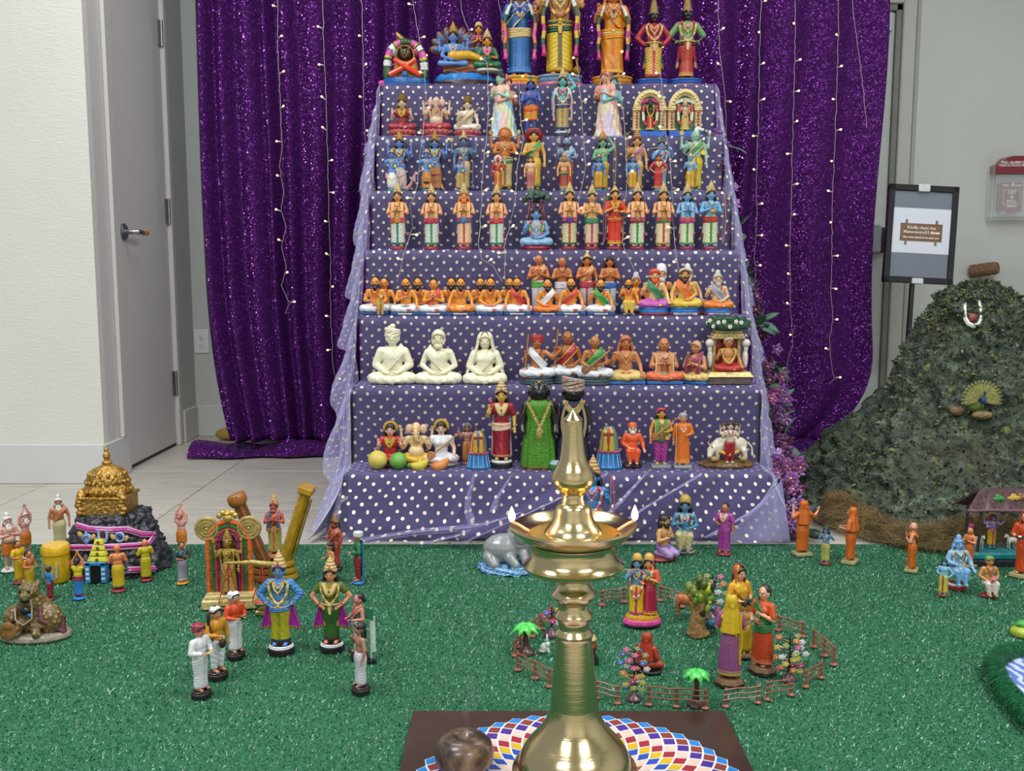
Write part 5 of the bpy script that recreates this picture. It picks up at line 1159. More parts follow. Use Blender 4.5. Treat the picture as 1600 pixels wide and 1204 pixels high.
FACE_M = None
SK = {'tan': 'D08A52', 'flesh': 'D8A070', 'gold': 'CF9A4A', 'orange': 'E08A2A', 'blue': '5C86C8', 'ltblue': '7FA8D8', 'dkblue': '3A62B4', 'green': '6FC0A8', 'mint': '9CCFB4', 'black': '17171B', 'pink': 'E8A898', 'brown': '9A6242', 'bronze': 'A8703C', 'yellow': 'E0B23A', 'ivory': 'EDE6C8', 'violet': '8478C8', 'copper': 'B86A40', 'cream': 'E6D8B8', 'rose': 'D89A90', 'peach': 'E6A868', 'grey': '6A7E9C'}
def W(c): 
    if not isinstance(c, str): return c
    return GOLD if c == 'G' else CREAMGOLD if c == 'C' else P(c)
def fig(label, pos, h, rot=0, name='clay_figurine', pose='stand', arms=('down', 'down'), skin='flesh', fem=0, belly=0, rear=0, face=1, hair=None, beard=None, crown=None,
        lower=None, upper=None, shirt=None, drape=None, neck=None, garland=None, side=None, sash=None, fans=None, bangles=None, shawl=None, base=('round', '7A1F2A', '7A1F2A'), props=(), group=None, cat='figurine', lip='C03A3A', tilak='E03020', headtop=None, sq=(1, 1), legc=None):
    dz = DZ[pose]; ch = CH_.get(crown[0], 0) if crown else (.07 if hair and hair[0] in ('bun', 'tufts') else .03 if hair else 0)
    if hair and hair[0] == 'spike': ch = .10
    bs = BH[base[0]] if base else 0; tot = bs+TOP[pose]+ch
    if 'up' in arms: tot = max(tot, bs+1.19+dz)
    s = h/tot; e = empty(name, pos, rot, s, label, cat, group); e.scale = (s*sq[0], s*sq[1], s)
    S = P(SK.get(skin, skin), .36, 0, .07, .12, 30, .3)
    if base: link('base', base_mesh(base[0]), [W(c) for c in base[1:]], e)
    o = Vector((0, 0, bs)); hl = (0, 0, bs+.905+dz)
    def ad(nm, me, mats, loc=None, **k): return link(nm, me, [W(m) for m in mats], e, loc if loc is not None else o, **k)
    ad('body', body_mesh(pose, arms[0], arms[1], fem, belly, rear), [S])
    if face: ad('face', _m('face', f_face, 4), ['F2EEE6' if skin != 'ivory' else 'E6DFC0', '1A1214' if skin != 'ivory' else 'CFC7A6', lip if skin != 'ivory' else 'DDD5B5', tilak if skin != 'ivory' else 'E6DFC0'], hl)
    if hair: ad('hair', hair_mesh(hair[0]), [hair[1]], hl)
    if beard: ad('beard', beard_mesh(beard[0]), [beard[1]], hl)
    if crown:
        c = crown; nm = {'turban': 'turban', 'turbantail': 'turban', 'cap': 'cap', 'tallcap': 'cap', 'veil': 'veil', 'halo': 'halo', 'hood': 'snake_hood', 'tree': 'tree_canopy', 'umbrella': 'parasol', 'bunwhite': 'topknot', 'ivorybun': 'topknot', 'horse': 'horse_head', 'lion': 'mane', 'elephant': 'elephant_head'}.get(c[0], 'crown')
        if c[0] == 'halo': ad(nm, crown_mesh('halo'), c[1:], (0, .055, bs+.925+dz), rot=(PI/2, 0, 0), sc=1.15)
        else: ad(nm, crown_mesh(c[0]), c[1:], hl)
    if lower:
        st = lower[0]
        if pose != 'stand': ad('lower_garment', legcloth_mesh(pose), lower[1:])
        elif st == 'pants': ad('lower_garment', legcloth_mesh('stand', .020, .06), lower[1:])
        elif st == 'shorts': ad('lower_garment', skirt_mesh('dhoti', .26, .54, .135), lower[1:])
        else: ad('lower_garment', skirt_mesh(st, .045, .54, lower[4] if len(lower) > 4 else .142), lower[1:4])
    if shirt: ad('upper_garment', shirt_mesh(pose, arms[0], arms[1], fem, belly, shirt[1], shirt[0]), [shirt[2]])
    def tp(nm, key, f, mats, n=2): ad(nm, _m((key, pose), lambda g: f(g), n), mats)
    if drape: ad('shoulder_cloth', _m(('drape', pose, drape[2] if len(drape) > 2 else 1, belly), lambda g: f_drape(g, dz, drape[2] if len(drape) > 2 else 1, .012+.02*belly), 2), drape[:2])
    if shawl: ad('shawl', _m(('shawl', pose), lambda g: f_shawl(g, dz), 2), shawl)
    if neck: ad('necklace', _m(('neck', pose, len(neck), fem), lambda g: f_neck(g, dz, (.72, .655), .004*(len(neck) > 2)+.018*fem), 2), neck[:2])
    if garland: ad('garland', _m(('garl', pose, garland[0]), lambda g: f_garland(g, dz, garland[0]), 3), garland[1:])
    if sash: ad('sash', _m(('sash', pose), lambda g: f_sash(g, dz), 2), sash)
    for s_ in (-1, 1):
        fw = 0 if not fans else .045 if len(fans) < 4 else .15
        if fans: ad('side_cloth', _m(('fans', fw, s_), lambda g: f_sidefan(g, s_, fw), 3), fans)
        if side: ad('garland', _m(('side', pose, s_), lambda g: f_sidegarland(g, dz, s_), 4), side)
    if bangles: ad('bangles', _m(('bang', pose, arms), lambda g: f_bangles(g, pose, *arms), 1), [bangles])
    NM = {'robe': 'robe', 'sarong': 'sarong', 'pallu': 'shoulder_cloth', 'belt': 'belt', 'yellowdisc': 'disc', 'discs': 'raised_emblems', 'fishtail': 'fish_body', 'tortoise': 'tortoise_body', 'coil': 'snake_coil', 'backpanel': 'back_panel', 'instr': 'instrument', 'strings': 'stringed_instrument', 'child': 'held_child'}
    for p in props:
        m = list(p[1:]) if len(p) > 1 else ['G']; q = ad(NM.get(p[0], p[0]), prop_mesh(p[0]), m)
        if p[0] not in ('robe', 'sarong', 'pallu', 'belt', 'backpanel', 'coil', 'fishtail', 'tortoise'): q.location.z += dz
        if p[0] in ('belt', 'pallu') : q.location.z += dz
    return e
def T_(px, k, off, ytop):
    """place on tread k (0 = lowest): returns position and total height"""
    Y = TY[k]+off; p = atY(px, 300, Y); z0 = TZ[k]+.0055
    return Vector((p.x, Y, z0)), atY(px, ytop, Y).z-z0
def F_(px, pyb, ytop, dy=.02, z=CARPET_Z):
    p = atZ(px, pyb, z); Y = p.y+dy; return Vector((atY(px, pyb, Y).x, Y, z-.003)), atY(px, ytop, Y).z-z
GR_ = 'small painted clay figurines'
# ============================================================ topmost tier
p, h = T_(812, 6, .085, -34)
fig('tall clay lady in a deep blue sari with side garlands, topmost tier', p, h, arms=('down', 'bless'), skin='copper', fem=1, hair=('long', '8A5A2A'), crown=('gopi', DKGOLD, 'A8703C', 'A8703C'), lower=('pleat', '1F5C9C', '3A86C8', '2A70B4', .132), shirt=(.50, .75, P('235E96')), drape=('1F5C9C', 'D8C070'), neck=('C', '3A4FA0'), sash=(CREAMGOLD, CREAMGOLD), side=('D8D8CE', '2A4A30', 'D87850', 'D84A9A'), bangles='G', base=('ovaltier', 'D06860', 'D8A020'), props=[('pallu', 'D8A050', '2A4A30')])
p, h = T_(873, 6, .085, -66)
fig('largest clay figure in yellow wrap with long flower garlands, centre of topmost tier', p, h, arms=('bless', 'down'), skin='C08850', rear=1, hair=('short', '5A3A1A'), crown=('tall', 'G', 'C03050'), lower=('dhoti', 'D8B818', 'B89818', '6A5A30', .138), neck=('G', CREAMGOLD, 1), sash=('1F4A38', 'G'), garland=(.56, DKGOLD, 'B03060', 'D8B040'), side=('D8D8D0', '2A5A3A', 'D8B030', 'C02078'), bangles='G', base=('ovaltier', 'C05A60', '6E8AA8'), props=[('mace', DKGOLD), ('discs', 'B87A48', 'C89060'), ('belt', 'G')])
p, h = T_(954, 6, .085, -30)
fig('tall clay lady in an orange sari with one arm hanging, topmost tier', p, h, arms=('bless', 'down'), skin='copper', fem=1, hair=('long', 'A8602A'), crown=('gopi', DKGOLD, 'A8703C', 'A8703C'), lower=('folds', 'DE8A14', 'E8B030', 'C87010', .130), shirt=(.50, .7, P('DC8818')), drape=('DE8A14', 'B86A10', -1), neck=('C', 'B05A30'), side=('D8D8CE', '2A4A30', 'D8A050', 'C02A80'), bangles='G', sash=('DE8A14', 'C'), base=('ovaltier', '7A4A3A', 'C88A20'))
p, h = T_(1017, 6, .085, -3)
fig('black faced clay figure in red coat and chevron yellow skirt, hands on hips', p, h, arms=('hip', 'hip'), skin='black', tilak='D8D8D0', crown=('bands', P('A88A5A', .4, .5, .2, .4, 60)), lower=('dhoti', 'D8B848', 'B83038', 'B83038', .125), shirt=(.48, 1.95, P('A8242C')), neck=('C', 'D89070', 1), garland=(.56, 'C8A860', 'D8B890', 'C89060'), fans=('1F7A4A', 'C8A848', 'FFFFFF', ), bangles='C', base=('ovaltier', 'B04A34', '1F5CB0'), props=[('belt', 'C8A860')])
p, h = T_(1068, 6, .085, -8)
fig('black faced clay figure in red skirt with pink side fans, end of topmost tier', p, h, arms=('hip', 'hip'), skin='black', tilak='D8D8D0', crown=('bands', P('A88A5A', .4, .5, .2, .4, 60)), lower=('pleat', 'A82A24', 'C89848', 'B84A34', .105), shirt=(.48, .9, P('6F9A5A')), neck=('C', 'D89070', 1), garland=(.52, 'C8A860', 'D8B890', 'C04050'), fans=('C82A6A', 'D8B080', 'FFFFFF'), bangles='C', base=('ovaltier', 'B04A34', '1F5CB0'), props=[('belt', 'C')])
# shrine figure with garland arch
p, h = T_(637, 6, .07, 38)
e = empty('garlanded_shrine', p, 0, 1, 'dark shrine figure under an arch of pink and white garlands with crossed orange cloth', 'shrine')
U = h; g = G(); g.lathe([(.090, 0), (.094, .008), (.090, .026), (.078, .032)], 0, 40, sy=.62); one('base', g, [P('1F5AA0')], e)
pat = ['E0DFDA', '2F5A30', 'D2509E', '2F5A30', 'E0DFDA', 'D8A030', 'D2509E']
g = G(); pts = []
for i in range(45):
    a = PI*(i/44); x_ = -.066*cos(a); z_ = .030+min(1, sin(a)*1.25+.0)*.0; 
    pts.append((-.068*cos(a)*1.05, -.01, .03+.135*max(0, sin(a))**.55))
g.tube(pts, [.0155*(1.08 if i % 2 else .96) for i in range(45)], 0, 10, mf=lambda i, j: [0, 0, 0, 1, 2, 2, 2, 3, 1, 4, 4, 4, 1, 2, 2, 2, 5, 1, 4, 4, 1, 1][int(abs(i-22)/22*21)])
one('garland_arch', g, [P(c) for c in ('35402F', '2F5A30', 'D2509E', 'D8A030', 'E0DFDA', 'D8B030')], e)
g = G(); g.lathe([(.050, .03), (.048, .07), (.042, .10), (.030, .125), (.001, .135)], 0, 28, sy=.6); one('figure', g, [P('C88A28')], e)
g = G(); g.ell((0, -.012, .118), (.030, .026, .032), 0, 20, 12); one('head', g, [P('1C1A18', .3)], e)
g = G(); g.tube([(.034*cos(a), -.032, .112+.036*sin(a)) for a in [i*2*PI/24 for i in range(24)]], .004, 0, 7, closed=True); g.tube([(-.016, -.042, .14), (-.010, -.044, .115), (0, -.046, .10), (.010, -.044, .115), (.016, -.042, .14)], .0035, 0, 6)
for s_ in (-1, 1): g.lathe([(.001, -.003), (.016, -.002), (.018, 0), (.001, .003)], 0, 16, c=(0, 0, 0)); 
one('gilt_trim', g, [DKGOLD], e)
for s_ in (-1, 1): one('emblem', G().ell((s_*.040, -.018, .125), (.014, .008, .017), 0, 12, 8), [P(['8A9098', '9A3050'][s_ > 0], .3, .2)], e)
for s_ in (-1, 1): one('sash', G().tube([(-s_*.040, -.030, .098), (0, -.044-.004*s_, .068), (s_*.060, -.038, .038)], [.009, .011, .013], 0, 8, flat=.9), [P('E8461E')], e)
g = G(); g.box((0, -.046, .042), (.020, .012, .020), 0, bev=.003); one('step_stone', g, [P('1F5AA0')], e)
g = G(); q0 = (.014, 0, .150); g.ell((.016, 0, .152), (.028, .022, .016), 1, 14, 8); g.tube([(.006, 0, .158), (-.012, 0, .176), (-.026, 0, .190), (-.036, 0, .203)], [.017, .013, .011, .005], 0, 12); one('crooked_crown', g, [P('A88A48', .35, .6, .3, .6, 70), P('2A2A2E')], e)
g = G(); g.ell((-.092, -.02, .010), (.014, .012, .012), 0, 10, 7); o = one('pompom', g, [P('D84AA0', .8)], e)
# reclining figure on a serpent bed
p, h = T_(727, 6, .07, 20)
e = empty('serpent_bed_statue', p, 0, 1, 'blue skinned figure reclining on a brown serpent bed under a wide cobra fan', 'statue')
g = G(); g.lathe([(.115, 0), (.118, .012), (.110, .020)], 0, 40, sy=.5); one('base', g, [P('3A1A1E')], e)
g = G(); g.lathe([(.113, .018), (.116, .030), (.100, .045), (.05, .05)], 0, 48, sy=.48, mod=lambda a, z, i: 1+.03*sin(a*9)); one('wave_base', g, [P('1F78C8')], e)
for q in range(4):
    g = G(); g.tube([(-.080+.016*j, -.034+.004*q, .052+.015*q+.005*sin(j*1.1+q)) for j in range(11)], .011, 0, 9); g.tube([(-.080+.016*j, .020, .052+.015*q) for j in range(11)], .012, 0, 8); one('serpent_coil', g, [P(['7A3E20', 'A86A3A', '6A3018', '985A30'][q])], e)
for q in range(9):
    a = (q-4)*.37; R = Matrix.Rotation(a, 3, 'Y'); c0 = Vector((-.040, .025, .138))
    g = G(); g.ell(c0+R @ Vector((0, 0, .050)), (.0215, .010, .050), 0, 14, 9, R); o = one('cobra_hood', g, [P('5A3226')], e)
    g = G(); g.ell(c0+R @ Vector((0, -.009, .066)), (.0065, .004, .017), 0, 10, 7, R); one('hood_spot', g, [P('4A6AA8')], o)
for nm, me, mt, l in (('body', body_mesh('sit', 'lap', 'bless', 0, 0, 1), SK['blue'], 0), ('necklace', _m(('neck', 'sit', 2, 0), lambda g: f_neck(g, DZ['sit'], (.72, .655)), 2), 'D8C8A0', 0)):
    link(nm, me, [P(mt)], e, (-.042, -.020, .066), sc=.235)
hp_ = (-.042, -.020, .066+.495*.235)
link('face', _mesh['face'] if 'face' in _mesh else _m('face', f_face, 4), [P('F2EEE6'), P('1A1214'), P('C03A3A'), P('E03020')], e, hp_, sc=.235); link('crown', crown_mesh('tall'), [GOLD, P('B03050')], e, hp_, sc=.235); link('hair', hair_mesh('long'), [P('1A1418')], e, hp_, sc=.235)
g = G(); g.cap((-.045, -.035, .108), (.020, -.038, .112), .020, .017); g.cap((.020, -.038, .112), (.066, -.034, .098), .017, .011)
me = bake(g, 'draped_legs', .003, 3); link('draped_legs', me, [P('D8A020')], e)
one('feet', G().ell((.074, -.036, .098), (.012, .010, .009), 0, 10, 7), [P(SK['blue'])], e)
p2, h2 = T_(762, 6, .045, 44)
p2.z += .05
fig('seated clay attendant in a green dress beside the serpent bed, topmost tier', p2, h2-.05, pose='sit', arms=('fwd', 'fwd'), skin='orange', fem=1, crown=('tall', 'C', 'B83050'), hair=('long', '1F1A18'), lower=('x', '1F6A48'), shirt=(.48, 1, P('1F6A48')), neck=('C', 'D84A9A'), base=('cushion', 'D8D0C0', 'D8D0C0'), name='clay_attendant')
p2, h2 = T_(749, 6, .10, 34); p2.z += .05
fig('gold crowned clay attendant half hidden behind the serpent bed', p2, h2-.05, arms=('pray', 'pray'), skin='orange', fem=1, crown=('gopi', CREAMGOLD, 'B83050'), hair=('long', '1F1A18'), lower=('pleat', '1F6A48', 'C', '1F6A48'), shirt=(.48, .8, P('8A2A60')), base=('round', '7A1F2A', '7A1F2A'), name='clay_attendant')

# ============================================================ second tier from the top
p, h = T_(630, 5, .06, 147)
fig('small seated figure in a dark red dress on a pink lotus, left of three', p, h, pose='sit', arms=('bless', 'bless'), skin='D8C0A0', fem=1, hair=('long', '5A3A20'), crown=('gopi', DKGOLD, 'A83040'), lower=('x', '9A2430'), shirt=(.48, .3, P('9A2430')), neck=('G', 'G'), base=('lotus', 'D88A8A', 'C86A6A'))
p, h = T_(683, 5, .06, 151)
fig('small seated elephant headed figure on a pink lotus, middle of three', p, h, pose='sit', arms=('bless', 'bless'), skin='D8B8A0', rear=1, belly=1, face=0, crown=('elephant', 'C89A88', 'D8A898', 'F0E8D8'), lower=('x', 'A82838'), neck=('G', 'C', 1), bangles='G', base=('lotus', 'D88A8A', 'C86A6A'), garland=(.50, 'D8B898', 'D8C8A0', 'C04050'))
p, h = T_(731, 5, .06, 150)
fig('small seated figure in cream holding a lute on a pink lotus, right of three', p, h, pose='sit', arms=('bless', 'knee'), skin='E0CDB0', fem=1, hair=('long', '6A4A2A'), crown=('gopi', DKGOLD, 'A83040'), lower=('x', 'E4DCCC'), drape=('D8CDB8', 'B09060'), base=('lotus', 'D88A8A', 'C86A6A'), props=[('veena', 'B89070', 'D8B860')])
def couple(label, p, h, c1, c2, wave, group=None):
    """two moulded figures clasped together, rising from one swirling skirt"""
    e = empty('embracing_couple', p, 0, 1, label, 'figurine'); s = h/1.06
    def sk(u, v):
        a = u*2*PI; r = interp([(0, .235), (.12, .20), (.35, .165), (.55, .13), (.7, .11)], v*.68); k = 1+.05*sin(a*7+v*9)+.03*sin(a*13-v*14)
        return (r*k*cos(a)*1.0*s, r*k*.66*sin(a)*s, .68*v*s)
    g = G(); g.grid(sk, 90, 34, 0, lambda u, v: int((u*9+v*2.2+.35*sin(v*9)) % len(wave))); g.add([(0, 0, .68*s)], [], 0)
    me = g.mesh('swirling_skirt', len(wave)); link('swirling_skirt', me, [P(c) for c in wave], e)
    for q, c in enumerate((c1, c2)):
        sg = -1 if q == 0 else 1; o = Vector((sg*.050*s, .015*s*q, (.03-.07*q)*s)); rz = sg*-rad(34)
        def L2(nm, me, m, z=0): return link(nm, me, [W(x) for x in m], e, o+Vector((0, 0, z)), rot=(0, 0, -rz), sc=s*.97)
        L2('body', body_mesh('stand', 'chest' if sg > 0 else 'fwd', 'fwd' if sg > 0 else 'chest', q, 0, 0), [c[0]]); L2('face', _m('face', f_face, 4), ['F2EEE6', '1A1214', 'C03A3A', 'E03020'], .905*s*.97)
        L2('hair', hair_mesh('long'), [c[1]], .905*s*.97); L2('crown', crown_mesh(c[2]), c[3], .905*s*.97); L2('upper_garment', shirt_mesh('stand', 'chest' if sg > 0 else 'fwd', 'fwd' if sg > 0 else 'chest', q, 0, .9 if q else .3, .48), [c[4]]); L2('skirt', skirt_mesh('folds', .045, .54, .135), [c[5], c[6], c[5]])
    return e
p, h = T_(787, 5, .07, 108)
couple('embracing couple with mint green woman and yellow tunic partner, pastel swirling skirt', p, h, ('9CCFB4', '1A1A1E', 'peacock', ('2A3A30', '2F6A50', '3A50A0'), 'E8B8A0', 'E4DCB8', '9CC0D8'), ('E0A090', '7A3040', 'small', ('C06A5A',), 'E0A8A0', 'D0A820', 'E0A0A0'), ['D8D4A0', 'A8C8DC', 'E4C0B8', 'C8D8A8', '88B4D8'])
p, h = T_(949, 5, .07, 106)
couple('embracing couple in pastel pink and cream with a turquoise figure behind', p, h, ('E0A898', 'C06A60', 'veil', ('D06A60', 'C8A050'), 'E0A090', 'DDD4A8', 'E0B0B8'), ('7CC4D0', '2A4A50', 'peacock', ('9A7A30', '2F6A80', '3A50A0'), '8CC8D4', 'D8CCA8', 'D89AB0'), ['D9CFA8', 'E0B4B4', 'C8B8D0', 'DCC8A8', 'C89090'])
p, h = T_(829, 5, .06, 118)
fig('deep blue boy figurine with folded arms and yellow shorts', p, h, arms=('chest', 'chest'), skin='3F58A8', hair=('long', '16141C'), crown=('peacock', 'D8B870', '2F6A50', '3A50A0'), lower=('shorts', 'D8A018', 'D84020', 'C87010'), neck=('C', 'D84A9A'), drape=('3A4E98', '5A70B8'), sash=('D84A20', 'D8A018'), base=('round', '3A5AA0', '3A5AA0'))
p, h = T_(878, 5, .06, 106)
fig('turquoise figurine with one arm raised beside its head and a striped wrap', p, h, arms=('down', 'head'), skin='58B4B0', hair=('long', '15151A'), crown=('tall', 'C', 'B83050'), lower=('dhoti', 'C8B060', '2F3F78', '9A7A30', .125), neck=('C', 'D84A9A', 1), garland=(.52, 'E4DFD0', 'D86A9A', 'C8B870'), sash=('2F3F78', 'C'), base=('two', '2A1A1E', 'D8DCE0'), side=('D8D8D0', '9AA8A0', 'D890A0', 'C8909A'))
def arch_shrine(label, px, ytop, c):
    p, h = T_(px, 5, .06, ytop); e = empty('gilt_arch_shrine', p, 0, 1, label, 'shrine'); W_ = .052
    g = G(); g.box((0, 0, .011), (.118, .045, .022), 0, bev=.003); one('base', g, [P('1E5FC0')], e)
    g = G(); pts = [(-.049, 0, .022), (-.049, 0, .060), (-.049, 0, .098)]+[(-.049*cos(a), 0, .098+(h-.108)*sin(a)) for a in [i*PI/20 for i in range(1, 20)]]+[(.049, 0, .098), (.049, 0, .060), (.049, 0, .022)]
    g.tube(pts, .0115, 0, 10, flat=1.2); one('arch', g, [CREAMGOLD], e)
    for s_ in (-1, 1):
        g = G(); [g.box((s_*.049, -.002, z_), (.030, .030, .006), 0, bev=.001) for z_ in (.028, .10, .107)]; [g.ell((s_*.049, -.014, .035+.011*q), (.005, .004, .0045), 1, 7, 5) for q in range(6)]; one('pillar_trim', g, [CREAMGOLD, P('A83040')], e)
    for i in range(15):
        a = (i+.5)*PI/15; one('arch_bead', G().ell((-.049*cos(a), -.012, .098+(h-.108)*sin(a)), .0052, 0, 7, 5), [P('D8C890', .35, .3)], e) if i % 1 == 0 else None
    one('arch_panel', G().slab(lambda u, v: ((u-.5)*.084*math.sqrt(max(.05, 1-max(0, v-.45)**2/.34)), .004, .022+(h-.035)*v), 10, 14, (0, .006, 0)), [P('3A7A48')], e)
    for s_ in (-1, 1):
        g = G(); g.slab(lambda u, v, s_=s_: (s_*(.006+.030*u), -.006-.004*sin(u*9), .135-.012*u*u+.014*(v-.5)*(1-.4*u)), 6, 4, (0, .003, 0)); one('side_plume', g, [P(c[0])], e)
        g = G(); g.tube([(s_*.022, -.016, .115), (s_*.026, -.016, .09), (s_*.024, -.016, .06), (s_*.014, -.016, .045)], .0052, 0, 8, mf=lambda i, j: i % 2); one('small_garland', g, [P(c[1]), P('E4DCC8')], e)
    k = (h-.02)*.80; link('body', body_mesh('stand', 'bless', 'down', 0, 0, 1), [P(c[2])], e, (0, -.012, .022), sc=k*.88); link('skirt', skirt_mesh('pleat', .045, .54, .150), [P(c[3]), P('D8C070'), P('D8B040')], e, (0, -.012, .022), sc=k*.88)
    hp = (0, -.012, .022+.905*k*.88); link('head_cover', crown_mesh('tall'), [P(c[4]), P('B83050')], e, hp, sc=k*.80); link('face', _m('face', f_face, 4), [P('F2EEE6'), P('1A1214'), P('C03A3A'), P('F0E8E0')], e, hp, sc=k*.88)
    link('garland', _m(('garl', 'stand', .44), lambda g: f_garland(g, 0, .44), 3), [P(c[5]), P('D8B030'), P(c[5])], e, (0, -.016, .022), sc=k*.95)
arch_shrine('gilt arch shrine with pink plumes and a dark faced figure in red', 1013, 141, ('D04A90', 'D0405A', '2A1F1A', 'A82820', '2A2220', 'D8B020'))
arch_shrine('gilt arch shrine with white plumes and a cream figure in pink garland', 1067, 140, ('E4E0DA', 'D0405A', 'C8B890', 'B8A860', 'D8C890', 'D84A5A'))

# ============================================================ third tier from the top: ten larger figures behind, ten small ones in front
B5 = ('round', '3A5A60', '4A6A78')
R5 = [
 (625, 204, dict(skin='blue', arms=('bless', 'bless'), rear=1, hair=('long', '1A1A20'), crown=('tall', 'G', 'B83050'), neck=('C', 'D8B040', 1), garland=(.52, 'C8B070', 'B04060', '6A8A50'), props=[('fishtail', 'D8CEC4', 'D8A09A', 'C84A50'), ('discs', 'B8C4D0', 'D8D4C8')]), 'tall blue four armed figurine rising from a pale pink fish body'),
 (680, 204, dict(skin='blue', arms=('bless', 'bless'), rear=1, hair=('long', '1A1A20'), crown=('tall', 'G', 'B83050'), neck=('C', 'D8B040', 1), garland=(.52, 'C8B070', 'B04060', '6A8A50'), props=[('tortoise', 'B8783C', 'B87A58', 'A83A2A'), ('discs', 'B8C4D0', 'D8D4C8')]), 'tall blue four armed figurine rising from a brown tortoise body'),
 (725, 203, dict(skin='5C7690', arms=('down', 'bless'), rear=1, face=1, crown=('cone', 'C8A860'), hair=('short', '2A3A50'), lower=('dhoti', 'C8B080', 'D8B050', 'A84030', .115), neck=('C', 'C'), props=[('discs', 'C8A860', 'D8D8D8'), ('mace', '5A6A80')]), 'slate blue boar like figurine with raised emblems in a cream wrap'),
 (789, 199, dict(skin='C87838', arms=('fwd', 'fwd'), rear=1, face=0, crown=('lion', 'B8682C', 'C87838', '2A1A14', '8A2A20'), lower=('dhoti', 'D8C890', 'C89A40', 'A86A3A', .118), neck=('C', 'C'), sash=('3A7A50', 'C'), props=[('discs', 'B87A48', 'D8B890'), ('belt', 'C')]), 'lion headed orange figurine in a cream wrap with four arms'),
 (834, 197, dict(skin='D8A848', arms=('chest', 'down'), fem=0, hair=('short', '1A1414'), crown=('umbrella', 'A01F28', 'C85A50', '8A6A3A'), lower=('pleat', 'D8B030', '3A8A50', 'C89A20', .120), drape=('3A8A50', 'D8B030'), neck=('C', 'C')), 'yellow clad figurine under a hexagonal dark red parasol'),
 (885, 206, dict(skin='8CA0C0', arms=('bless', 'fwd'), hair=('spike', '22202A'), beard=('long', '1C1A22'), lower=('dhoti', 'B84A34', 'C88A60', '8A3028', .115), drape=('8CB0C8', 'C8D8E0'), neck=('8A5A3A', '8A5A3A'), props=[('axe', '7A4A2A', '9AA0A8')]), 'black bearded pale blue figurine holding an axe'),
 (941, 203, dict(skin='6FB08A', arms=('fwd', 'head'), hair=('long', '1A1A20'), crown=('tall', 'G', 'B83050'), lower=('dhoti', 'D0A828', 'B88818', '9A7018', .110), neck=('C', 'C'), props=[('bow', 'C89A40', 'D8C8A0')]), 'sea green figurine with raised arm and bow in a yellow wrap'),
 (994, 200, dict(skin='D8A068', arms=('bless', 'down'), hair=('long', '4A2A20'), crown=('tall', 'B8803C', 'B83050'), lower=('folds', 'D8B068', 'B87A3A', 'B84A34', .110), drape=('9A5A7A', 'D8B068'), neck=('C', 'C'), props=[('plough', 'A8703C')]), 'tan figurine with coppery crown carrying a plough'),
 (1032, 213, dict(skin='6C98D0', arms=('flutein', 'fluteout'), hair=('short', '1A1A20'), crown=('peacock', '8A8A40', '3A6A40', '2A4A90'), lower=('dhoti', '6CA0B8', 'D8D0C0', 'D8C890', .110), neck=('E4DCC8', 'D8788A'), garland=(.50, 'E4DCC8', 'D8788A', 'E4DCC8'), props=[('flute', 'C89A40')]), 'light blue flute playing figurine with pale garland'),
 (1085, 197, dict(skin='9CC0A8', arms=('bless', 'down'), rear=1, face=0, crown=('horse', 'DCE0DC', '6A5A30'), lower=('dhoti', 'D8C028', 'B89A20', '9A8020', .115), neck=('C', 'C'), drape=('4A8A50', 'D8D8A0'), props=[('discs', 'C8A860', 'D8D8D8'), ('yellowdisc', 'E0C818')]), 'white horse headed figurine with yellow disc and yellow wrap'),
]
for px, yt, kw, lab in R5:
    p, h = T_(px, 4, .112, yt); fig(lab, p, h, base=B5, **kw)
blue_ = dict(skin='blue', arms=('bless', 'fwd'), hair=('short', '1F2A50'), crown=('small', 'D89A48'), neck=('C', 'C'), props=[('yellowdisc', 'E0C818')])
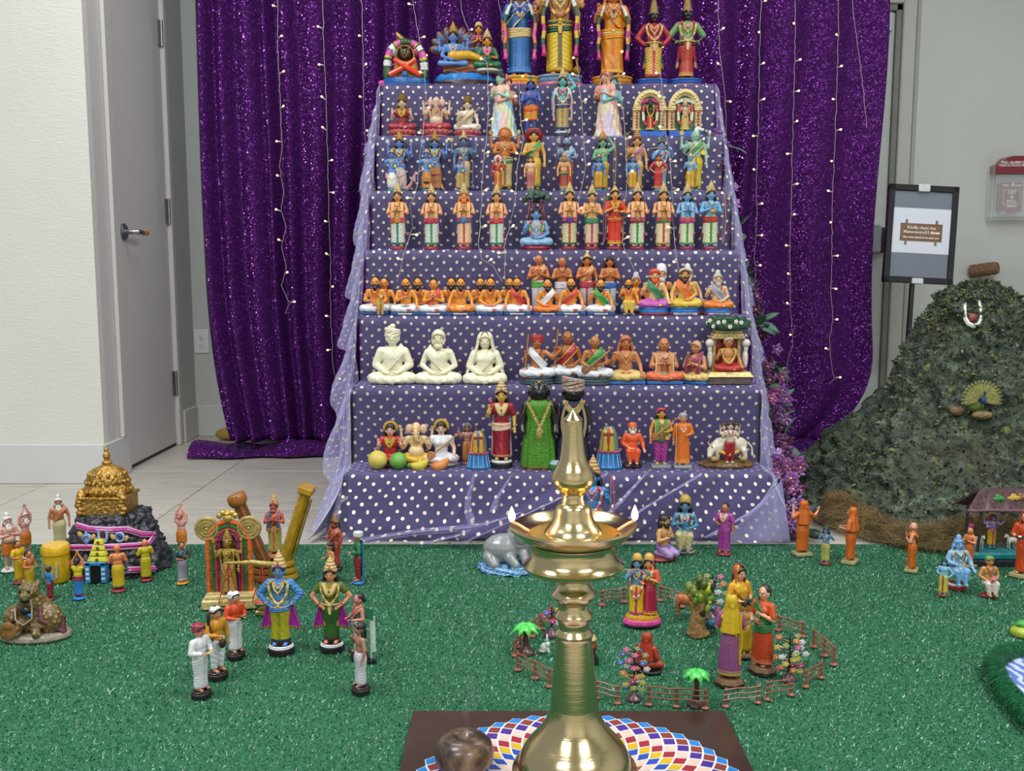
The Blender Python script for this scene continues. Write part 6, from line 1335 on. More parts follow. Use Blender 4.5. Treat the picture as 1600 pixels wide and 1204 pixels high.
S5 = [
 (613, 232, {**blue_, 'props': [('fishtail', 'E4DFD4', 'D8A0A0', 'A84A40'), ('yellowdisc', 'E0C818')]}, 'small blue figurine with white fish body and yellow disc'),
 (667, 232, {**blue_, 'props': [('tortoise', 'C07A30', '3A2A24', 'C8A040'), ('yellowdisc', 'E0C818')]}, 'small blue figurine with orange tortoise body and yellow disc'),
 (719, 244, {**blue_, 'lower': ('folds', 'C89A30', 'B8402A', '3A8AA0')}, 'small blue figurine with dark head, orange skirt and yellow disc'),
 (778, 242, dict(skin='B8302C', arms=('down', 'fwd'), face=0, crown=('lion', 'D8C8C0', 'C84A40', '2A1A14', '8A2A20'), lower=('dhoti', 'C0392C', 'D8B030', 'D8B030', .12), neck=('C', 'C'), props=[('yellowdisc', 'E0C818')]), 'small red lion faced figurine with white mane and yellow disc'),
 (829, 243, dict(skin='peach', arms=('down', 'down'), hair=('long', '2A1F1C'), lower=('pleat', 'B86A60', 'D89A80', 'A8584C', .12), shirt=(.48, .4, P('E0B088'))), 'small peach figurine with black hair and dull rose skirt'),
 (881, 238, dict(skin='peach', arms=('down', 'down'), hair=('short', 'A86A3A'), crown=('small', 'D89A58'), beard=('full', '8A5A3A'), lower=('pleat', 'B83028', 'D8B060', '3A7A50', .13), neck=('C', 'C'), sash=('2A5A40', 'D8B060')), 'small bearded peach figurine in a red pleated skirt'),
 (935, 240, dict(skin='blue', arms=('down', 'down'), hair=('long', '1F2030'), crown=('small', 'D89A78'), lower=('pleat', 'D0A020', '9A4A28', 'B88018', .13), shirt=(.50, .9, P('4A7AB8')), neck=('C', 'C'), props=[('staff', 'C8A060')]), 'small blue figurine in yellow skirt holding a staff, left of the pair'),
 (988, 240, dict(skin='blue', arms=('down', 'down'), hair=('long', '1F2030'), crown=('small', 'D89A58'), lower=('pleat', 'D0A020', 'A83A28', 'B88018', .13), shirt=(.50, .9, P('4F86C0')), neck=('C', 'C'), fans=('B8402A', 'D8B060', 'FFFFFF')), 'small blue figurine in yellow skirt with red side cloths'),
 (1028, 240, dict(skin='D88A58', arms=('hip', 'hip'), fem=1, hair=('long', '4A2A24'), lower=('pleat', 'C0282C', 'D8A040', 'A81F24', .125), shirt=(.48, .9, P('C8302F')), neck=('C', 'C')), 'small clay lady all in red beside the light blue flute player'),
 (1078, 238, dict(skin='7CA8D0', arms=('bless', 'fwd'), hair=('short', 'B8B0A8'), crown=('small', 'C8C0B8'), lower=('pleat', 'D0A828', 'B8402A', 'B88018', .13), neck=('C', 'C'), fans=('C05A30', 'D8B060', 'FFFFFF')), 'small pale blue figurine with grey crown in front of the horse headed one'),
]
for px, yt, kw, lab in S5:
    p, h = T_(px, 4, .045, yt); fig(lab, p, h, base=('round', '2A6A5A', '3A8A9A'), **kw)

# ============================================================ fourth tier: standing figures with joined palms
B4 = ('round', '8A1A30', '8A1A30')
def std(lab, px, yt, sash, front, **k):
    kw = dict(skin='E0A468', arms=('pray', 'pray'), hair=('long', '1A1414'), crown=('tall', CREAMGOLD, 'B83050'), lower=('dhoti', 'E4E0D0', front, front, .135), sash=sash, neck=('G', 'G'), fans=('E4DCC8', 'A82050', 'FFFFFF'), shawl=None, base=B4); kw.update(k)
    p, h = T_(px, 3, .055, yt); return fig(lab, p, h, name='praying_figurine', **kw)
std('praying figurine with orange waist wrap and teal striped white dhoti, leftmost', 621, 285, ('C87018', 'D8A030'), '2F7A74', shawl=('E0A468', 'B8305A'))
std('praying figurine with crimson waist wrap, second from the left', 674, 287, ('C01F3C', 'D84A50'), '2A8A6A', shawl=('E0A468', 'A8285A'))
std('bearded praying figurine with an orange beard and blue waist wrap', 725, 285, ('2F6AA8', '5A90C0'), 'C8505A', beard=('point', 'D87828'), hair=('long', 'D87828'), lower=('dhoti', 'E0D0A0', 'C86A50', 'C83A3A', .135), shawl=('E0A468', '8A2A50'))
std('praying figurine with red and orange waist wrap, fourth from the left', 776, 287, ('D02030', 'E86A30'), '2A8A6A', shawl=('E0A468', 'A8285A'))
std('praying figurine with purple waist wrap and red centre stripe', 890, 284, ('5A2080', '7A3A9A'), 'B83040', lower=('dhoti', 'E0D0A0', '3A7A40', 'B83040', .135), shawl=('E0A468', 'A8285A'))
std('slim praying figurine with green waist wrap and long bow at his side', 925, 287, ('2F7A50', '4A9A68'), 'A83A50', lower=('dhoti', 'E0CFA8', 'B84A50', 'A83A50', .130), hair=('short', '1A1414'), props=[('bow', 'C05A70', 'D8C8A0')])
std('lady figurine in a bright red sari with a green parrot on her shoulder', 961, 289, ('C8301F', 'D8A030'), 'D8A030', fem=1, arms=('chest', 'fwd'), lower=('pleat', 'D8341C', 'E0B030', 'C02818', .125), shirt=(.50, .8, P('D23A1E')), crown=('small', 'C8A058'), props=[('parrot', '3A9A50', 'C83A28'), ('pot', 'C87848')], fans=('E4D8B8', '8A2A50', 'FFFFFF'))
std('praying figurine with dark red waist wrap and green centre stripe', 996, 284, ('8A2A28', 'C87A5A'), '2F8A3C', lower=('dhoti', 'E4E0C8', '6A9A50', '2F8A3C', .135), shawl=('E0A468', 'A8285A'))
std('praying figurine with green and ochre waist wrap, right half of the row', 1037, 284, ('3A7A40', 'C87A20'), 'B83040', lower=('dhoti', 'E4D8A8', 'B89A50', 'B83040', .135), shawl=('E0A468', 'A8285A'))
std('light blue praying figurine with magenta waist wrap, second from the right', 1074, 285, ('B82A80', 'E0762A'), '2F8A3C', skin='6FA8D4', lower=('dhoti', 'E4E0C0', '6A9A50', '2F8A3C', .135), shawl=('6FA8D4', 'B8305A'))
std('light blue figurine holding a gold mace to its chest, rightmost of the row', 1111, 282, ('A82A28', 'C8502A'), '2F8A3C', skin='6FA8D4', lower=('dhoti', 'E4E0C0', '6A9A50', '2F8A3C', .135), props=[('pot', 'B89048'), ('bow', 'C87848', 'D8C8A0')])
p, h = T_(838, 3, .07, 300)
fig('blue seated figurine shaded by a dark green leafy tree of serpents', p, h, pose='sit', arms=('bless', 'lap'), skin='6F9ED0', hair=('long', '2A2A30'), crown=('tree', '2C4638', '3E5A4A', '8A3A28'), lower=('x', '8AB0D0'), shirt=(.48, .6, P('86A8CC')), neck=('C', 'C'), base=('cushion', 'A81F40', 'A81F40'), name='tree_shaded_figurine', props=[('coil', '8A3C28', 'A8552F')], garland=(.52, 'D8B040', '3A8A60', 'D0407A'))

# ============================================================ third tier from the floor up: seated orange figures
OB = '1F4F8A'
def nay(lab, px, yt, off=.05, shirt=None, lower='E2E2E4', beard='1A1416', arms=('chest', 'knee'), drape=None, tuft='1A1418', crown=None, plaque=1, base=('flatbox', OB, OB), pose='sit', **k):
    p, h = T_(px, 2, off, yt)
    e = fig(lab, p, h, pose=pose, arms=arms, skin=k.pop('skin', 'E39234'), hair=('tufts' if crown is None else 'short', tuft), crown=crown, beard=('point', beard) if beard else None, lower=('x', lower), drape=drape, neck=('C86A1E', 'B8301E'), base=base, name='seated_saint_figurine', **k)
    if base[0] == 'flatbox': link('pink_hands_and_feet', _m(('palms', pose, arms), lambda g: f_palms(g, pose, arms)), [P('DE7A78')], e, (0, 0, BH[base[0]]))['kind'] = 'stuff'
    if plaque:
        g = G(); g.box((0, -.172, .022), (.24, .006, .026), 0); one('name_plate', g, [P('C8CCD8', .4)], e)
    return e
H_ = 428
nay('seated orange saint behind the golden calf at the left end', 584, 426, .075, arms=('fwd', 'lap'), plaque=0)
nay('half hidden orange saint behind the calf keeper, no beard', 598, 428, .118, beard=None, arms=('lap', 'knee'), plaque=0)
nay('seated orange saint with a pink palm on his chest and blue waistband', 632, H_, arms=('chest', 'knee'), sash=('1F5A90', '1F5A90'))
nay('bearded orange saint in the back row between the first two plaques', 651, H_, .118, arms=('knee', 'lap'), plaque=0)
nay('clean shaven orange saint praying in a red shoulder cloth', 676, H_+2, arms=('pray', 'pray'), beard=None, drape=('D2402C', 'E06A2A'), fem=0)
nay('bearded orange saint in the back row with one pink raised palm', 704, H_, .118, arms=('bless', 'lap'), plaque=0)
nay('bearded orange saint with white belly wrap and bare orange shins', 719, H_, arms=('knee', 'knee'), lower='E08A28', sash=('E8E4E0', 'E8E4E0'))
nay('bearded orange saint in the back row, hand on chest', 750, H_, .118, arms=('chest', 'lap'), plaque=0)
nay('bearded orange saint with crossed pink hands in his lap', 766, H_, arms=('lap', 'lap'), plaque=0)
nay('bearded orange saint in the back row near the red shawl', 796, H_, .118, arms=('knee', 'lap'), plaque=0)
nay('bearded orange saint with a red shawl and white knee cloth', 808, H_, arms=('knee', 'knee'), drape=('C02A24', 'D84A30', -1), lower='E6E6EA')
nay('bearded saint with a white cross band and orange lap cloth', 856, 430, arms=('lap', 'bless'), drape=('E4E0DC', 'E4E0DC'), lower='DE7A20')
nay('bearded saint in orange tunic and white loincloth under the four standing boys', 893, 428, arms=('knee', 'knee'), shirt=None, drape=('C83A24', 'E07A2A'), lower='E8E8EA')
nay('bearded saint with a green shoulder cloth and white lap', 940, 430, arms=('bless', 'knee'), drape=('2F8A3C', '4AA850', -1), lower='E4E0E2')
nay('bearded saint in yellow trousers sitting on a grey stone', 984, 431, arms=('bless', 'knee'), lower='D8B84C', pose='perch', base=('stone', '5A6A60', '2A4A58'), plaque=1)
nay('orange saint with a tall white topknot in the back row', 996, 424, .118, arms=('lap', 'knee'), crown=('bunwhite', 'E4E2DE'), tuft='B8A090', beard=None, plaque=0)
BB = ('ovaltier', 'A02A30', '2F86D0')
nay('saint with fiery red beard in green drape on a blue pedestal', 1025, 419, .055, arms=('bless', 'knee'), beard='E0521E', tuft='D84A20', crown=('cap', 'D84A20', 'C8402A'), drape=('2A7A50', '4A9A60', -1), lower='C05AB0', skin='E0B880', base=BB, plaque=0)
nay('white capped old saint behind the red bearded one', 1036, 411, .118, arms=('lap', 'knee'), crown=('tallcap', 'E6E6EA', 'E6E6EA'), beard='D8D8DC', tuft='D8D8DC', skin='D89A58', base=('ovaltier', 'A02A30', '2F86D0'), plaque=0)
def bt(txt, e, w=.24):
    g = G(); g.box((0, -.186, .020), (w+.12, .004, .030), 0); q = one('name_plate', g, [P('B8B4C0', .4)], e); text(txt, .040, P('2A1A24', .5, 0, 0, 0, 10, 0), q, (0, -.189, .019))
e = nay('brown bearded saint wrapped in an orange shawl with white lap cloth', 1072, 418, .055, arms=('knee', 'lap'), beard='4A2A1E', tuft='5A3020', crown=('cap', 'C8B090', 'B89A78'), drape=('E06A28', 'E89048', -1), lower='D8B840', skin='D8A050', base=BB, plaque=0); bt('TIRU MULAR', e)
nay('white topknotted old saint standing close behind the brown bearded one', 1077, 411, .118, arms=('lap', 'knee'), crown=('bunwhite', 'E4E2DE'), tuft='E0DCD4', beard='D8D4CC', skin='D8A878', base=('ovaltier', 'A02A30', '2F86D0'), plaque=0)
e = nay('long grey bearded saint with raised palm on the rightmost blue pedestal', 1125, 421, .055, arms=('bless', 'lap'), beard='C0B8A8', tuft='C8C0B0', crown=('bunwhite', 'D0CABC'), drape=('8A94A8', 'C8C8C0', -1), lower='DE7A28', skin='E0B890', base=BB, plaque=0); bt('AGASTYAR', e)
# the golden calf
p, h = T_(591, 2, .02, 458); e = empty('golden_calf', p, 0, 1, 'small golden calf standing before the leftmost orange saint', 'animal figurine')
def quad(e, s, col, hcol=None, horns=None, head='cow', tailup=False):
    g = G(); g.ell((0, 0, .62), (.26, .17, .20)); g.ell((-.20, 0, .66), (.15, .15, .17)); g.ell((.2, 0, .63), (.15, .155, .18)); g.cap((-.25, 0, .72), (-.40, 0, .92), .12, .085)
    g.cap((-.40, 0, .94), (-.54, -.0, .86), .088, .055); 
    for sx_, kn in ((-.24, .0), (.25, .04)):
        for sy_ in (-1, 1): g.cap((sx_, sy_*.095, .56), (sx_+kn, sy_*.10, .30), .075, .042); g.cap((sx_+kn, sy_*.10, .30), (sx_+(.0 if kn == 0 else .0), sy_*.10, .03), .040, .034)
    me = bake(g, 'body', .028, 3); link('body', me, [P(col)], e, sc=s)
    g = G(); [g.ell((-.37, sy_*.10, .98), (.05, .07, .035), 0, 8, 6) for sy_ in (-1, 1)]; one('ears', g, [P(hcol or col)], e).scale = (s, s, s)
    if horns: 
        g = G(); [g.tube([(-.38, sy_*.05, 1.0), (-.38, sy_*.12, 1.08), (-.40, sy_*.10, 1.18)], [.024, .018, .004], 0, 7) for sy_ in (-1, 1)]; one('horns', g, [P(horns)], e).scale = (s, s, s)
    g = G(); [g.ell((-.47, sy_*.07, .93), .014, 0, 6, 5) for sy_ in (-1, 1)]; g.ell((-.60, 0, .84), (.02, .035, .02), 0, 8, 5); one('eyes', g, [P('1A1416')], e).scale = (s, s, s)
    g = G(); g.tube([(.34, 0, .72), (.42, 0, .62), (.43, 0, .40), (.43, 0, .28)], [.028, .02, .014, .022], 0, 7); one('tail', g, [P(hcol or col)], e).scale = (s, s, s)
quad(e, h/1.08, 'D8B058', 'B88A48'); e.rotation_euler.z = rad(105)
ST = dict(skin='C8733C', base=('round', '1F4F8A', '1F4F8A'))
for px, yt, kw, lab in ((842, 398, dict(arms=('pray', 'pray'), hair=None, drape=('D8A070', 'C8733C'), sash=('5AA83A', '5AA83A'), lower=('dhoti', 'DEDEE0', 'C8C8CC', 'C8C8CC', .125)), 'bald standing boy figurine with a lime green waist sash'),
    (879, 399, dict(arms=('chest', 'chest'), hair=('fringe', '6A3A24'), neck=('7A3A1E', '7A3A1E'), sash=('D8D8DA', 'D8D8DA'), lower=('dhoti', 'D4D6DA', 'B8BCC2', 'B8BCC2', .125)), 'standing boy figurine in plain grey white dhoti, arms folded'),
    (918, 393, dict(arms=('chest', 'down'), hair=('long', '2A1A14'), crown=('small', 'C8A84A'), sash=('A82434', 'C84A48'), lower=('dhoti', 'D4D6DA', 'B84A50', 'B84A50', .125), drape=('D89A60', 'C8733C')), 'standing boy figurine with a golden crown and red sash'),
    (954, 399, dict(arms=('chest', 'chest'), hair=('wavy', '1F1614'), sash=('1F5FA8', '3A7AC0'), lower=('dhoti', 'D0D6DE', '7A9AC0', '7A9AC0', .125), neck=('C8A050', 'C8A050')), 'standing boy figurine with black curls and blue sash')):
    p, h = T_(px, 2, .122, yt); fig(lab, p, h, name='standing_boy_figurine', **{**ST, **kw})

# ============================================================ second tier from the floor
IV = 'ivory'
p, h = T_(610, 1, .075, 506); fig('ivory white statue of a seated man with a coiled turban, leftmost of three', p, h, name='ivory_statue', cat='statue', pose='sit', arms=('lap', 'lap'), skin=IV, crown=('ivorybun', 'EDE6C8'), lower=('x', 'EDE6C8'), shirt=(.46, 1.6, P('EDE6C8', .4, 0, .04, .1, 20, .2)), drape=('F0EACF', 'F0EACF'), base=None)
p, h = T_(683, 1, .075, 512); fig('ivory white statue of a seated bearded man, middle of three', p, h, name='ivory_statue', cat='statue', pose='sit', arms=('lap', 'lap'), skin=IV, hair=('short', 'E2DABA'), beard=('full', 'E2DABA'), lower=('x', 'EDE6C8'), drape=('F0EACF', 'F0EACF', -1), base=None)
p, h = T_(757, 1, .075, 517); e = fig('ivory white statue of a veiled seated lady, rightmost of three', p, h, name='ivory_statue', cat='statue', pose='sit', arms=('lap', 'lap'), skin=IV, fem=1, hair=('short', 'E2DABA'), lower=('x', 'EDE6C8'), shirt=(.46, 1.7, P('EDE6C8', .4, 0, .04, .1, 20, .2)), drape=('F0EACF', 'F0EACF'), base=None)
def vs_(u, v): a = lerp(-1.02+.55*v, PI+1.02-.55*v, u); return (interp([(0, .004), (.06, .060), (.16, .092), (.34, .112), (.5, .155), (.75, .215), (1, .262)], v)*(1+.02*sin(u*34+v*5)*v)*cos(a), .018+interp([(0, .004), (.06, .065), (.16, .098), (.4, .115), (1, .150)], v)*sin(a), interp([(0, .612), (.06, .604), (.16, .56), (1, .015)], v))
g = G(); g.slab(vs_, 48, 34, (0, .004, 0)); o = one('draped_shawl', g, [P('EDE6C8', .4, 0, .04, .1, 20, .2)], e, flat=False)
BG = ('ovaltier', '3E4C52', '4E5C62')
def musician(lab, px, yt, off, **k):
    p, h = T_(px, 1, off, yt); return fig(lab, p, h, name='musician_figurine', pose='sit', base=BG, **k)
musician('musician in a red turban raising a tall stringed tambura', 840, 519, .06, skin='B8703A', arms=('bless', 'out'), crown=('turban', 'A8242A', 'B8343A'), drape=('E0E0E4', 'E0E0E4', -1), lower=('x', 'DDE2E8'), neck=('8A3A2A', '8A3A2A'), props=[('tambura', '7A4A2C', 'C8B098', '4A2A1A')])
musician('bald musician with a red shawl and upright tambura', 888, 517, .085, skin='A8642E', arms=('bless', 'lap'), hair=None, drape=('A8202A', 'D8B060'), lower=('x', 'DDE2E8'), neck=('C8904A', 'C8904A'), props=[('tambura', '7A4A2C', 'C8B098', '4A2A1A')])
musician('bald musician in a green shawl playing a lute across his lap', 932, 521, .045, skin='B8743C', arms=('lap', 'fwd'), hair=('fringe', '8A7A6A'), drape=('2F8A3C', '6AB860'), lower=('x', 'DDE2E8'), neck=('8A3A2A', '8A3A2A'), props=[('veena', '8A5A40', 'C8B098')])
BL = ('flatbox', '1F6AAE', '1F6AAE')
p, h = T_(981, 1, .07, 521); fig('seated brown saint holding a wrapped book on his knee, cream lap cloth', p, h, name='saint_figurine', pose='sit', arms=('bless', 'knee'), skin='C07A4A', hair=('long', 'B86A48'), lower=('x', 'D8BC70'), sash=('8A2A30', 'C89A50'), neck=('C8904A', 'C8904A'), base=BL)
p, h = T_(1042, 1, .07, 524); fig('praying saint with white body marks and green and orange lap cloth', p, h, name='saint_figurine', pose='sit', arms=('pray', 'pray'), skin='C47E48', hair=('fringe', 'C8906A'), lower=('x', 'D8663C'), sash=('4AA890', '6AC0A0'), neck=('E4DCD0', 'E4DCD0'), shawl=('C47E48', 'E0C8A8'), base=BL)
p, h = T_(1093, 1, .07, 530); fig('small saint in a maroon shawl turned to the left beside a pot', p, h, rot=rad(-38), name='saint_figurine', pose='sit', arms=('pray', 'chest'), skin='C8865A', hair=('short', 'C89878'), lower=('x', 'D8BC70'), shawl=('7A2A44', 'A83A5A'), drape=('8A2F4A', 'B85A70'), base=BL)
# shrine with a leafy garland roof
p, h = T_(1143, 1, .075, 500); e = empty('garlanded_throne', p, 0, 1, 'gold and red throne shrine topped by a thick green garland with white flowers', 'shrine')
k = h
g = G(); g.box((0, -.0, .012), (.135, .10, .024), 0, bev=.002); one('plinth', g, [P('5A4A44', .5, 0, .2, .4, 60)], e)
g = G(); g.box((0, 0, .031), (.150, .11, .016), 0, tap=.86, bev=.002); one('plinth_top', g, [P('C8B878', .4, .3, .2, .5, 60)], e)
g = G(); g.box((0, .022, .095), (.086, .012, .11), 0, bev=.002); one('throne_back', g, [P('9A2420')], e)
for s_ in (-1, 1):
    g = G(); g.lathe([(.007, .038), (.0085, .045), (.006, .05), (.006, .125), (.0085, .132), (.0085, .14)], 0, 14, c=(s_*.040, .012, 0)); one('pillar', g, [CREAMGOLD], e)
g = G(); [g.box((0, .008, .146+.009*q), (.104-.010*q, .050, .008), 0, bev=.001) for q in range(3)]; [g.ell((-.042+.012*q, -.018, .150), .004, 0, 6, 5) for q in range(8)]; one('canopy', g, [CREAMGOLD], e)
for s_ in (-1, 1):
    g = G(); g.ell((s_*.056, -.006, .078), (.010, .012, .030), 0, 10, 8); g.ell((s_*.058, -.008, .128), (.014, .014, .014), 0, 10, 7); g.tube([(s_*.058, -.008, .12), (s_*.057, -.008, .10)], [.008, .006], 0, 8); one('side_post', g, [P('D8D0C4', .4)], e)
kk = .115/.62; zz = .040
for nm, me, c_ in (('body', body_mesh('sit', 'bless', 'knee', 0, 0, 0), 'C88A50'), ('lower_garment', legcloth_mesh('sit'), 'B02824'), ('garland', _m(('garl', 'sit', .55), lambda g: f_garland(g, DZ['sit'], .55), 3), 'D8B060')):
    link(nm, me, [P(c_)], e, (0, -.012, zz), sc=kk)
link('face', _mesh['face'], [P('F2EEE6'), P('1A1214'), P('C03A3A'), P('E03020')], e, (0, -.012, zz+.495*kk), sc=kk); link('hair', hair_mesh('short'), [P('D8D0C0')], e, (0, -.012, zz+.495*kk), sc=kk)
rn = random.Random(8); g = G()
for i in range(520):
    a = 2*PI*i/520*1.0; c_ = Vector((.058*cos(a), .030*sin(a), .190+.010*sin(a))); d_ = Vector((rn.uniform(-1, 1), rn.uniform(-1, 1), rn.uniform(-1, 1))).normalized(); t_ = d_.orthogonal().normalized()*.0035
    c_ += d_*.006; g.add([c_-t_, c_+t_, c_+d_*.016], [(0, 1, 2)])
g.tube([(.058*cos(a), .030*sin(a), .190+.010*sin(a)) for a in [i*2*PI/24 for i in range(24)]], .013, 0, 10, closed=True); o = one('leaf_garland', g, [P('1F4A30', .6, 0, .3, .4, 60)], e)
for q in range(11):
    a = PI+PI*(q+.3)/11*1.0 if q < 8 else rn.uniform(0, PI); g = G()
    for w in range(5): g.ell((.0042*cos(w*2*PI/5), 0, .0042*sin(w*2*PI/5)), (.003, .0015, .003), 0, 6, 4)
    g.ell((0, -.001, 0), .0018, 1, 6, 4); one('white_flower', g, [P('E8E6DC'), P('D8B840')], e, loc=(.066*cos(a), .043*sin(a)-.004, .192+.010*sin(q*2.2)))

# ============================================================ lowest tier
p, h = T_(604, 0, .085, 660); fig('tiny haloed seated figure in red behind the yellow mango', p, h, pose='sit', arms=('bless', 'bless'), skin='E0B8A0', rear=0, fem=1, hair=('long', '2A1A14'), crown=('halo', 'C8A030'), lower=('x', 'B8202C'), shirt=(.48, .3, P('B8202C')), neck=('G', 'G'), base=('cushion', 'B84A50', 'B84A50'))
p, h = T_(646, 0, .085, 659); fig('tiny haloed elephant headed figure behind the green fruit', p, h, pose='sit', arms=('bless', 'bless'), rear=1, belly=1, face=0, skin='E0C090', crown=('elephant', 'D8B888', 'E0B8A0', 'F0E8D8'), lower=('x', 'D0A828'), neck=('G', 'C', 1), base=('cushion', 'B8A070', 'B8A070'))
p, h = T_(686, 0, .085, 657); fig('tiny haloed figure in white playing a lute behind the papaya', p, h, pose='sit', arms=('bless', 'knee'), skin='E0B8A0', fem=1, hair=('long', '2A1A14'), crown=('halo', 'C8A030'), lower=('x', 'DADAE0'), shirt=(.48, .3, P('DADAE0')), base=('cushion', 'C8C0B0', 'C8C0B0'), props=[('veena', 'B87A48', 'D8B860')])
def fruit(name, label, px, py, r, col, shape, rot=(0, 0, 0), cols=None):
    Y = TY[0]+.03; p = atY(px, py, Y); k = Y/F; R = r*k; g = G()
    if shape == 'round': g.lathe([(.001*R, -.98*R), (.35*R, -.93*R), (.7*R, -.7*R), (.95*R, -.25*R), (1.0*R, .05*R), (.9*R, .45*R), (.6*R, .8*R), (.25*R, .95*R), (.04*R, .93*R), (.0001, .90*R)], 0, 32, mod=lambda a, z, i: 1+.012*sin(a*6))
    else: g.tube([(R*1.7*(t-.5)*1.35, 0, -R*.25*math.cos((t-.5)*PI)+R*.28*(2*(t-.5))**2) for t in [i/14 for i in range(15)]], [max(.0006, R*.62*math.sin(PI*min(1, max(0, .04+.92*(i/14)**(1.0 if shape == 'banana' else .8))))**.6) for i in range(15)], 0, 18)
    me = g.mesh(name); o = link(name, me, [fruitmat(*cols)], None, (p.x, Y, TZ[0]+.0055+R*(.92 if shape == 'round' else .60)), rot); 
    tag(o, label, 'fruit'); return o
def fruitmat(a, b2):
    m, nt, b = newmat('fruit_'+a); N = nt.nodes.new; L = nt.links.new; tc = N('ShaderNodeTexCoord'); nz = N('ShaderNodeTexNoise'); nz.inputs['Scale'].default_value = 28; nz.inputs['Detail'].default_value = 5; L(tc.outputs['Object'], nz.inputs['Vector'])
    mx = N('ShaderNodeMix'); mx.data_type = 'RGBA'; mr = N('ShaderNodeMapRange'); mr.inputs[1].default_value = .35; mr.inputs[2].default_value = .65; L(nz.outputs['Fac'], mr.inputs[0]); L(mr.outputs[0], mx.inputs[0]); mx.inputs[6].default_value = lin(a); mx.inputs[7].default_value = lin(b2); L(mx.outputs[2], b.inputs['Base Color']); b.inputs['Roughness'].default_value = .5; return m
def wstem(o, R, c='5A4A2A'): one('stem', G().tube([(0, 0, R*.86), (R*.05, 0, R*1.06)], [R*.07, R*.05], 0, 8), [P(c)], o)
a = fruit('mango', 'yellow round toy mango at the left end of the lowest tier', 590, 714, 15.5, 0, 'round', (0, rad(20), 0), ('C8B44A', 'D8C468')); wstem(a, 15.5*TY[0]/F)
a = fruit('guava', 'green round toy guava on the lowest tier', 622, 713, 14, 0, 'round', (0, rad(-15), 0), ('5A9A3A', '78B050')); wstem(a, 14*TY[0]/F)
a = fruit('papaya', 'long yellow toy papaya lying on the lowest tier', 655, 716, 12.5, 0, 'banana', (0, rad(-14), rad(8)), ('D0A828', 'C8BC3A')); one('green_tip', G().ell((-.0285, 0, .004), (.010, .0075, .0075), 0, 12, 8), [P('5A8A3A')], a)
a = fruit('toy_pear', 'orange pear shaped toy fruit beside the yellow papaya', 688, 714, 13, 0, 'pear', (0, rad(-24), rad(-5)), ('C8723C', 'D88A4A')); one('stem', G().tube([(-.028, 0, .006), (-.036, 0, .004)], [.0025, .0015], 0, 6), [P('5A4A2A')], a)
def tower(label, px, yt, off, rot=0, c=('7A5A9A', 'C8A050', 'C84A50')):
    p, h = T_(px, 0, off, yt); e = empty('striped_shrine', p, rot, h/.115, label, 'shrine')
    g = G(); g.lathe([(.034, 0), (.035, .004), (.029, .012), (.027, .042)], 0, 24, sy=.75, mod=lambda a, z, i: 1+.07*cos(a*12)); one('blue_skirt', g, [P('1F78B8')], e)
    for q in range(7): one('white_line', G().tube([(.0285*cos(a_), .0215*sin(a_)-.001, .040) if z_ else (.0345*cos(a_), .0262*sin(a_)-.001, .006) for z_ in (1, 0)], .0007, 0, 5), [P('C8D8E8')], e) if (a_ := PI+PI*(q+.5)/7) else 0
    g = G(); g.lathe([(.029, .042), (.031, .045), (.029, .048)], 0, 24, sy=.75); one('pink_rim', g, [P('C84A90')], e)
    g = G()
    for q in range(9):
        def sf(u, v, q=q): a = PI*(q+u)/9+PI; r = interp([(0, .026), (.5, .023), (.8, .019), (1, .012)], v); return (r*cos(a)*1.0, r*sin(a)*.72, .048+.062*v)
        g.slab(sf, 3, 8, (0, .002, 0), q % 4)
    g.lathe([(.0245, .048), (.021, .08), (.017, .098), (.010, .110)], 4, 20, sy=.7, c=(0, .001, 0)); one('striped_screen', g, [P(c[0]), P(c[1]), P(c[2]), P('3A9080'), P('5A8A80')], e)
    for s_ in (-1, 1):
        g = G(); g.lathe([(.007, .048), (.008, .06), (.005, .075), (.006, .080), (.0045, .088)], 0, 12, c=(s_*.0085, -.021, 0)); g.ell((s_*.0085, -.021, .092), (.0055, .005, .006), 1, 10, 7); g.lathe([(.005, .095), (.006, .098), (.003, .104), (.0005, .108)], 0, 10, c=(s_*.0085, -.021, 0)); one('tiny_figure', g, [P('C8A040'), P('8A3A28')], e)
tower('blue skirted toy shrine with two tiny figures, left of the red sari lady', 746, 670, .045)
tower('blue skirted toy shrine with two tiny figures, right of the brass lamp tip', 956, 663, .045, rad(-8), ('C83A50', 'C8A030', '3A9A80'))
p, h = T_(728, 0, .11, 662); fig('tiny haloed copper figure behind the left blue skirted shrine', p, h, arms=('bless', 'bless'), skin='A87860', rear=1, crown=('halo', '8A7A78'), lower=('dhoti', 'C8883A', 'A85A30', 'A85A30'), base=('round', 'A85A60', 'A85A60'), hair=('long', '5A4A48'))
p, h = T_(783, 0, .06, 590); fig('tall yellow faced lady figurine in a maroon sari on a black pedestal', p, h, arms=('bless', 'down'), skin='D8B450', fem=1, hair=('long', '1A1414'), crown=('tall', 'C', 'C03A70'), lower=('folds', '8E1A2A', 'C87A60', 'A83040', .125), shirt=(.50, .7, P('961C2C')), neck=('C', 'C', 1), sash=('E0B8A8', 'C'), bangles='C', base=('two', '1C1A1C', 'E4E2E6'), props=[('backpanel', 'DAD8DE'), ('parrot', 'D05A90', 'C83A80')])
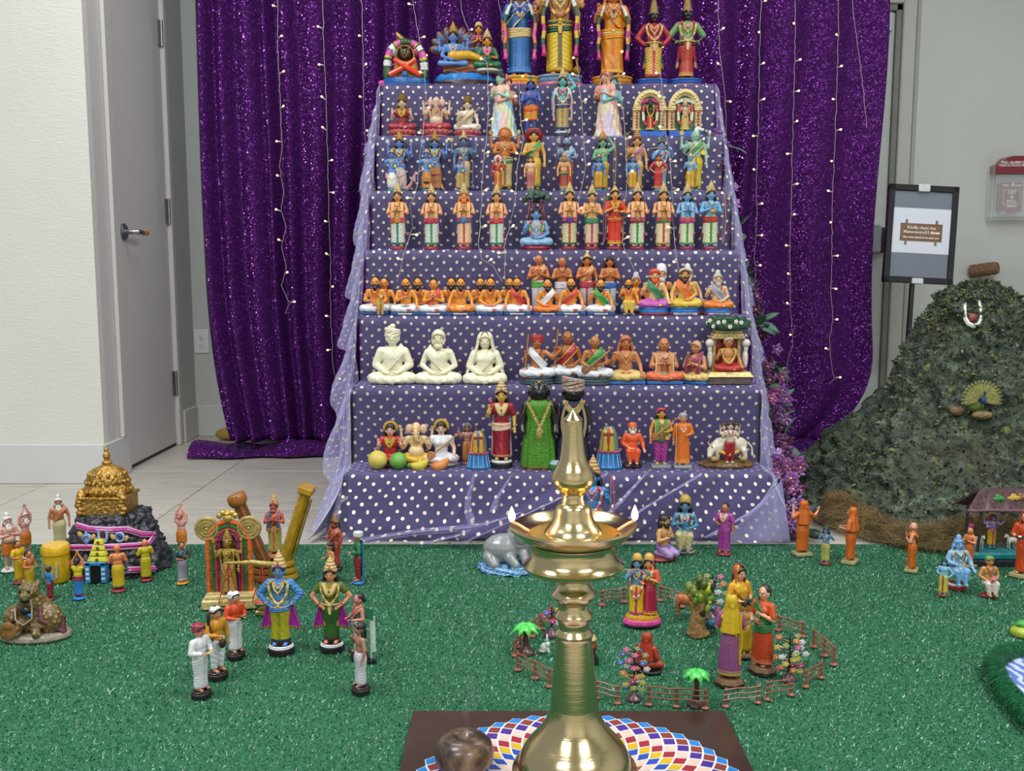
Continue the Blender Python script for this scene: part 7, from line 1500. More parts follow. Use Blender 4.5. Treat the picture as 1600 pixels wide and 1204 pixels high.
# dressed black wooden pair
def doll(lab, px, yt, dress, trim, k):
    p, h = T_(px, 0, .05, yt); e = empty('dressed_doll', p, 0, h/1.02, lab, 'doll')
    g = G(); g.lathe([(.20, 0), (.205, .03), (.19, .20), (.17, .35), (.14, .50), (.135, .58), (.17, .70), (.15, .77), (.06, .80)], 0, 60, sy=.62, mod=lambda a, z, i: 1+(.05*sin(a*11) if z < .6 else .01*sin(a*7)), mf=lambda a, i: 1 if i == 0 else 0); one('dress', g, [P(dress, .45, .1, .15, .4, 40), ORN(trim, '7A5A2A', 60)], e, flat=False)
    g = G(); g.ell((0, 0, .875), (.118, .105, .125)); g.ell((0, -.10, .868), (.014, .02, .022)); 
    for s_ in (-1, 1): g.ell((s_*.115, 0, .87), (.018, .026, .04)); g.cap((s_*.15, 0, .72), (s_*.19, -.02, .50), .045, .035); g.cap((s_*.19, -.02, .50), (s_*.18, -.08, .42), .034, .028)
    g.cap((0, 0, .72), (0, 0, .82), .05, .05); x = G(); me = bake(g, 'body', .012, 2); link('body', me, [P('141216', .25, 0, .05, .1, 30, .5)], e)
    g = G(); [g.ell((s_*.042, -.092, .885), (.018, .010, .008), 0, 10, 6) for s_ in (-1, 1)]; [g.ell((s_*.042, -.103, .885), (.008, .005, .009), 1, 8, 5) for s_ in (-1, 1)]; g.ell((0, -.098, .825), (.024, .008, .006), 2, 8, 5); one('face', g, [P('3A3A3E'), P('101012'), P('3A2224')], e)
    if k == 0:
        g = G(); [g.ell((.10*cos(a)*.9, -.06-.02*abs(sin(a)), .90+.10*sin(a)), .007, 0, 6, 4) for a in [i*PI/9 for i in range(10)]]; g.ell((0, -.03, .985), (.02, .02, .02), 0, 8, 6); one('head_jewels', g, [GOLD], e)
        g = G(); g.slab(lambda u, v: (lerp(-.15, .02, v)+.035*(u-.5)+.02, -.115-.045*sin(v*PI*.5)-.01, .77-.34*v), 5, 16, (0, .01, 0)); g.slab(lambda u, v: (lerp(.15, .0, v)+.035*(u-.5)-.02, -.118-.045*sin(v*PI*.5), .77-.34*v), 5, 16, (0, .01, 0)); g.ell((0, -.175, .42), (.035, .018, .07), 0, 10, 8); one('jewelled_bands', g, [ORN('B8A050', '5A4A2A', 70, .35)], e)
        for s_ in (-1, 1): one('shoulder_cloth', G().slab(lambda u, v, s_=s_: (s_*(.10+.10*u), -.07+.14*v-.02*u, .80-.09*u*u-.12*u), 6, 8, (0, 0, .012)), [ORN('A88A58', '7A3A3A', 50, .35)], e)
    else:
        g = G()
        for q in range(5): g.tube([(.112*cos(a), .105*sin(a), .945+.02*q+.03*sin(a*1+q*1.1)) for a in [i*2*PI/18 for i in range(18)]], .024, 0, 8, closed=True)
        g.ell((0, 0, .97), (.11, .10, .06), 0, 14, 9); one('turban', g, [ORN('A89A8C', 'B06A70', 40, .35)], e)
        for q in range(3): one('necklace', G().tube([(t*(.10+.012*q), -.10-.035*(1-t*t)-.006*q, lerp(.70-.035*q, .80, abs(t)**1.6)) for t in [i/8-1 for i in range(17)]], .013, 0, 8), [ORN('C8B070', '6A4A20', 90, .35)], e)
        for s_ in (-1, 1): one('scarf', G().slab(lambda u, v, s_=s_: (s_*(.06+.03*u+.06*sin(v*2.6)), -.14-.01*sin(u*7), .80-.42*v), 4, 14, (0, .01, 0)), [P('B8A888')], e)
        g = G(); g.tube([(.13*cos(a), .09*sin(a)*.9, .40) for a in [i*2*PI/24 for i in range(24)]], .012, 0, 7, closed=True); g.tube([(.2*cos(a), .125*sin(a), .03) for a in [i*2*PI/28 for i in range(28)]], .014, 0, 7, closed=True); one('gold_border', g, [ORN('B89A50', '5A4020', 80, .35)], e)
doll('black faced doll in a shiny green sari with jewelled gold bands', 843, 592, '4E8A24', '9A7A30', 0)
doll('black faced doll in navy robe with a patterned turban behind the lamp tip', 898, 594, '1A1838', 'A8904A', 1)
p, h = T_(872, 0, .02, 706); g = G(); g.lathe([(.020, 0), (.022, .004), (.022, .018), (.019, .022)], 0, 24, sy=.8, mf=lambda a, i: 0 if i < 2 else 1); o = one('green_tin', g, [P('2F7A3A'), P('B8C8D8')], loc=p); tag(o, 'small round green tin with a pale lid at the foot of the green doll', 'tin'); one('lid', G().lathe([(.0195, .021), (.0195, .024), (.012, .027), (.001, .028)], 0, 24, sy=.8), [P('A8BCD0')], o)
p, h = T_(994, 0, .06, 659); fig('old saint in an orange robe and head cloth sitting on a dark rock', p, h, name='saint_figurine', pose='perch', arms=('lap', 'knee'), skin='E0A880', beard=('full', 'E8E4E0'), crown=('cap', 'E0602A', 'E8703A'), lower=('x', 'E05A2A'), shirt=(.46, 1.7, P('E05A2A')), base=('rock', '3A241E', '3A241E'))
p, h = T_(1040, 0, .05, 636); fig('musician in purple trousers holding a slanted veena, red topknot', p, h, name='musician_figurine', arms=('down', 'fwd'), skin='D8A04A', hair=('long', '1A1414'), crown=('cap', 'B8283A', 'D86A8A'), lower=('pants', 'A83A90'), sash=('2A7A50', 'D86A40'), neck=('E0B040', '3A8A50'), shawl=('4A8A40', 'D8A040'), base=('box', '8A929A', '8A929A'), props=[('veena', 'A8603A', 'D8B890')])
p, h = T_(1075, 0, .05, 644); fig('saint in a plain orange robe with grey cap and prayer beads', p, h, name='saint_figurine', arms=('down', 'fwd'), skin='D89A68', crown=('cap', '9A9AA4', '8A8A94'), beard=None, neck=('E8DCD0', 'E8DCD0', 1), shirt=(.50, 1.5, P('D8701A')), props=[('robe', 'D8701A', 'E08A3A'), ('staff', 'D8B8A0')], base=('box', '9AA0A6', '9AA0A6'))
# group: three headed figure before a white cow on a rocky plinth
p, h = T_(1147, 0, .07, 646); e = empty('cow_and_saint_group', p, 0, 1, 'three headed saint in red trousers before a white cow on a rocky plinth', 'statue')
g = G(); g.lathe([(.078, 0), (.082, .006), (.074, .014), (.060, .020), (.02, .022)], 0, 44, sy=.55, mod=lambda a, z, i: 1+.06*sin(a*9)+.03*sin(a*17)); one('rocky_plinth', g, [P('6A4A20', .6, 0, .35, .7, 90)], e)
cw = empty('x', (0, 0, 0)); bpy.data.objects.remove(cw)
g = G(); g.ell((.022, .008, .066), (.044, .022, .026)); g.ell((-.020, .006, .062), (.026, .022, .026)); g.cap((-.030, 0, .062), (-.052, -.012, .052), .017, .012); g.cap((-.052, -.012, .052), (-.058, -.022, .034), .012, .008)
for x_ in (-.030, .050): [g.cap((x_, y_, .05), (x_+(.006 if x_ > 0 else 0), y_, .022), .010, .006) for y_ in (-.008, .02)]
link('cow_body', bake(g, 'cow_body', .0035, 3), [P('E0D8C4')], e)
g = G(); [g.tube([(-.050, -.010+y_*.012, .062), (-.056, -.010+y_*.022, .070), (-.052, -.01+y_*.018, .082)], [.003, .0022, .0006], 0, 6) for y_ in (-1, 1)]; one('horns', g, [P('B8A888')], e)
g = G(); g.tube([(.062, 0, .075), (.074, -.005, .06), (.076, -.006, .035)], [.003, .0022, .004], 0, 6); one('tail', g, [P('D8CCB4')], e)
g = G(); g.tube([(-.028, -.020, .050), (0, -.028, .040), (.03, -.022, .05)], .006, 0, 8); one('garland', g, [P('C89A30')], e)
kk = (h-.02)/1.05
for nm, me, m in (('body', body_mesh('stand', 'bless', 'bless', 0, 0, 1), ['E0CBB0']), ('lower_garment', legcloth_mesh('stand', .020, .06), ['A01A2C']), ('necklace', _m(('neck', 'stand', 2, 0), lambda g: f_neck(g, 0, (.72, .655)), 2), ['C89A40', '8A4A80'])):
    link(nm, me, [P(x) for x in m], e, (.002, -.026, .016), sc=kk*.92)
for dx in (-.020, 0, .020):
    hp2 = (.002+dx, -.026+abs(dx)*.3, .016+.905*kk*.92-abs(dx)*.15)
    if dx: one('side_head', G().ell((0, 0, 0), (.062, .07, .085), 0, 14, 10), [P('E0CBB0')], e, loc=hp2).scale = (kk*.92,)*3
    link('face', _mesh['face'], [P('F2EEE6'), P('1A1214'), P('C03A3A'), P('E03020')], e, hp2, rot=(0, 0, dx*25), sc=kk*.9); link('hair', hair_mesh('bun'), [P('3A2620')], e, hp2, sc=kk*.92)
for dx in (-.045, .044): 
    g = G(); g.ell((dx, -.030, .028), (.012, .007, .008), 0, 10, 7); g.ell((dx-.012, -.032, .034), .005, 0, 8, 6); one('resting_dog', g, [P('A88A58')], e)
# ============================================================ floor scenes, left
def L(*a): return rad(a[0])
CB = 'CABA94'
p, h = F_(16, 893, 798); fig('white bearded saint in an orange loincloth at the far left edge', p, h, rot=rad(48), name='clay_saint', arms=('pray', 'chest'), skin='D09A88', belly=1, hair=('long', 'DCD6D0'), beard=('long', 'E0DCD6'), crown=('bunwhite', 'DCD6D0'), lower=('shorts', 'C8701E', 'B86018', 'C8701E'), base=('round', 'D8D4CE', 'D8D4CE'))
p, h = F_(42, 872, 785); fig('pink skinned saint with both arms raised, left of the little rock temple', p, h, rot=rad(60), name='clay_saint', arms=('up', 'up'), skin='D49484', hair=('short', 'D8CCC4'), beard=('long', 'E0D8D0'), lower=('shorts', 'C8701E', 'B86018', 'C8701E'), base=('round', 'C8B8A8', 'C8B8A8'))
p, h = F_(95, 858, 770); fig('tall white haired saint in a tan shawl behind the rock temple', p, h, rot=rad(25), name='clay_saint', arms=('down', 'down'), skin='BC7A54', hair=('long', 'DAD4CC'), beard=('long', 'DAD4CC'), crown=('bunwhite', 'DAD4CC'), lower=('pleat', 'C8BC90', 'B8A878', 'C8BC90', .12), drape=('C47A48', 'B86A3C'), base=('round', 'C8B8A8', 'C8B8A8'))
p, h = F_(285, 868, 784); fig('pink skinned saint with raised arms seen from behind, right of the rock temple', p, h, rot=rad(172), name='clay_saint', arms=('up', 'up'), skin='D89A8C', hair=('backbun', 'C87A70'), lower=('shorts', 'D07A24', 'C06A18', 'D07A24'), base=('round', 'C8B8A8', 'C8B8A8'))
p, h = F_(286, 913, 843); fig('lady figurine in a dark teal blouse and grey skirt on a yellow base', p, h, rot=rad(40), name='clay_devotee', arms=('fwd', 'chest'), fem=1, skin='A86A3C', hair=('backbun', '17161A'), lower=('plain', '9A94A0', 'D8D0D8', '9A94A0', .12), shirt=(.50, .9, P('1F4A54')), base=('round', 'D8941A', 'D8941A'))
p, h = F_(31, 912, 841); fig('clay bearer in yellow standing behind the first drum carrier', p, h, rot=rad(65), name='clay_devotee', arms=('fwd', 'fwd'), skin='B86A38', hair=('backbun', '17161A'), lower=('pleat', 'C8A01C', 'A88010', 'C8A01C', .12), shirt=(.50, .6, P('D8B020')), base=('round', '8A1F2A', '8A1F2A'))
p, h = F_(48, 926, 856); fig('clay bearer with bare orange back carrying the yellow drum on a red base', p, h, rot=rad(75), name='clay_devotee', arms=('fwd', 'fwd'), skin='C0703C', hair=('backbun', '17161A'), lower=('pleat', 'C8A01C', 'A88010', 'C8A01C', .12), base=('round', '8A1F2A', '8A1F2A'))
p = atZ(78, 912, CARPET_Z); e = empty('yellow_drum', (p.x, p.y+.04, CARPET_Z-.003), rad(-8), 1, 'large yellow drum with grey painted panels beside the rock temple', 'drum')
k = p.y/F; g = G(); g.lathe([(20*k, 0), (21.5*k, 3*k), (22*k, 28*k), (21*k, 46*k)], 0, 10); one('body', g, [P('C8A018')], e); g = G(); g.lathe([(22.5*k, 46*k), (23*k, 50*k), (22*k, 58*k), (20*k, 61*k)], 0, 10); one('lid', g, [P('D4A81C')], e)
for q in range(3): g = G(); g.box(((q-1)*12*k, -(21.2-abs(q-1)*2.6)*k, 22*k), (4*k, 1.5*k, 24*k), 0, Matrix.Rotation((q-1)*.55, 3, 'Z')); one('panel', g, [P('A8A4A0')], e)
p, h = F_(79, 938, 882); fig('child figurine in blue seen from behind beside the yellow drum', p, h, rot=rad(150), name='clay_devotee', arms=('down', 'fwd'), skin='8A5A3C', hair=('short', '17161A'), lower=('plain', '8A1F34', '8A1F34', '8A1F34', .12), shirt=(.46, 1, P('2F78B8')), base=('round', '8A1F34', '8A1F34'))
p, h = F_(124, 937, 858); fig('devotee figurine with joined hands overhead, yellow top and blue skirt', p, h, rot=rad(180), name='clay_devotee', arms=('up', 'up'), skin='C87A3C', hair=('backbun', '17161A'), lower=('plain', '2F78C8', '8A1F34', '2F78C8', .12), shirt=(.46, .0, P('D8BC1C')), sash=('8A1F34', '8A1F34'), base=('round', '2F78C8', '2F78C8'))
p, h = F_(186, 925, 848); fig('bald orange skinned devotee in a yellow wrap before the rock temple', p, h, rot=rad(205), name='clay_devotee', arms=('fwd', 'fwd'), skin='D8804C', lower=('folds', 'C8A81C', '6A6A28', '8A1F34', .13), base=('round', '8A1F34', '8A1F34'))
p, h = F_(229, 908, 840); fig('bald devotee wrapped fully in yellow at the right of the rock temple', p, h, rot=rad(215), name='clay_devotee', arms=('fwd', 'fwd'), skin='D8804C', lower=('folds', 'B8A81C', '8A8018', 'B8A81C', .13), shirt=(.46, .8, P('BCAA1C')), base=('round', '8A1F34', '8A1F34'))
# rock temple
p = atZ(182, 906, CARPET_Z); Y = p.y+.13; e = empty('rock_temple', (atY(182, 880, Y).x, Y, CARPET_Z-.003), 0, 1, 'black painted rock hill with winding pink path and gold temple tower on top', 'temple model'); k = Y/F
def rk(u, v):
    a = 2*PI*u; r = interp([(0, 84), (.12, 83), (.35, 76), (.6, 66), (.85, 54), (.95, 46), (1, 0)], v)*k; z = interp([(0, 0), (.12, 10), (.35, 34), (.6, 60), (.85, 86), (.95, 92), (1, 92)], v)*k; q = Vector((cos(a)*2.2, sin(a)*2.2, v*4)); n_ = noise.fractal(q*1.6, .8, 2, 4)*.012+abs(noise.noise(q*4))*.009
    return ((r+n_)*cos(a)*1.0, (r*.86+n_)*sin(a), z+n_*.3)
g = G(); g.grid(rk, 150, 50); one('rock', g, [P('2C2C34', .35, 0, .35, .8, 60, .4)], e, flat=False)
def rkp(px_, py_): # point on front of the rock at pixel
    yl = -.15
    for _ in range(6):
        c_ = atY(px_, py_, Y+yl); z = max(0, c_.z-CARPET_Z); x_ = c_.x-e.location.x; v = interp([(0, 0), (10, .12), (34, .35), (60, .6), (86, .85), (92, .95)], z/k); r = interp([(0, 84), (.12, 83), (.35, 76), (.6, 66), (.85, 54), (.95, 46), (1, 30)], v)*k
        yl = -.86*r*math.sqrt(max(.02, 1-(x_/(r*1.02))**2))-.014
    return Vector((x_, yl, z))
for pts in ([(120, 818), (140, 824), (170, 826), (200, 824), (228, 826), (243, 833), (238, 843), (215, 849), (180, 852), (150, 853), (112, 853)], [(105, 878), (130, 880), (160, 881)], [(200, 888), (225, 886), (250, 880)]):
    P3 = [rkp(*q) for q in pts]; g = G(); g.tube(P3, .0085, 0, 8, flat=.5); g.tube([q+Vector((0, -.002, .006)) for q in P3], .0028, 1, 6); g.tube([q+Vector((0, -.002, -.006)) for q in P3], .0028, 1, 6); one('pink_path', g, [P('B82A8C'), P('D8A8C8')], e)
BLs = P('8AA8D0')
c_ = rkp(136, 838); g = G(); g.ell((0, 0, 0), (.013, .006, .012), 0, 14, 8); g.tube([(0, -.004, .008), (0, -.006, .018)], [.006, .002], 0, 8); g.tube([(0, -.006, -.006), (.0, -.006, -.018)], [.007, .002], 0, 8); g.tube([(.006*cos(a), -.007, .006*sin(a)) for a in [i*.5 for i in range(10)]], .0015, 1, 5); one('conch_emblem', g, [BLs, P('4A6A9A')], e, loc=c_)
c_ = rkp(161, 836); g = G(); g.tube([(-.011, 0, .018), (-.0105, -.001, 0), (-.007, -.002, -.012), (0, -.002, -.016), (.007, -.002, -.012), (.0105, -.001, 0), (.011, 0, .018)], .0042, 0, 8); g.tube([(0, 0, .016), (0, -.001, -.008)], [.0028, .002], 1, 6); one('upright_mark', g, [BLs, P('8A2A3A')], e, loc=c_)
c_ = rkp(187, 837); g = G(); g.tube([(.011*cos(a), 0, .011*sin(a)) for a in [i*2*PI/18 for i in range(18)]], .0035, 0, 7, closed=True); g.tube([(.006*(1-i*.08)*cos(i*.7), -.002, .006*(1-i*.08)*sin(i*.7)) for i in range(9)], .002, 1, 5); one('disc_emblem', g, [BLs, P('4A6A9A')], e, loc=c_)
g = G(); [g.lathe([(.0001, 0), (.004, .003), (.001, .012)], 0, 8, c=(s_*.0, 0, 0)) for s_ in (1,)]; 
for q, (a_, b_) in enumerate(((126, 832), (146, 836), (177, 836), (198, 838))): one('flame_motif', G().ell((0, 0, 0), (.006, .003, .009), 0, 8, 6, Matrix.Rotation((q % 2-.5)*1.4, 3, 'Y')), [P('C8A05A')], e, loc=rkp(a_, b_)+Vector((0, -.004, 0)))
c_ = rkp(152, 900); gx = c_.x; gy = c_.y
g = G(); [g.box((gx+s_*.020, gy, .026), (.014, .02, .052), 0, bev=.001) for s_ in (-1, 1)]; g.box((gx, gy, .049), (.054, .02, .006), 0); one('blue_gateway', g, [P('3A86C0')], e)
[one('white_panel', G().box((gx+s_*.020, gy-.011, .012+.012*q), (.009, .001, .006), 0), [P('C8DCE8')], e) for s_ in (-1, 1) for q in range(3)]; one('dark_doorway', G().box((gx, gy-.005, .022), (.024, .012, .044)), [M_BLACK], e)
for q in range(4): g = G(); g.box((gx, gy+.012+.004*q, .058+.014*q), (.052-.009*q, .018, .012), 0, tap=.84, bev=.001); g.ell((gx, gy+.001+.004*q, .058+.014*q), (.004, .003, .004), 1, 8, 5); one('gateway_tower', g, [P('D0C83A'), P('6A5A1A')], e)
z0 = 90*k; M_GT = P('B88F48', .38, .75, .25, .7, 110)
g = G(); g.box((-.012, 0, z0+.022), (.118, .105, .044), 0, bev=.003); one('tower_base', g, [M_GT], e)
g = G(); g.box((-.012, 0, z0+.046), (.128, .112, .008), 0, bev=.002); one('ledge', g, [M_GT], e)
for s_ in (-1, 1): 
    g = G(); [g.ell((-.012+s_*.056+.004*sin(q*2), -.052, z0+.008+.010*q), (.010, .008, .008), 0, 8, 6) for q in range(5)]; g.lathe([(.010, z0+.048), (.013, z0+.054), (.008, z0+.066), (.001, z0+.072)], 0, 12, c=(-.012+s_*.052, -.045, 0)); one('corner_ornament', g, [M_GT], e)
g = G(); g.lathe([(.056, z0+.048), (.060, z0+.060), (.056, z0+.075), (.050, z0+.080), (.054, z0+.088), (.048, z0+.102), (.034, z0+.118), (.016, z0+.126), (.012, z0+.130)], 0, 40, c=(-.012, 0, 0), sy=.9, mod=lambda a, z, i: 1+.05*sin(a*12)); one('dome', g, [M_GT], e, flat=False)
g = G()
for r_, z_, n_ in ((.060, .062, 22), (.054, .084, 20), (.046, .104, 16)): [g.ell((-.012+r_*cos(a), .9*r_*sin(a), z0+z_), (.006, .006, .007), 0, 7, 5) for a in [i*2*PI/n_ for i in range(n_)]]
o = one('dome_beading', g, [M_GT], e); o['kind'] = 'stuff'
g = G(); g.lathe([(.012, 0), (.014, .006), (.010, .010), (.006, .014), (.010, .022), (.008, .030), (.004, .036), (.006, .040), (.001, .052)], 0, 16, c=(-.012, 0, z0+.128)); one('finial', g, [M_GT], e)
# carved bear-like seat at the far left
p = atZ(34, 1008, CARPET_Z); e = empty('bronze_toned_statue', (p.x, p.y+.06, CARPET_Z-.003), 0, 1, 'brown and maroon carved seated beast statue at the left edge of the turf', 'statue'); k = (p.y+.06)/F
g = G(); g.lathe([(56*k, 0), (58*k, 3*k), (56*k, 8*k), (50*k, 11*k)], 0, 44, sy=.62); one('plinth', g, [P('8A8270', .5, 0, .2, .4, 80)], e)
g = G(); g.ell((0, 0, 38*k), (34*k, 24*k, 34*k)); g.ell((-28*k, -4*k, 30*k), (20*k, 18*k, 24*k)); g.ell((28*k, -4*k, 30*k), (20*k, 18*k, 26*k)); g.ell((0, -8*k, 60*k), (20*k, 18*k, 22*k)); g.cap((-12*k, -22*k, 30*k), (-16*k, -30*k, 14*k), 8*k, 7*k); g.cap((12*k, -22*k, 30*k), (16*k, -30*k, 14*k), 8*k, 7*k); g.cap((-30*k, -16*k, 18*k), (-36*k, -22*k, 12*k), 10*k, 9*k)
link('body', bake(g, 'body', 2.2*k, 2), [ORN('6E5632', 'A88A50', 90, .3)], e)
g = G(); g.ell((0, -14*k, 80*k), (17*k, 15*k, 15*k)); g.ell((0, -27*k, 75*k), (9*k, 7*k, 7*k)); [g.ell((s_*12*k, -6*k, 92*k), (4*k, 4*k, 6*k)) for s_ in (-1, 1)]; link('head', bake(g, 'head', 1.6*k, 2), [ORN('6A5830', '98823E', 110, .3)], e)
g = G(); g.ell((0, -28*k, 70*k), (8*k, 5*k, 5*k), 0, 12, 7); [g.ell((s_*7*k, -27*k, 84*k), (2.5*k, 2*k, 2.5*k), 0, 8, 5) for s_ in (-1, 1)]; g.ell((0, -26*k, 52*k), (10*k, 6*k, 8*k), 0, 12, 7); one('dark_features', g, [M_BLACK], e)
for s_ in (-1, 1): one('maroon_cloth', G().slab(lambda u, v, s_=s_: (s_*(14+34*u+6*v)*k, (-14+30*u*.6-12*v+1.2*sin(u*26))*k, (62-30*u-34*v*.8)*k), 10, 10, (0, -.002, .001)), [P('5A2630', .5, 0, .25, .4, 60)], e, flat=False)
one('chain', G().tube([(-16*k, -28*k, 58*k), (-13*k, -34*k, 40*k), (0, -36*k, 32*k), (13*k, -34*k, 42*k), (12*k, -30*k, 60*k), (11*k, -31*k, 72*k)], 1.3*k, 0, 7), [P('C8B898', .3, .5)], e)
one('blue_bead', G().ell((9*k, -32*k, 46*k), (5*k, 3*k, 4*k), 0, 10, 7), [P('2A4A8A')], e)
one('round_bolster', G().lathe([(.001, -3*k), (13*k, -2*k), (14*k, 0), (13*k, 3*k), (6*k, 4*k), (.001, 3*k)], 0, 24), [P('8A6436', .4, .2, .3, .5, 80)], e, loc=(-26*k, -34*k, 22*k), rot=(PI/2, 0, 0))
# gilt arch figure with flower garland
p = atZ(350, 955, CARPET_Z); Y = p.y+.05; e = empty('gilt_arch_statue', (p.x, Y, CARPET_Z-.003), rad(5), 1, 'golden four armed statue standing in an arch of orange and green garlands', 'statue'); k = Y/F
g = G(); g.box((2*k, 0, 8*k), (86*k, 44*k, 16*k), 0, bev=2*k); one('base', g, [CREAMGOLD], e); g = G(); g.box((2*k, 0, 19*k), (76*k, 38*k, 7*k), 0, bev=1.5*k); one('upper_base', g, [CREAMGOLD], e)
for q, (rr, c_, th) in enumerate(((33, 'D0601E', 4.2), (26, '2F6A38', 3.6), (20, 'A83A3C', 3.2), (14.5, '7A2A60', 3.0))):
    pts = [(-rr*k, 4*k, 22*k+j*8*k) for j in range(10)]+[(-rr*cos(a)*k, 4*k, (100+(rr+5)*sin(a))*k) for a in [i*PI/18 for i in range(1, 18)]]+[(rr*k, 4*k, 22*k+j*8*k) for j in range(9, -1, -1)]
    one('arch_garland', G().tube(pts, [th*k*(1.08 if i % 2 else .95) for i in range(len(pts))], 0, 9), [P(c_, .7, 0, .25, .6, 90, 0)], e)
one('arch_back', G().slab(lambda u, v: ((u-.5)*66*k*(1 if v < .7 else math.sqrt(max(.03, 1-((v-.7)/.3)**2))), 8*k, (22+116*v)*k), 10, 16, (0, 3*k, 0)), [P('8A7030', .4, .6)], e)
for s_ in (-1, 1):
    g = G(); g.lathe([(.001, -2*k), (19*k, -2*k), (20*k, 0), (19*k, 2*k), (.001, 2*k)], 0, 30); [g.tube([(r_*k*cos(a), r_*k*sin(a), 2.4*k) for a in [i*2*PI/24 for i in range(24)]], 1.4*k, 0, 6, closed=True) for r_ in (17, 11.5, 6)]; g.ell((0, 0, 2.5*k), 3*k, 0, 8, 6); one('round_ornament', g, [P('BBA364', .4, .5, .2, .4, 80)], e, loc=(s_*33*k, 3*k, 127*k), rot=(PI/2, 0, 0))
g = G(); [g.ell((14*k*sin(a), 1*k, (143+11*cos(a))*k), (5*k, 3*k, 5*k), 0, 9, 6) for a in [(-2+i)*.55 for i in range(5)]]; g.ell((0, 0, 144*k), (7*k, 4*k, 7*k), 0, 10, 7); g.lathe([(5*k, 152*k), (3*k, 156*k), (.1*k, 162*k)], 0, 10); one('crest', g, [P('C8A858', .35, .6, .2, .5, 80)], e)
kk = 92*k; GS = P('B89A50', .32, .8, .2, .5, 60); zb = 23*k
for nm, me in (('body', body_mesh('stand', 'bless', 'down', 0, 0, 1)), ('robe', skirt_mesh('dhoti', .045, .54, .15)), ('necklace', _m(('neck', 'stand', 3, 0), lambda g: f_neck(g, 0, (.72, .655), .004), 2)), ('garland', _m(('garl', 'stand', .30), lambda g: f_garland(g, 0, .30), 3)), ('raised_emblems', prop_mesh('discs'))): link(nm, me, [GS], e, (0, -6*k, zb), sc=kk)
link('face', _mesh['face'], [GS, P('6A5020'), GS, P('E8E0D0')], e, (0, -6*k, zb+.905*kk), sc=kk); link('crown', crown_mesh('tall'), [GS, P('A83040')], e, (0, -6*k, zb+.905*kk), sc=kk)
# weighing scale beside it
p = atZ(396, 966, CARPET_Z); e = empty('toy_balance', (p.x+.02, p.y+.03, CARPET_Z-.003), rad(-12), 1, 'golden toy weighing scale with red strings beside the gilt arch statue', 'balance'); k = p.y/F
MG2 = P('B8A060', .35, .6, .15, .3, 80)
one('foot', G().box((8*k, 6*k, 4*k), (50*k, 24*k, 8*k), 0, bev=2*k), [MG2], e); one('post', G().lathe([(10*k, 8*k), (11*k, 14*k), (9*k, 20*k), (9*k, 60*k), (11*k, 66*k), (10*k, 78*k), (5*k, 86*k), (.1*k, 88*k)], 0, 22, c=(14*k, 10*k, 0)), [P('8A7A40', .35, .6, .2, .4, 80)], e)
one('beam', G().tube([(-70*k, -2*k, 84*k), (-20*k, 0, 88*k), (4*k, 2*k, 86*k), (14*k, 8*k, 84*k)], [2*k, 4*k, 5*k, 5*k], 0, 10), [MG2], e)
for cx_, zp in ((-2, 20), (-62, 14)):
    one('pan', G().lathe([(.1*k, 0), (13*k, 1*k), (17*k, 6*k), (16*k, 6.5*k), (12*k, 3*k), (.1*k, 2*k)], 0, 26, c=(cx_*k, -6*k, zp*k)), [MG2], e)
    for q in range(4): a = q*PI/2+.6; one('red_string', G().tube([(cx_*k, -2*k, 84*k), (cx_*k+16*k*cos(a), -6*k+16*k*sin(a), (zp+6)*k)], .8*k, 0, 6), [P('A8282C')], e)
one('red_load', G().ell((-2*k, -6*k, 25*k), (12*k, 10*k, 5*k), 0, 12, 7), [P('C05A50', .6, 0, .3, .5, 90)], e)
# split pillar with a standing figure between the halves
p = atZ(425, 912, CARPET_Z); Y = p.y+.05; e = empty('split_pillar', (atY(425, 900, Y).x, Y, CARPET_Z-.003), 0, 1, 'toy stone pillar split into a dark ribbed half and an ochre hollow half', 'pillar model'); k = Y/F
bs_ = P('7A5420', .4, 0, .3, .3, 40); g = G()
def half(px0, py0, px1, py1, w, ribs, c1, c2, nm):
    a = atY(px0, py0, Y)-e.location; b_ = atY(px1, py1, Y)-e.location; d_ = (a-b_).normalized(); g = G(); n = 14
    g.tube([b_.lerp(a, i/n) for i in range(n+1)], [w*k*(.86+.0*i) for i in range(n+1)], 0, 28, flat=.8, mf=lambda i, j: j % 4 == 0 and 1 or 0); one(nm, g, [P(c1, .4, 0, .3, .2, 60), P(c2)], e)
    return a, b_, d_
a, b_, d_ = half(373, 785, 416, 882, 14, 1, '6A3A1A', '8A5A24', 'ribbed_shaft')
g = G(); R = d_.to_track_quat('Z', 'Y').to_matrix(); g.T = Matrix.Translation(a) @ R.to_4x4(); g.lathe([(14*k, -4*k), (17*k, 0), (18*k, 6*k), (17*k, 13*k), (15*k, 15*k)], 0, 28, sy=.85); one('capital', g, [P('9A6020', .4, 0, .2, .2, 60)], e)
a, b_, d_ = half(478, 768, 446, 872, 14, 0, 'A8841C', '9A7818', 'hollow_shaft')
g = G(); R = d_.to_track_quat('Z', 'Y').to_matrix(); g.T = Matrix.Translation(a) @ R.to_4x4(); g.box((0, 0, 4*k), (34*k, 24*k, 12*k), 0, bev=2*k); one('capital', g, [P('A8801C')], e)
g = G(); g.T = Matrix.Translation(a.lerp(b_, .5)) @ R.to_4x4(); g.box((-1*k, -12*k, 0), (15*k, 2*k, 96*k), 0, bev=1*k); one('hollow_face', g, [P('8A741C', .6, 0, .35, .6, 60)], e)
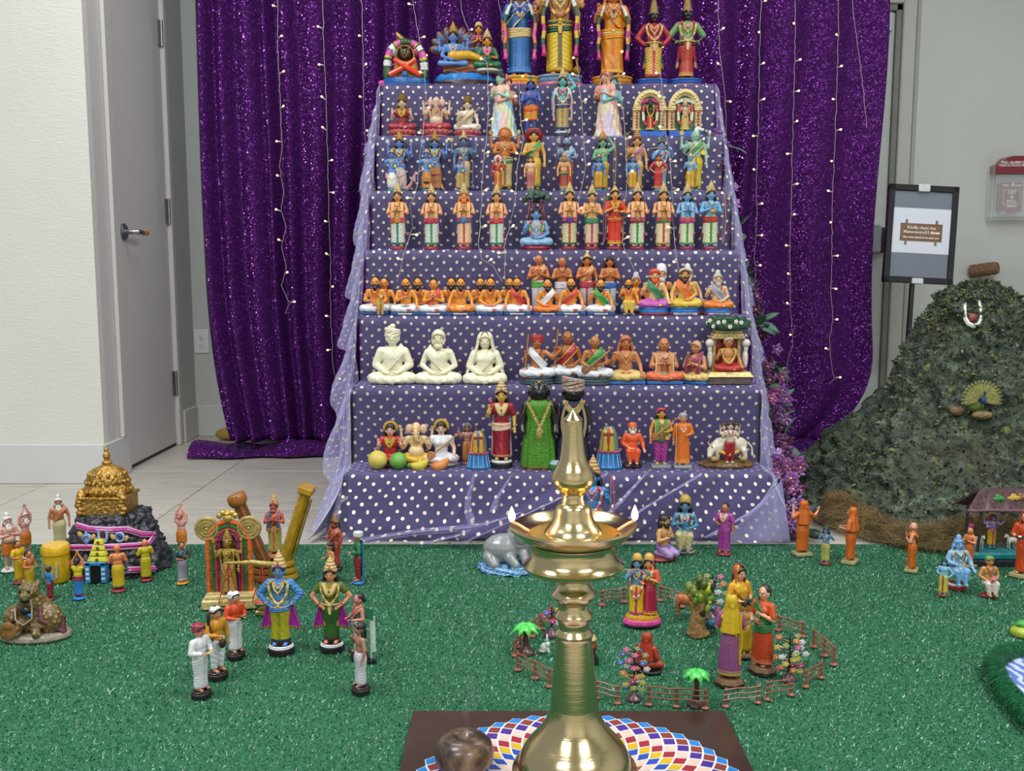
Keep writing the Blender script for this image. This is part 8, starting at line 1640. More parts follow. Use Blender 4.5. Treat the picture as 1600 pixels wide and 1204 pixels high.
for q, (r_, x_) in enumerate(((26, -8), (24, 17))):
    for j in range(3): g = G(); g.lathe([((r_-j*2)*k, (1+11*j)*k), ((r_+1-j*2)*k, (4+11*j)*k), ((r_-1-j*2)*k, (10+11*j)*k)], 0, 28, c=(x_*k, 0, 0), sy=.75, mod=lambda a, z, i: 1+.012*sin(a*10)); one('foot_ring', g, [P(['8A5A20', 'A8841C'][q], .4, 0, .25, .2, 40)], e)
p, h = F_(431, 886, 769, .09); fig('red faced figurine in a blue shawl standing between the split pillar halves', p, h, name='clay_figurine', arms=('chest', 'chest'), skin='C8503A', hair=('short', '8A3A28'), crown=('tall', 'C8A064', 'B83050'), lower=('folds', 'B8A850', 'A88A30', 'C86A50', .13), shawl=('34587C', 'B86A50'), drape=('C84A38', 'D8A070'), beard=('full', 'A85A44'), base=('two', 'D07A6A', 'D07A6A'))
PD = ('two', '1E1418', 'DEDDE2')
p, h = F_(440, 1022, 857); fig('large blue figurine with magenta side cloths and yellow wrap on a black pedestal', p, h, name='standing_figurine', arms=('hip', 'hip'), skin='5A8CC8', face=1, hair=('short', '3A2A60'), crown=('tall', 'D0B070', 'B83050'), lower=('folds', 'A8A020', '2A3A4A', '8A8A20', .118), neck=('G', CREAMGOLD, 1), garland=(.52, 'C8A860', 'D8C080', 'A89050'), fans=('A8289A', 'B89A50', 'FFFFFF', 1), shirt=(.52, 1.8, ORN('4A86C8', 'B0A060', 30, .12)), bangles='C', sash=('3A78B8', 'C'), base=PD)
p, h = F_(519, 1018, 865); fig('large figurine in a green skirt with magenta side cloths on a black pedestal', p, h, name='standing_figurine', arms=('hip', 'hip'), fem=1, skin='D8906A', hair=('long', '1A1614'), crown=('tall', 'D0B070', 'B83050'), lower=('plain', '2F5A20', '4A2A20', '3A6A28', .105), neck=('G', CREAMGOLD, 1), garland=(.54, 'C8A860', 'D8C080', 'A89050'), fans=('A8289A', 'B89A50', 'FFFFFF', 1), shirt=(.50, .45, P('5A6A24')), bangles='A8242C', props=[('belt', 'C')], base=PD)
DB = ('round', '1E1418', '2A1A1A')
def mus(lab, px, pyb, yt, rot, **k):
    p, h = F_(px, pyb, yt); return fig(lab, p, h, rot=rad(rot), name='musician_figurine', base=('two', '1E1418', '2A1A1C'), **k)
mus('cymbal player in white tunic and red turban, nearest of the left musicians', 315, 1092, 968, 62, skin='C8805C', arms=('fwd', 'fwd'), hair=('short', '17161A'), crown=('turban', '8A1F34', '9A4A50'), shirt=(.40, 1.85, P('DCDCE0')), lower=('dhoti', 'DCDCE0', 'B8B8C0', 'C8C8D0', .12), props=[('cymbals', 'C8B060')])
mus('string player in a mustard tunic with an upright instrument, middle left musician', 341, 1062, 944, 55, skin='C88A60', arms=('fwd', 'down'), hair=('short', '17161A'), crown=('cap', 'E0DEDC', '8A8A90'), shirt=(.38, 1.8, P('C88A1C')), lower=('pants', 'D8DAE0'), props=[('strings', '3A2218', '2A1A14')])
mus('drummer in an orange shirt and white turban, farthest of the left musicians', 369, 1030, 920, 50, skin='C88A60', arms=('fwd', 'fwd'), hair=('short', '17161A'), crown=('turbantail', 'DCE0E6'), shirt=(.38, 1.8, P('D0481C')), lower=('dhoti', 'DCDCE0', 'B8B8C0', 'C8C8D0', .12), props=[('instr', '1E1A1C', 'B8A060')])
mus('bare chested player with long black hair, nearest of the right musicians', 564, 1085, 967, -60, skin='A87868', arms=('flutein', 'down'), hair=('long', '17161A'), lower=('dhoti', 'D0D0D6', 'B8B8C0', 'C0C0C8', .12), props=[('instr', '1E1418', '2A1A1A')])
e = mus('bare chested player with a backbun and small drum, second right musician', 562, 1032, 922, -55, skin='C07868', arms=('fwd', 'fwd'), hair=('backbun', '17161A'), lower=('dhoti', 'CAC4C4', 'A8A0A0', 'B8B0B0', .12), neck=('8A3A28', '8A3A28'), drape=('B86A5A', 'C88070'), props=[('instr', '1E1418', '2A1A1A')])
p = atZ(577, 1040, CARPET_Z); g = G(); o = e = empty('toy_flag', (p.x, p.y+.03, CARPET_Z-.003), 0, 1, 'small green and white flag standing behind the right hand musicians', 'flag'); k = p.y/F
one('pole', G().tube([(0, 0, 0), (0, 0, 92*k)], 1.1*k, 0, 8), [P('C8D0CC')], e); one('flag_cloth', G().slab(lambda u, v: ((-22+26*u)*k, 2*sin(u*5)*k, (72+18*v+2*sin(u*4))*k), 8, 4, (0, .0012, 0)), [P('1F6A50')], e); one('disc_foot', G().lathe([(9*k, 0), (9*k, 3*k), (2*k, 5*k)], 0, 16), [M_BLACK], e)
one('white_strip', G().box((4*k, 2*k, 46*k), (6*k, 2*k, 60*k), 0), [P('C8D4D0')], e)
p, h = F_(525, 905, 800, .10); fig('crowned red skinned figurine behind the golden haired lady, right of the left scene', p, h, rot=rad(-35), name='clay_figurine', arms=('fwd', 'down'), skin='B84A34', hair=('long', '17161A'), crown=('cone', 'A87A4A'), lower=('folds', 'B04A3A', '8A3A28', 'B04A3A', .12), drape=('C8705A', 'D8A080'), base=('round', '1E1418', '1E1418'))
p, h = F_(518, 925, 843, .07); fig('small bearded figurine with black hair standing in front of the red skinned one', p, h, rot=rad(-60), name='clay_figurine', arms=('fwd', 'down'), skin='C88A58', hair=('long', '17161A'), lower=('folds', 'B8382C', '8A3A28', 'B04A3A', .12), base=('round', '1E1418', '1E1418'))
p, h = F_(560, 912, 825); fig('man figurine in a long green coat and white turban on a blue base', p, h, rot=rad(-70), name='clay_figurine', arms=('down', 'fwd'), skin='C07A4A', beard=None, hair=('short', 'D8D8DC'), crown=('turban', 'D8E0E0', 'C8D0D4'), shirt=(.30, 1.8, P('1F6A40')), lower=('pants', '8A2A2A'), props=[('backpanel', '1F6FB8')], base=('round', '1F6FB8', '1F6FB8'))

# ============================================================ floor scenes, middle
# grey elephant rising from a blue wave
p = atZ(800, 901, CARPET_Z); Y = p.y+.08; e = empty('elephant_statue', (p.x+.004, Y, CARPET_Z-.003), 0, 1, 'grey elephant figurine lying on blue painted waves behind the brass lamp', 'animal figurine'); k = Y/F
def wv(u, v): a = 2*PI*u; r = interp([(0, 1), (.5, .97), (.8, .8), (1, 0)], v); return (56*k*r*cos(a)*(1+.06*sin(a*9)), 38*k*r*sin(a)*(1+.05*sin(a*7)), (interp([(0, 0), (.5, 8), (1, 12)], v)+1.5*sin(a*14+v*20))*k)
g = G(); g.grid(wv, 100, 16, 0, lambda u, v: 1 if sin(u*120+v*34) > .35 else 0); one('wave_base', g, [P('8AB8DC'), P('2A5E9A')], e, flat=False)
g = G(); g.ell((-16*k, 0, 34*k), (34*k, 24*k, 24*k)); g.ell((10*k, 0, 46*k), (24*k, 22*k, 24*k)); g.ell((22*k, -4*k, 58*k), (16*k, 15*k, 16*k)); g.cap((-38*k, -10*k, 22*k), (-30*k, -20*k, 12*k), 12*k, 9*k); g.cap((-6*k, -20*k, 24*k), (4*k, -28*k, 14*k), 9*k, 7*k); g.cap((16*k, -16*k, 30*k), (22*k, -26*k, 14*k), 8*k, 7*k)
g.cap((34*k, -10*k, 62*k), (40*k, -14*k, 80*k), 8*k, 6*k); g.cap((40*k, -14*k, 80*k), (32*k, -14*k, 90*k), 6*k, 4*k)
link('body', bake(g, 'body', 1.7*k, 3), [P('8C8F90', .28, 0, .08, .2, 30, .5)], e)
for s_ in (-1, 1): one('ear', G().ell((12*k, -4*k+s_*17*k, 60*k), (12*k, 3*k, 15*k), 0, 14, 9), [P('84878A', .3, 0, .08, .2, 30, .4)], e)
for s_ in (-1, 1): one('tusk', G().tube([(32*k, -6*k+s_*7*k, 54*k), (42*k, -8*k+s_*8*k, 52*k), (48*k, -8*k+s_*7*k, 58*k)], [2.6*k, 2*k, .5*k], 0, 8), [P('E0DCD0')], e)
p, h = F_(925, 876, 709, .03); fig('tall blue figurine in yellow with a bow partly hidden by the brass lamp', p, h, rot=rad(-12), name='clay_figurine', arms=('down', 'bless'), skin='3F86C8', hair=('long', '17161A'), crown=('tall', 'C8A060', 'B83050'), lower=('folds', 'C8B81C', '8A7A10', 'C86A30', .125), neck=('C', 'D8506A'), garland=(.50, 'D86A4A', 'E0E0DC', 'D8506A'), props=[('bow', 'C8506A', 'D8C8A0')], base=('round', 'A84A30', 'A84A30'))
p, h = F_(912, 886, 800, -.02); fig('small pink faced kneeling figurine low behind the rim of the oil dish', p, h, name='clay_figurine', pose='kneel', arms=('pray', 'pray'), skin='D87A6A', hair=('short', '8A5A30'), crown=('small', 'C8A060'), lower=('x', 'C83A50'), base=('cushion', 'A84A30', 'A84A30'))
p, h = F_(1037, 875, 800); fig('kneeling man figurine with long black hair and lilac wrap', p, h, rot=rad(42), name='clay_figurine', pose='kneel', arms=('pray', 'chest'), skin='D09A60', hair=('long', '17161A'), beard=('full', '1A1416'), lower=('x', 'A88AC0'), drape=('C89A68', 'B88A58'), sash=('8A5A9A', 'A87AB8'), base=('cushion', '8A3430', '8A3430'))
p, h = F_(1069, 863, 771); fig('blue figurine with a broad gold crown seated behind the kneeling man', p, h, rot=rad(-12), name='clay_figurine', pose='perch', arms=('chest', 'fwd'), skin='4A88AC', hair=('long', '17161A'), crown=('gopi', 'B89A48', '8A6A2A', '8A6A2A'), lower=('x', 'C0B888'), neck=('C', 'D8A0A0', 1), garland=(.50, 'C8C8A0', '8A3A5A', '6AA0B8'), base=('round', 'B8B080', '8A3430'))
p, h = F_(1131, 867, 782); fig('lady figurine in a purple sari leaning left before the lowest step', p, h, rot=rad(-32), name='clay_figurine', arms=('fwd', 'down'), fem=1, skin='B8743C', hair=('backbun', '17161A'), lower=('folds', '9A3A90', 'B85AA8', '8A3080', .128), shirt=(.48, 1.1, P('A84A98')), drape=('A04294', 'B860A8', -1), neck=('C', 'D8A0A0'), props=[('pallu', '9A3A90', 'B85AA8')], base=('round', '8A2430', '8A2430'))
# ------- embracing divine pair in the fenced ring
def pair(label, px, pyb, yt):
    p, h = F_(px, pyb, yt, .035); e = empty('flute_couple', p, 0, 1, label, 'figurine'); s = h/1.25
    g = G(); g.lathe([(.30, 0), (.31, .02), (.30, .04)], 0, 44, sy=.62); one('base', g, [M_BLACK], e).scale = (s, s, s)
    g = G(); g.lathe([(.30, .04), (.315, .06), (.30, .11), (.27, .125)], 0, 60, sy=.62, mod=lambda a, z, i: 1+.02*sin(a*34)); one('pink_rim', g, [P('D8489A')], e).scale = (s, s, s)
    g = G(); g.lathe([(.27, .12), (.275, .15), (.25, .19), (.1, .20)], 0, 44, sy=.62, mod=lambda a, z, i: 1+.03*sin(a*11)); one('gold_ground', g, [P('D8A020', .35, .2, .2, .4, 60)], e).scale = (s, s, s)
    for q, (ox, sk, cr, low, sh, arms) in enumerate(((-.095, '5C9CC8', ('gopi', 'C8A048', 'B83050', 'B83050'), ('folds', 'D8B81C', 'C83A6A', 'B83A5A', .125), None, ('flutein', 'fluteout')), (.095, 'D8A468', ('gopi', 'C8A048', 'B83050', 'B83050'), ('pleat', 'A01A3C', 'D8A040', 'B83050', .150), P('D8503C'), ('fwd', 'chest')))):
        o = Vector((ox*s, -.01*s, .17*s)); rz = rad(-14 if q == 0 else -20)
        def L3(nm, me, m, z=0, **kw): return link(nm, me, [W(x) for x in m], e, o+Vector((0, 0, z)), rot=(0, 0, rz), sc=s*.97, **kw)
        L3('body', body_mesh('stand', arms[0], arms[1], q, 0, 0), [sk]); L3('face', _mesh['face'], ['F2EEE6', '1A1214', 'C03A3A', 'E03020'], .905*s*.97); L3('hair', hair_mesh('wavy' if q == 0 else 'long'), ['17161A'], .905*s*.97)
        L3('crown', crown_mesh(cr[0]), cr[1:], .905*s*.97); L3('skirt', skirt_mesh(low[0], .045, .54, low[4]), low[1:4]); L3('necklace', _m(('neck', 'stand', 3, q), lambda g: f_neck(g, 0, (.72, .655), .004+.018*q), 2), ['G', 'C'])
        if sh: L3('blouse', shirt_mesh('stand', arms[0], arms[1], q, 0, .8, .54), [sh]); L3('veil', crown_mesh('veil'), ['C83A78', 'D8A040'], .905*s*.97)
        else: L3('garland', _m(('garl', 'stand', .32), lambda g: f_garland(g, 0, .32), 3), ['D86A8A', 'E8E0D8', 'C83A6A']); L3('flute', prop_mesh('flute'), ['C89A50']); L3('green_shawl', prop_mesh('pallu'), ['1F5A38', 'D8A040']); L3('bangles', _m(('bang', 'stand', arms), lambda g: f_bangles(g, 'stand', *arms), 1), ['G'])
    return e
pair('blue flute player and pink clad lady on a pink rimmed oval base', 1003, 983, 858)
p, h = F_(1010, 1064, 985, .06); fig('seated woman hidden under a rust red veil on a black oval base', p, h, rot=rad(150), name='veiled_woman_figurine', pose='sit', arms=('lap', 'lap'), fem=1, skin='C88A60', crown=('veil', 'A8361C', 'C86A3A'), lower=('x', 'A83A22'), shirt=(.46, 1.2, P('A8361C')), drape=('2F7AC0', '3A86C8'), base=('oval', '17161A', '17161A'))
p = atZ(930, 1043, CARPET_Z); e = empty('butter_pot', (p.x-.01, p.y+.035, CARPET_Z-.003), 0, 1, 'dark red clay pot with a pale lid on a black base behind the lamp stem', 'pot'); k = p.y/F
one('base', G().lathe([(16*k, 0), (17*k, 4*k), (13*k, 14*k), (8*k, 17*k)], 0, 26), [M_BLACK], e); one('pot', G().lathe([(6*k, 14*k), (13*k, 22*k), (14*k, 30*k), (9*k, 36*k), (10*k, 38*k)], 0, 26), [P('7A2A20')], e); one('lid', G().lathe([(11*k, 38*k), (13*k, 41*k), (10*k, 46*k), (4*k, 49*k), (.1*k, 50*k)], 0, 26), [P('C8A878')], e)
# three women
def woman(lab, px, pyb, yt, rot, **k):
    p, h = F_(px, pyb, yt, .03); return fig(lab, p, h, rot=rad(rot), name='village_woman_figurine', fem=1, sq=(.88, .88), base=('rockdisc', '17161A', '7A5A3C'), **k)
woman('woman figurine in an orange blouse and long golden veil, behind the other two', 1152, 1024, 880, 25, skin='D8A88A', arms=('fwd', 'fwd'), hair=('long', '1A1416'), crown=('veil', 'C8541E', 'D8A020'), shirt=(.50, 1.0, P('D8981C')), lower=('pleat', 'C8A018', 'D8B030', 'C8A018', .14), drape=('D8A81C', 'E0B838', -1), props=[('tray', '4A4A40', '3A3A34')])
woman('woman figurine seen from behind in a yellow shawl and mauve skirt', 1139, 1076, 926, 168, skin='B87A8A', arms=('fwd', 'fwd'), crown=('veil', 'C8A81C', 'D8B830'), shirt=(.50, .7, P('9A4A80')), lower=('pleat', '8A4C7C', 'B8A050', '8A4C7C', .16), drape=('C8A81C', 'D8B830'), props=[('pallu', 'C8A81C', 'D8B830')])
woman('dark haired woman figurine in a green sash and rust orange skirt', 1190, 1056, 908, -48, skin='D8A080', arms=('fwd', 'chest'), hair=('backbun', '26201E'), shirt=(.50, .8, P('C8501C')), lower=('pleat', 'B8401C', 'D87A5A', 'B8401C', .165), drape=('1F6A34', '3A8A44', -1), sash=('1F6A34', '2F7A40'), props=[('book', '9A8A70')])
p, h = F_(1163, 1038, 935, .05); fig('half hidden child figurine in yellow between the three women', p, h, rot=rad(20), name='village_child_figurine', arms=('down', 'fwd'), skin='C89A50', hair=('short', '26201E'), lower=('pleat', 'C8A018', '8A6A18', 'C8A018', .14), base=('rockdisc', '17161A', '7A5A3C'))
# tree stump with green birds, a peacock and orange cow
p = atZ(1095, 998, CARPET_Z); Y = p.y+.03; e = empty('stump_with_birds', (p.x, Y, CARPET_Z-.003), 0, 1, 'small carved tree stump with green leaves and birds beside the three women', 'tree model'); k = Y/F
g = G(); g.tube([(0, 0, 0), (-2*k, 0, 20*k), (2*k, 0, 45*k), (0, 0, 64*k)], [17*k, 13*k, 11*k, 9*k], 0, 14); g.cap((0, 0, 52*k), (-14*k, -4*k, 68*k), 8*k, 6*k); g.cap((0, 0, 55*k), (10*k, -2*k, 72*k), 7*k, 6*k); g.ell((0, 0, 4*k), (20*k, 14*k, 7*k)); link('trunk', bake(g, 'trunk', 1.4*k, 2), [P('8A6A3C', .5, 0, .35, .6, 80)], e)
for (x_, z_, c_) in ((-14, 78, '6A7A24'), (10, 82, 'A8B82C'), (2, 90, '4A5A1C'), (-4, 68, '7A8A2A'), (14, 66, '5A7A24')):
    g = G(); [g.ell(((x_+4*cos(a*2.1))*k, (-4+4*sin(a*1.7))*k, (z_+5*sin(a*1.3))*k), (7*k, 5*k, 8*k), 0, 9, 6) for a in range(5)]; one('leaf_clump', g, [P(c_, .45, 0, .3, .5, 70)], e)
one('knot_hole', G().ell((3*k, -10*k, 40*k), (5*k, 2*k, 7*k), 0, 10, 7), [P('3A2A18')], e)
for (x_, z_, c_) in ((-8, 62, '5A8A2A'), (13, 50, '8AA83A'), (20, 86, '3A3A3C')):
    g = G(); g.ell((x_*k, -11*k, z_*k), (4*k, 4*k, 8*k), 0, 9, 7, Matrix.Rotation(.4, 3, 'Y')); g.ell((x_*k+2*k, -13*k, (z_+9)*k), 3.4*k, 0, 8, 6); g.tube([(x_*k, -10*k, (z_-4)*k), ((x_-3)*k, -9*k, (z_-16)*k)], [2.5*k, .6*k], 0, 6); one('bird', g, [P(c_)], e)
p = atZ(1118, 995, CARPET_Z); e = empty('teal_peacock', (p.x, p.y+.03, CARPET_Z-.003), 0, 1, 'teal peacock figurine between the stump and the mauve skirted woman', 'bird figurine'); k = p.y/F
g = G(); g.ell((0, 0, 16*k), (12*k, 8*k, 9*k)); g.cap((8*k, 0, 20*k), (12*k, -2*k, 36*k), 4*k, 3*k); g.ell((13*k, -3*k, 39*k), 4*k); g.cap((-6*k, 2*k, 14*k), (-16*k, 6*k, 5*k), 7*k, 4*k); link('body', bake(g, 'body', 1.2*k, 2), [P('2A6A78', .35, .2, .3, .5, 80)], e); one('feet', G().tube([(-4*k, 0, 0), (-3*k, 0, 10*k)], 1.5*k, 0, 6).tube([(4*k, 0, 0), (3*k, 0, 10*k)], 1.5*k, 0, 6), [P('6A5A3A')], e); one('crest', G().tube([(13*k, -3*k, 42*k), (13*k, -3*k, 49*k)], [.6*k, 2*k], 0, 6), [P('3A8A80')], e)
p = atZ(1074, 966, CARPET_Z); e = empty('orange_calf', (p.x, p.y+.02, CARPET_Z-.003), rad(150), 1, 'small orange and white calf figurine behind the carved stump', 'animal figurine'); quad(e, .066, 'B8683A', 'D8CEC0', 'D8CEC0')
p = atZ(852, 1020, CARPET_Z); e = empty('white_rabbit', (p.x, p.y+.01, CARPET_Z-.003), 0, 1, 'tiny white sitting rabbit between the palm tree and the lamp stem', 'animal figurine'); k = p.y/F
g = G(); g.ell((-1*k, 0, 9*k), (8*k, 6*k, 8*k)); g.ell((4*k, -2*k, 15*k), (5*k, 4.5*k, 5*k)); g.cap((4*k, -2*k, 14*k), (6*k, -4*k, 2*k), 2.6*k, 2*k); g.ell((-4*k, 0, 4*k), (7*k, 6*k, 4*k)); link('body', bake(g, 'body', .7*k, 2), [P('C8D0CC', .5)], e)
for s_ in (-1, 1): one('ear', G().ell((3*k, s_*2*k, 25*k), (1.6*k, 1.3*k, 7*k), 0, 8, 6, Matrix.Rotation(s_*.2-.1, 3, 'X')), [P('C8D0CC', .5)], e)
g = G(); g.ell((7.5*k, -5*k, 16*k), 1*k, 0, 6, 5); one('eye', g, [M_DARK], e)
# palms
def palm(lab, px, pyb, yt):
    p = atZ(px, pyb, CARPET_Z); Y = p.y+.01; e = empty('toy_palm_tree', (p.x, Y, CARPET_Z-.003), rad(px), 1, lab, 'toy tree'); k = Y/F; H = atY(px, yt, Y).z-CARPET_Z
    one('foot', G().lathe([(15*k, 0), (14*k, 3*k), (8*k, 7*k), (5*k, 13*k)], 0, 20, mod=lambda a, z, i: 1+.07*sin(a*5)), [P('4A2E2C')], e); one('trunk', G().tube([(0, 0, 8*k), (1*k, 0, H*.5), (0, 0, H*.86)], [6*k, 4*k, 4.5*k], 0, 10), [P('4A2E2C')], e)
    for q in range(8):
        a = q*2*PI/8; fr = G(); fr.slab(lambda u, v, a=a: ((23*k*v)*cos(a)-(u-.5)*13*k*sin(PI*min(1, v*.9+.1))*sin(a), (23*k*v)*sin(a)+(u-.5)*13*k*sin(PI*min(1, v*.9+.1))*cos(a), H*.90+(9*v-19*v*v)*k-abs(u-.5)*7*k), 4, 8, (0, 0, -.0012)); one('frond', fr, [P('4CC850', .4, 0, .08, .1, 40)], e)
palm('toy palm tree with bright green fronds at the left of the fenced ring', 822, 1020, 967); palm('toy palm tree with bright green fronds at the front of the fenced ring', 1089, 1102, 1038)
# blossom trees
def blossom(lab, px, pyb, yt, w, n, seed):
    rn = random.Random(seed); p = atZ(px, pyb, CARPET_Z); Y = p.y+.008; e = empty('toy_blossom_tree', (p.x, Y, CARPET_Z-.003), 0, 1, lab, 'toy tree'); k = Y/F; H = atY(px, yt, Y).z-CARPET_Z; D = P('33202C')
    one('foot', G().lathe([(13*k, 0), (12*k, 3*k), (5*k, 8*k), (2*k, 14*k)], 0, 18, mod=lambda a, z, i: 1+.06*sin(a*6)), [P('5A3440')], e); one('trunk', G().tube([(0, 0, 8*k), (.6*k, 0, H*.5), (0, 0, H*.97)], [2*k, 1.7*k, 1.2*k], 0, 8), [D], e)
    C4 = [P(c, .5) for c in ('C8407C', 'D8D0D8', '9AA860', 'D88A50', '5A7AC0', 'D86A9A', 'C8B850')]
    for q in range(n):
        z_ = H*(.16+.80*q/n) if n > 10 else H*(.4+.5*q/n); a = q*2.4+rn.uniform(-.3, .3); r = w*k*rn.uniform(.55, 1)*(.75+.4*math.sin(PI*q/n)); x_, y_ = r*cos(a), r*.6*sin(a)
        g = G(); g.tube([(0, 0, z_-3*k), (x_*.6, y_*.6, z_), (x_, y_, z_+1.5*k)], [1*k, .8*k, .6*k], 0, 5); b = one('branch', g, [D], e)
        g = G(); [g.ell((x_+3.4*k*cos(w_*1.257), y_-1.5*k, z_+2*k+2.6*k*sin(w_*1.257)), (2.9*k, 1.3*k, 2.3*k), 0, 7, 5) for w_ in range(5)]; g.ell((x_, y_-2.8*k, z_+2*k), 1.3*k, 1, 6, 4); one('blossom', g, [rn.choice(C4), P('E8E0D8')], b)
    return e
blossom('toy blossom tree with pink and white flowers before the red veiled woman', 991, 1092, 1008, 22, 26, 3)
blossom('toy blossom tree with many pink flowers at the right of the ring', 1234, 1062, 988, 26, 26, 5)
blossom('toy blossom tree with pink flowers rising behind the carved stump', 1113, 965, 893, 20, 18, 7)
blossom('tiny pink blossom tree just left of the lamp stem', 862, 992, 945, 14, 9, 9)
# fences
def fence(lab, pts, hpx=29):
    P3 = [atZ(u, v, CARPET_Z) for u, v in pts]; e = empty('toy_fence', (P3[0].x, P3[0].y, CARPET_Z-.003), 0, 1, lab, 'fence', 'brown toy fence sections'); o0 = P3[0]; M_F = P('8A5440', .45, 0, .12, .2, 50, .2)
    Q = [Vector((p.x-o0.x, p.y-o0.y, 0)) for p in P3]; k = o0.y/F; Hh = hpx*k*1.05
    for q in Q: g = G(); g.lathe([(7*k, 0), (7*k, 1.6*k), (3*k, 4*k), (2.4*k, 7*k), (2.2*k, Hh), (1.2*k, Hh+1*k)], 0, 12, c=q, sy=.8); one('post', g, [M_F], e)
    for a, b in zip(Q, Q[1:]):
        d_ = (b-a); 
        for r_ in range(3):
            z_ = Hh*(.38+.27*r_); one('rail', G().tube([a-d_*.08+Vector((0, -1.5*k, z_)), a.lerp(b, .35)+Vector((0, -1.6*k, z_+1.2*k)), a.lerp(b, .7)+Vector((0, -1.5*k, z_-.8*k)), b+d_*.08+Vector((0, -1.5*k, z_+.4*k))], 1.35*k, 0, 7), [M_F], e)
fence('brown toy fence section at the back left of the ring, beside the lamp', [(941, 943), (975, 938)], 24)
fence('brown toy fence section behind the flute couple, back of the ring', [(1032, 936), (1066, 946)], 24)
fence('brown toy fence section rising toward the lamp stem, left rear of the ring', [(831, 992), (845, 980), (862, 966)], 26)
fence('brown toy fence section behind the left palm tree', [(805, 1022), (812, 1008), (822, 996)], 26)
fence('brown toy fence section at the front left of the ring', [(809, 1044), (836, 1057), (859, 1070)], 29)
fence('brown toy fence section just right of the lamp stem', [(932, 1088), (965, 1096)], 30)
fence('brown toy fence section before the front palm tree', [(1014, 1098), (1057, 1101), (1102, 1104)], 32)
fence('brown toy fence section in front of the mauve skirted woman', [(1134, 1101), (1184, 1095)], 30)
fence('brown toy fence section in front of the right blossom tree', [(1199, 1090), (1236, 1083)], 30)
fence('brown toy fence section set edgewise at the right front of the ring', [(1259, 1070), (1283, 1056)], 28)
fence('brown toy fence section at the far right of the ring', [(1271, 1008), (1288, 1022), (1303, 1036)], 29)
fence('brown toy fence section behind the right blossom tree', [(1217, 982), (1254, 992)], 24)

# ============================================================ floor scenes, right
OS = ('box', 'A8A070', 'A8A070')
def robed(lab, px, pyb, yt, rot, arms=('fwd', 'fwd'), col='C8641A', crown='veil', skin='D89A78', **k):
    p, h = F_(px, pyb, yt); return fig(lab, p, h, rot=rad(rot), name='robed_figurine', arms=arms, skin=skin, crown=(crown, col, col) if crown else None, lower=('folds', col, col, col, .125), shirt=(.48, 1.0, P(col)) if crown else None, base=OS, **k)
robed('orange robed figurine with both arms raised at the foot of the flower garland', 1253, 868, 780, 190, ('out', 'raise'))
robed('orange robed figurine seen from behind facing the mossy hill', 1328, 880, 790, -125)
robed('bald bare backed figurine in an orange wrap before the dry grass', 1424, 893, 814, -120, ('pray', 'pray'), crown=None, skin='D8987A', drape=('D8702A', 'C8641A'), props=[('staff', 'C8641A')])
robed('bald orange figurine standing behind the pale blue seated one', 1513, 886, 822, -60, ('pray', 'pray'), crown=None, skin='D08858', drape=('D06A28', 'C8641A'))
e = robed('red robed figurine holding a dark bowl at the right edge', 1598, 903, 796, -50, ('fwd', 'fwd'), col='C8481C', props=[('tray', '2A2024', 'D8D4CE')])
p, h = F_(1289, 882, 817); fig('small blue flute boy figurine with a green plume near the mossy hill', p, h, rot=rad(-40), name='clay_figurine', arms=('flutein', 'fluteout'), skin='5C8CB8', hair=('long', '17161A'), crown=('peacock', '2A4A3A', '3A7A50', '2A3A80'), lower=('dhoti', 'B8B060', '8A8A40', 'A09A50', .12), props=[('flute', 'A8884A')], neck=('C', 'D8A0A0'), base=('round', '8A1F30', '8A1F30'))
p, h = F_(1494, 921, 833); fig('pale blue seated figurine with flowing topknot on a white and red base', p, h, name='clay_figurine', pose='perch', arms=('fwd', 'knee'), skin='88B8DC', hair=('long', '6A9CCC'), crown=('bunwhite', '7AACD8'), lower=('x', '7AB0DC'), shirt=(.48, 1.6, P('86B4DC')), neck=('D8D0B0', '6A6A6A', 1), garland=(.50, 'D8D4C0', '8A8A88', 'C8A860'), base=('two', '8A2A24', 'DDE2EC'))
p, h = F_(1473, 932, 870); e = fig('small figurine with blue top and yellow wrap leaning beside a pale bird', p, h, rot=rad(-35), name='clay_figurine', arms=('fwd', 'hip'), skin='7CB4D0', hair=('long', '17161A'), lower=('folds', 'C8B850', 'A89A30', '8A3A30', .13), base=('round', '8A3028', '8A3028'))
p, h = F_(1543, 933, 866); fig('small squatting brown figurine with a green headband and pink drum', p, h, name='clay_figurine', pose='perch', arms=('lap', 'lap'), skin='C88A50', hair=('short', '8A6A30'), crown=('cap', '5A9A4A', '3A7A3A'), lower=('x', 'D8CCC0'), neck=('8A5A3A', '8A5A3A'), props=[('pot', 'D87A8A')], base=('round', '8A2A28', '8A2A28'))
# open hut in front of the hill with its platform
p = atZ(1560, 884, CARPET_Z); e = empty('thatched_hut', (atY(1560, 860, p.y+.06).x, p.y+.06, CARPET_Z-.003), 0, 1, 'small open hut with a brown roof and teal floor before the mossy hill', 'hut model'); k = (p.y+.06)/F; HB2 = e.location
one('black_base', G().box((10*k, 0, 4*k), (150*k, 60*k, 10*k), 0, bev=1*k), [P('2A2430')], e); one('teal_floor', G().box((10*k, -1*k, 15*k), (146*k, 58*k, 12*k), 0, bev=3*k), [P('1F7A80', .3, 0, .15, .3, 60)], e)
zr = atY(1540, 796, HB2.y-24*k).z-CARPET_Z; zt = atY(1555, 764, HB2.y).z-CARPET_Z
for s_ in (-1, 1):
    for y_ in (-22, 22): one('post', G().tube([((8+s_*52)*k, y_*k, 18*k), ((8+s_*50)*k, y_*k, zr)], 2.4*k, 0, 8), [P('3A2A24', .7)], e)
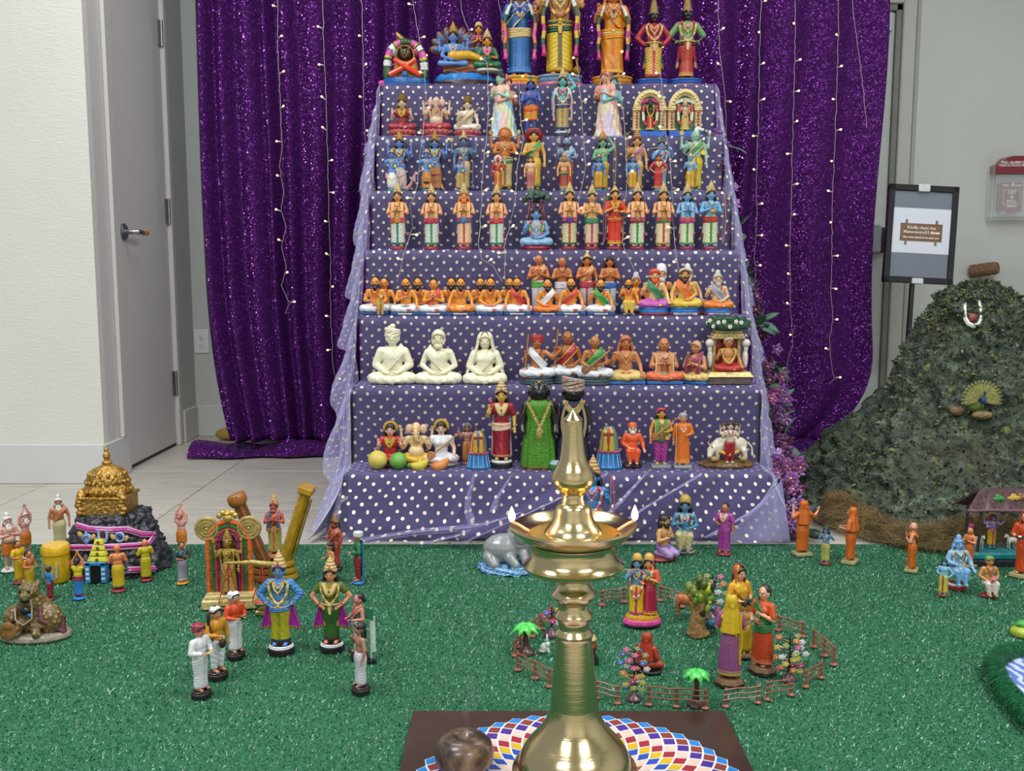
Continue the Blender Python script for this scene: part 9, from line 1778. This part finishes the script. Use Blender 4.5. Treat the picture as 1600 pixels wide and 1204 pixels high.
for s_ in (-1, 1):
    def rf(u, v, s_=s_): return ((8+(u-.5)*(146-60*v))*k, s_*(24*(1-v))*k, lerp(zr-2*k, zt, v)+1.2*k*sin(u*30)*(1-v)); 
    g = G(); g.slab(rf, 30, 8, (0, 0, 3.5*k)); one('roof_slope', g, [P('4A2C30', .6, 0, .35, .8, 70)], e)
one('front_beam', G().tube([(-66*k, -24*k, zr), (-20*k, -26*k, zr+1*k), (30*k, -25*k, zr), (82*k, -24*k, zr+1*k)], 2.8*k, 0, 9), [P('6A4A54', .5, 0, .3, .6, 60)], e)
for (x_, z_, c_) in ((-12, 4, '2F8A3A'), (12, 6, 'C8A040'), (34, 2, 'A8283A'), (24, 8, '8A6A38')): g = G(); [g.ell(((x_+5*cos(q*1.4))*k, (-14+4*sin(q))*k, (z_*.5+3*sin(q*2))*k+lerp(zr, zt, .55)), (5*k, 3*k, 4*k), 0, 8, 5) for q in range(4)]; one('roof_decoration', g, [P(c_, .5)], e)
def onhut(px, yt, dy): Y = HB2.y+dy; z = CARPET_Z+21*k-.002; return Vector((atY(px, 860, Y).x, Y, z)), atY(px, yt, Y).z-z
p, h = onhut(1548, 802, 0); fig('lilac skinned figurine with a rayed fan crown and yellow skirt inside the hut', p, h, name='clay_figurine', arms=('chest', 'out'), skin='9A86C0', rear=1, hair=('long', '3A2A4A'), crown=('lion', 'A84A28', '9A86C0', '9A86C0', '9A86C0'), lower=('folds', 'C89A18', '8A6A10', 'A83A5A', .13), neck=('C', 'D8A0A0'), garland=(.45, '8A5AA0', 'C84A7A', '8A5AA0'), base=('round', '1F5A60', '1F5A60'))
for px, dy, rz, lab in ((1529, -.012, 100, 'small white sheep figurine at the left inside the hut'), (1580, -.012, 10, 'small white sheep figurine at the right inside the hut')):
    p, h = onhut(px, 843, dy); e = empty('toy_sheep', p, rad(rz), 1, lab, 'animal figurine', 'toy sheep in the hut'); quad(e, .040, 'D0CCC4', 'B8B4AC')
for px, yt, dy, c, lab in ((1513, 812, .045, '7A7A7C', 'grey cow head figurine with a pink flower at the back left of the hut'), (1585, 818, .045, '9A9AA0', 'grey cow figurine at the back right of the hut')):
    p, h = onhut(px, yt, dy); e = empty('toy_cow', p, rad(75 if px < 1550 else 110), 1, lab, 'animal figurine'); quad(e, h/1.15*.9, c, 'B8B0B0', 'D8D0C0')
    one('pink_flower', G().ell((0, 0, 0), (.008, .008, .006), 0, 8, 6), [P('C83A8A')], e, loc=(-.40*h/1.15, 0, h*.86)) if px < 1550 else None
# peacock panel with rocks on the hill
q = hillpt(1523, 622); e = empty('peacock_ornament', (q.x, q.y-.045, q.z-.002), 0, 1, 'olive fan tailed peacock ornament set on the face of the mossy hill', 'ornament'); k = q.y/F
for i in range(19):
    a = rad(-8+196*i/18); g = G(); g.ell((19*k*cos(a), 0, 19*k*sin(a)), (14*k, .0022, 3.6*k), 0, 10, 6, Matrix.Rotation(-a, 3, 'Y')); g.ell((29*k*cos(a), -.0015, 29*k*sin(a)), (3*k, .002, 2.2*k), 1, 7, 5, Matrix.Rotation(-a, 3, 'Y')); one('tail_feather', g, [P('8A8A4A', .5, 0, .3, .5, 160), P('6A6A38')], e)
g = G(); g.ell((0, -.010, 1*k), (4*k, 4*k, 6*k)); g.cap((0, -.011, 4*k), (1*k, -.013, 12*k), 1.8*k, 1.3*k); g.ell((1*k, -.014, 14*k), 2.2*k); link('peacock_body', bake(g, 'peacock_body', .8*k, 1), [P('2A3A7A', .3, .2)], e)
for (px, py, w_, h_, c_, lab) in ((1490, 640, 11, 8, '7A6248', 'brown stone left of the peacock ornament'), (1529, 647, 16, 7, '7A6A48', 'flat brown stone under the peacock ornament'), (1519, 634, 13, 9, '4A6424', 'round green moss ball under the peacock ornament')):
    q = hillpt(px, py); g = G(); g.ell((0, 0, 0), (w_*k, 10*k, h_*k)); g.ell((w_*.4*k, 0, 1*k), (w_*.6*k, 8*k, h_*.8*k)); o = link('hill_stone' if c_[0] == '7' else 'moss_ball', bake(g, 'hill_stone', 1.2*k, 1), [P(c_, .8, 0, .3, .7, 90, 0)], None, (q.x, q.y-.022, q.z)); tag(o, lab, 'stone' if c_[0] == '7' else 'moss')
# grass bordered pond at the right edge
e = empty('toy_pond', (0, 0, 0), 0, 1, 'toy pond with blue white water inside a thick green grass border, right edge', 'pond model')
rm = [atZ(u, v, .028) for u, v in ((1800, 1010), (1700, 1012), (1620, 1014), (1572, 1020), (1550, 1036), (1562, 1066), (1590, 1100), (1625, 1135), (1720, 1220))]; pp = []
for i in range(len(rm)-1): pp += [rm[i].lerp(rm[i+1], j/10) for j in range(10)]
def smo(p): return [p[0]]+[(p[i-1]+p[i]+p[i+1])/3 for i in range(1, len(p)-1)]+[p[-1]]
for _ in range(5): pp = smo(pp)
MGr = P('12603A', .5, 0, .35, .7, 120, 0)
one('border', G().tube(pp, .0165, 0, 16), [MGr], e)
rn = random.Random(2); g = G()
for i in range(9000):
    j = rn.random()*(len(pp)-1.01); c_ = pp[int(j)].lerp(pp[int(j)+1], j % 1); tdir = (pp[int(j)+1]-pp[int(j)]).normalized(); n1 = Vector((-tdir.y, tdir.x, 0)); al = rn.uniform(-.5, PI+.5); n_ = n1*cos(al)+Vector((0, 0, sin(al))); t2 = (tdir*.35+(n1*-sin(al)+Vector((0, 0, cos(al))))*rn.choice((-1, 1))).normalized()
    q = c_+n_*.0165; g.add([q-tdir*.0012, q+tdir*.0012, q+t2*.013+n_*.002], [(0, 1, 2)], 0 if rn.random() < .6 else 1)
o = one('border_grass', g, [P('1A7A48', .4, 0, .2, 0, 30, .2), P('0F4A2C', .4, 0, .2, 0, 30, .2)], e); o['kind'] = 'stuff'
m, nt, b = newmat('painted_water'); N = nt.nodes.new; Lk = nt.links.new; tc = N('ShaderNodeTexCoord'); wv_ = N('ShaderNodeTexWave'); wv_.inputs['Scale'].default_value = 14; wv_.inputs['Distortion'].default_value = 9; wv_.inputs['Detail'].default_value = 3; Lk(tc.outputs['Object'], wv_.inputs['Vector']); cr_ = N('ShaderNodeValToRGB'); cr_.color_ramp.elements[0].color = lin('5E7CC0'); cr_.color_ramp.elements[0].position = .35; cr_.color_ramp.elements[1].color = lin('C8D0E8'); cr_.color_ramp.elements[1].position = .85; Lk(wv_.outputs['Fac'], cr_.inputs[0]); Lk(cr_.outputs[0], b.inputs['Base Color']); b.inputs['Roughness'].default_value = .25
mid = [p for p in pp if True]; cen = sum(mid, Vector())/len(mid)+Vector((.12, 0, 0)); g = G(); vs = [Vector((p.x, p.y, .024)) for p in pp]+[Vector((pp[0].x, pp[-1].y, .024))]; g.add(vs+[Vector((v.x, v.y, .014)) for v in vs], [tuple(range(len(vs)))]+[tuple(reversed(range(len(vs), 2*len(vs))))]+[((i+1) % len(vs), i, i+len(vs), (i+1) % len(vs)+len(vs)) for i in range(len(vs))]); o = one('water', g, [m], e, flat=True)
p = atZ(1598, 998, CARPET_Z); e = empty('green_boat', (p.x+.015, p.y+.03, CARPET_Z-.003), 0, 1, 'small yellow green toy mound beside the pond at the right edge', 'toy'); k = p.y/F
one('body', G().lathe([(16*k, 0), (18*k, 4*k), (17*k, 10*k), (12*k, 15*k), (8*k, 16*k)], 0, 26, mod=lambda a, z, i: 1+.05*sin(a*5)), [P('A8B83A', .4)], e); one('leafy_top', G().ell((2*k, 0, 19*k), (15*k, 10*k, 7*k), 0, 14, 8), [P('3A9A3A', .5, 0, .3, .6, 90)], e)
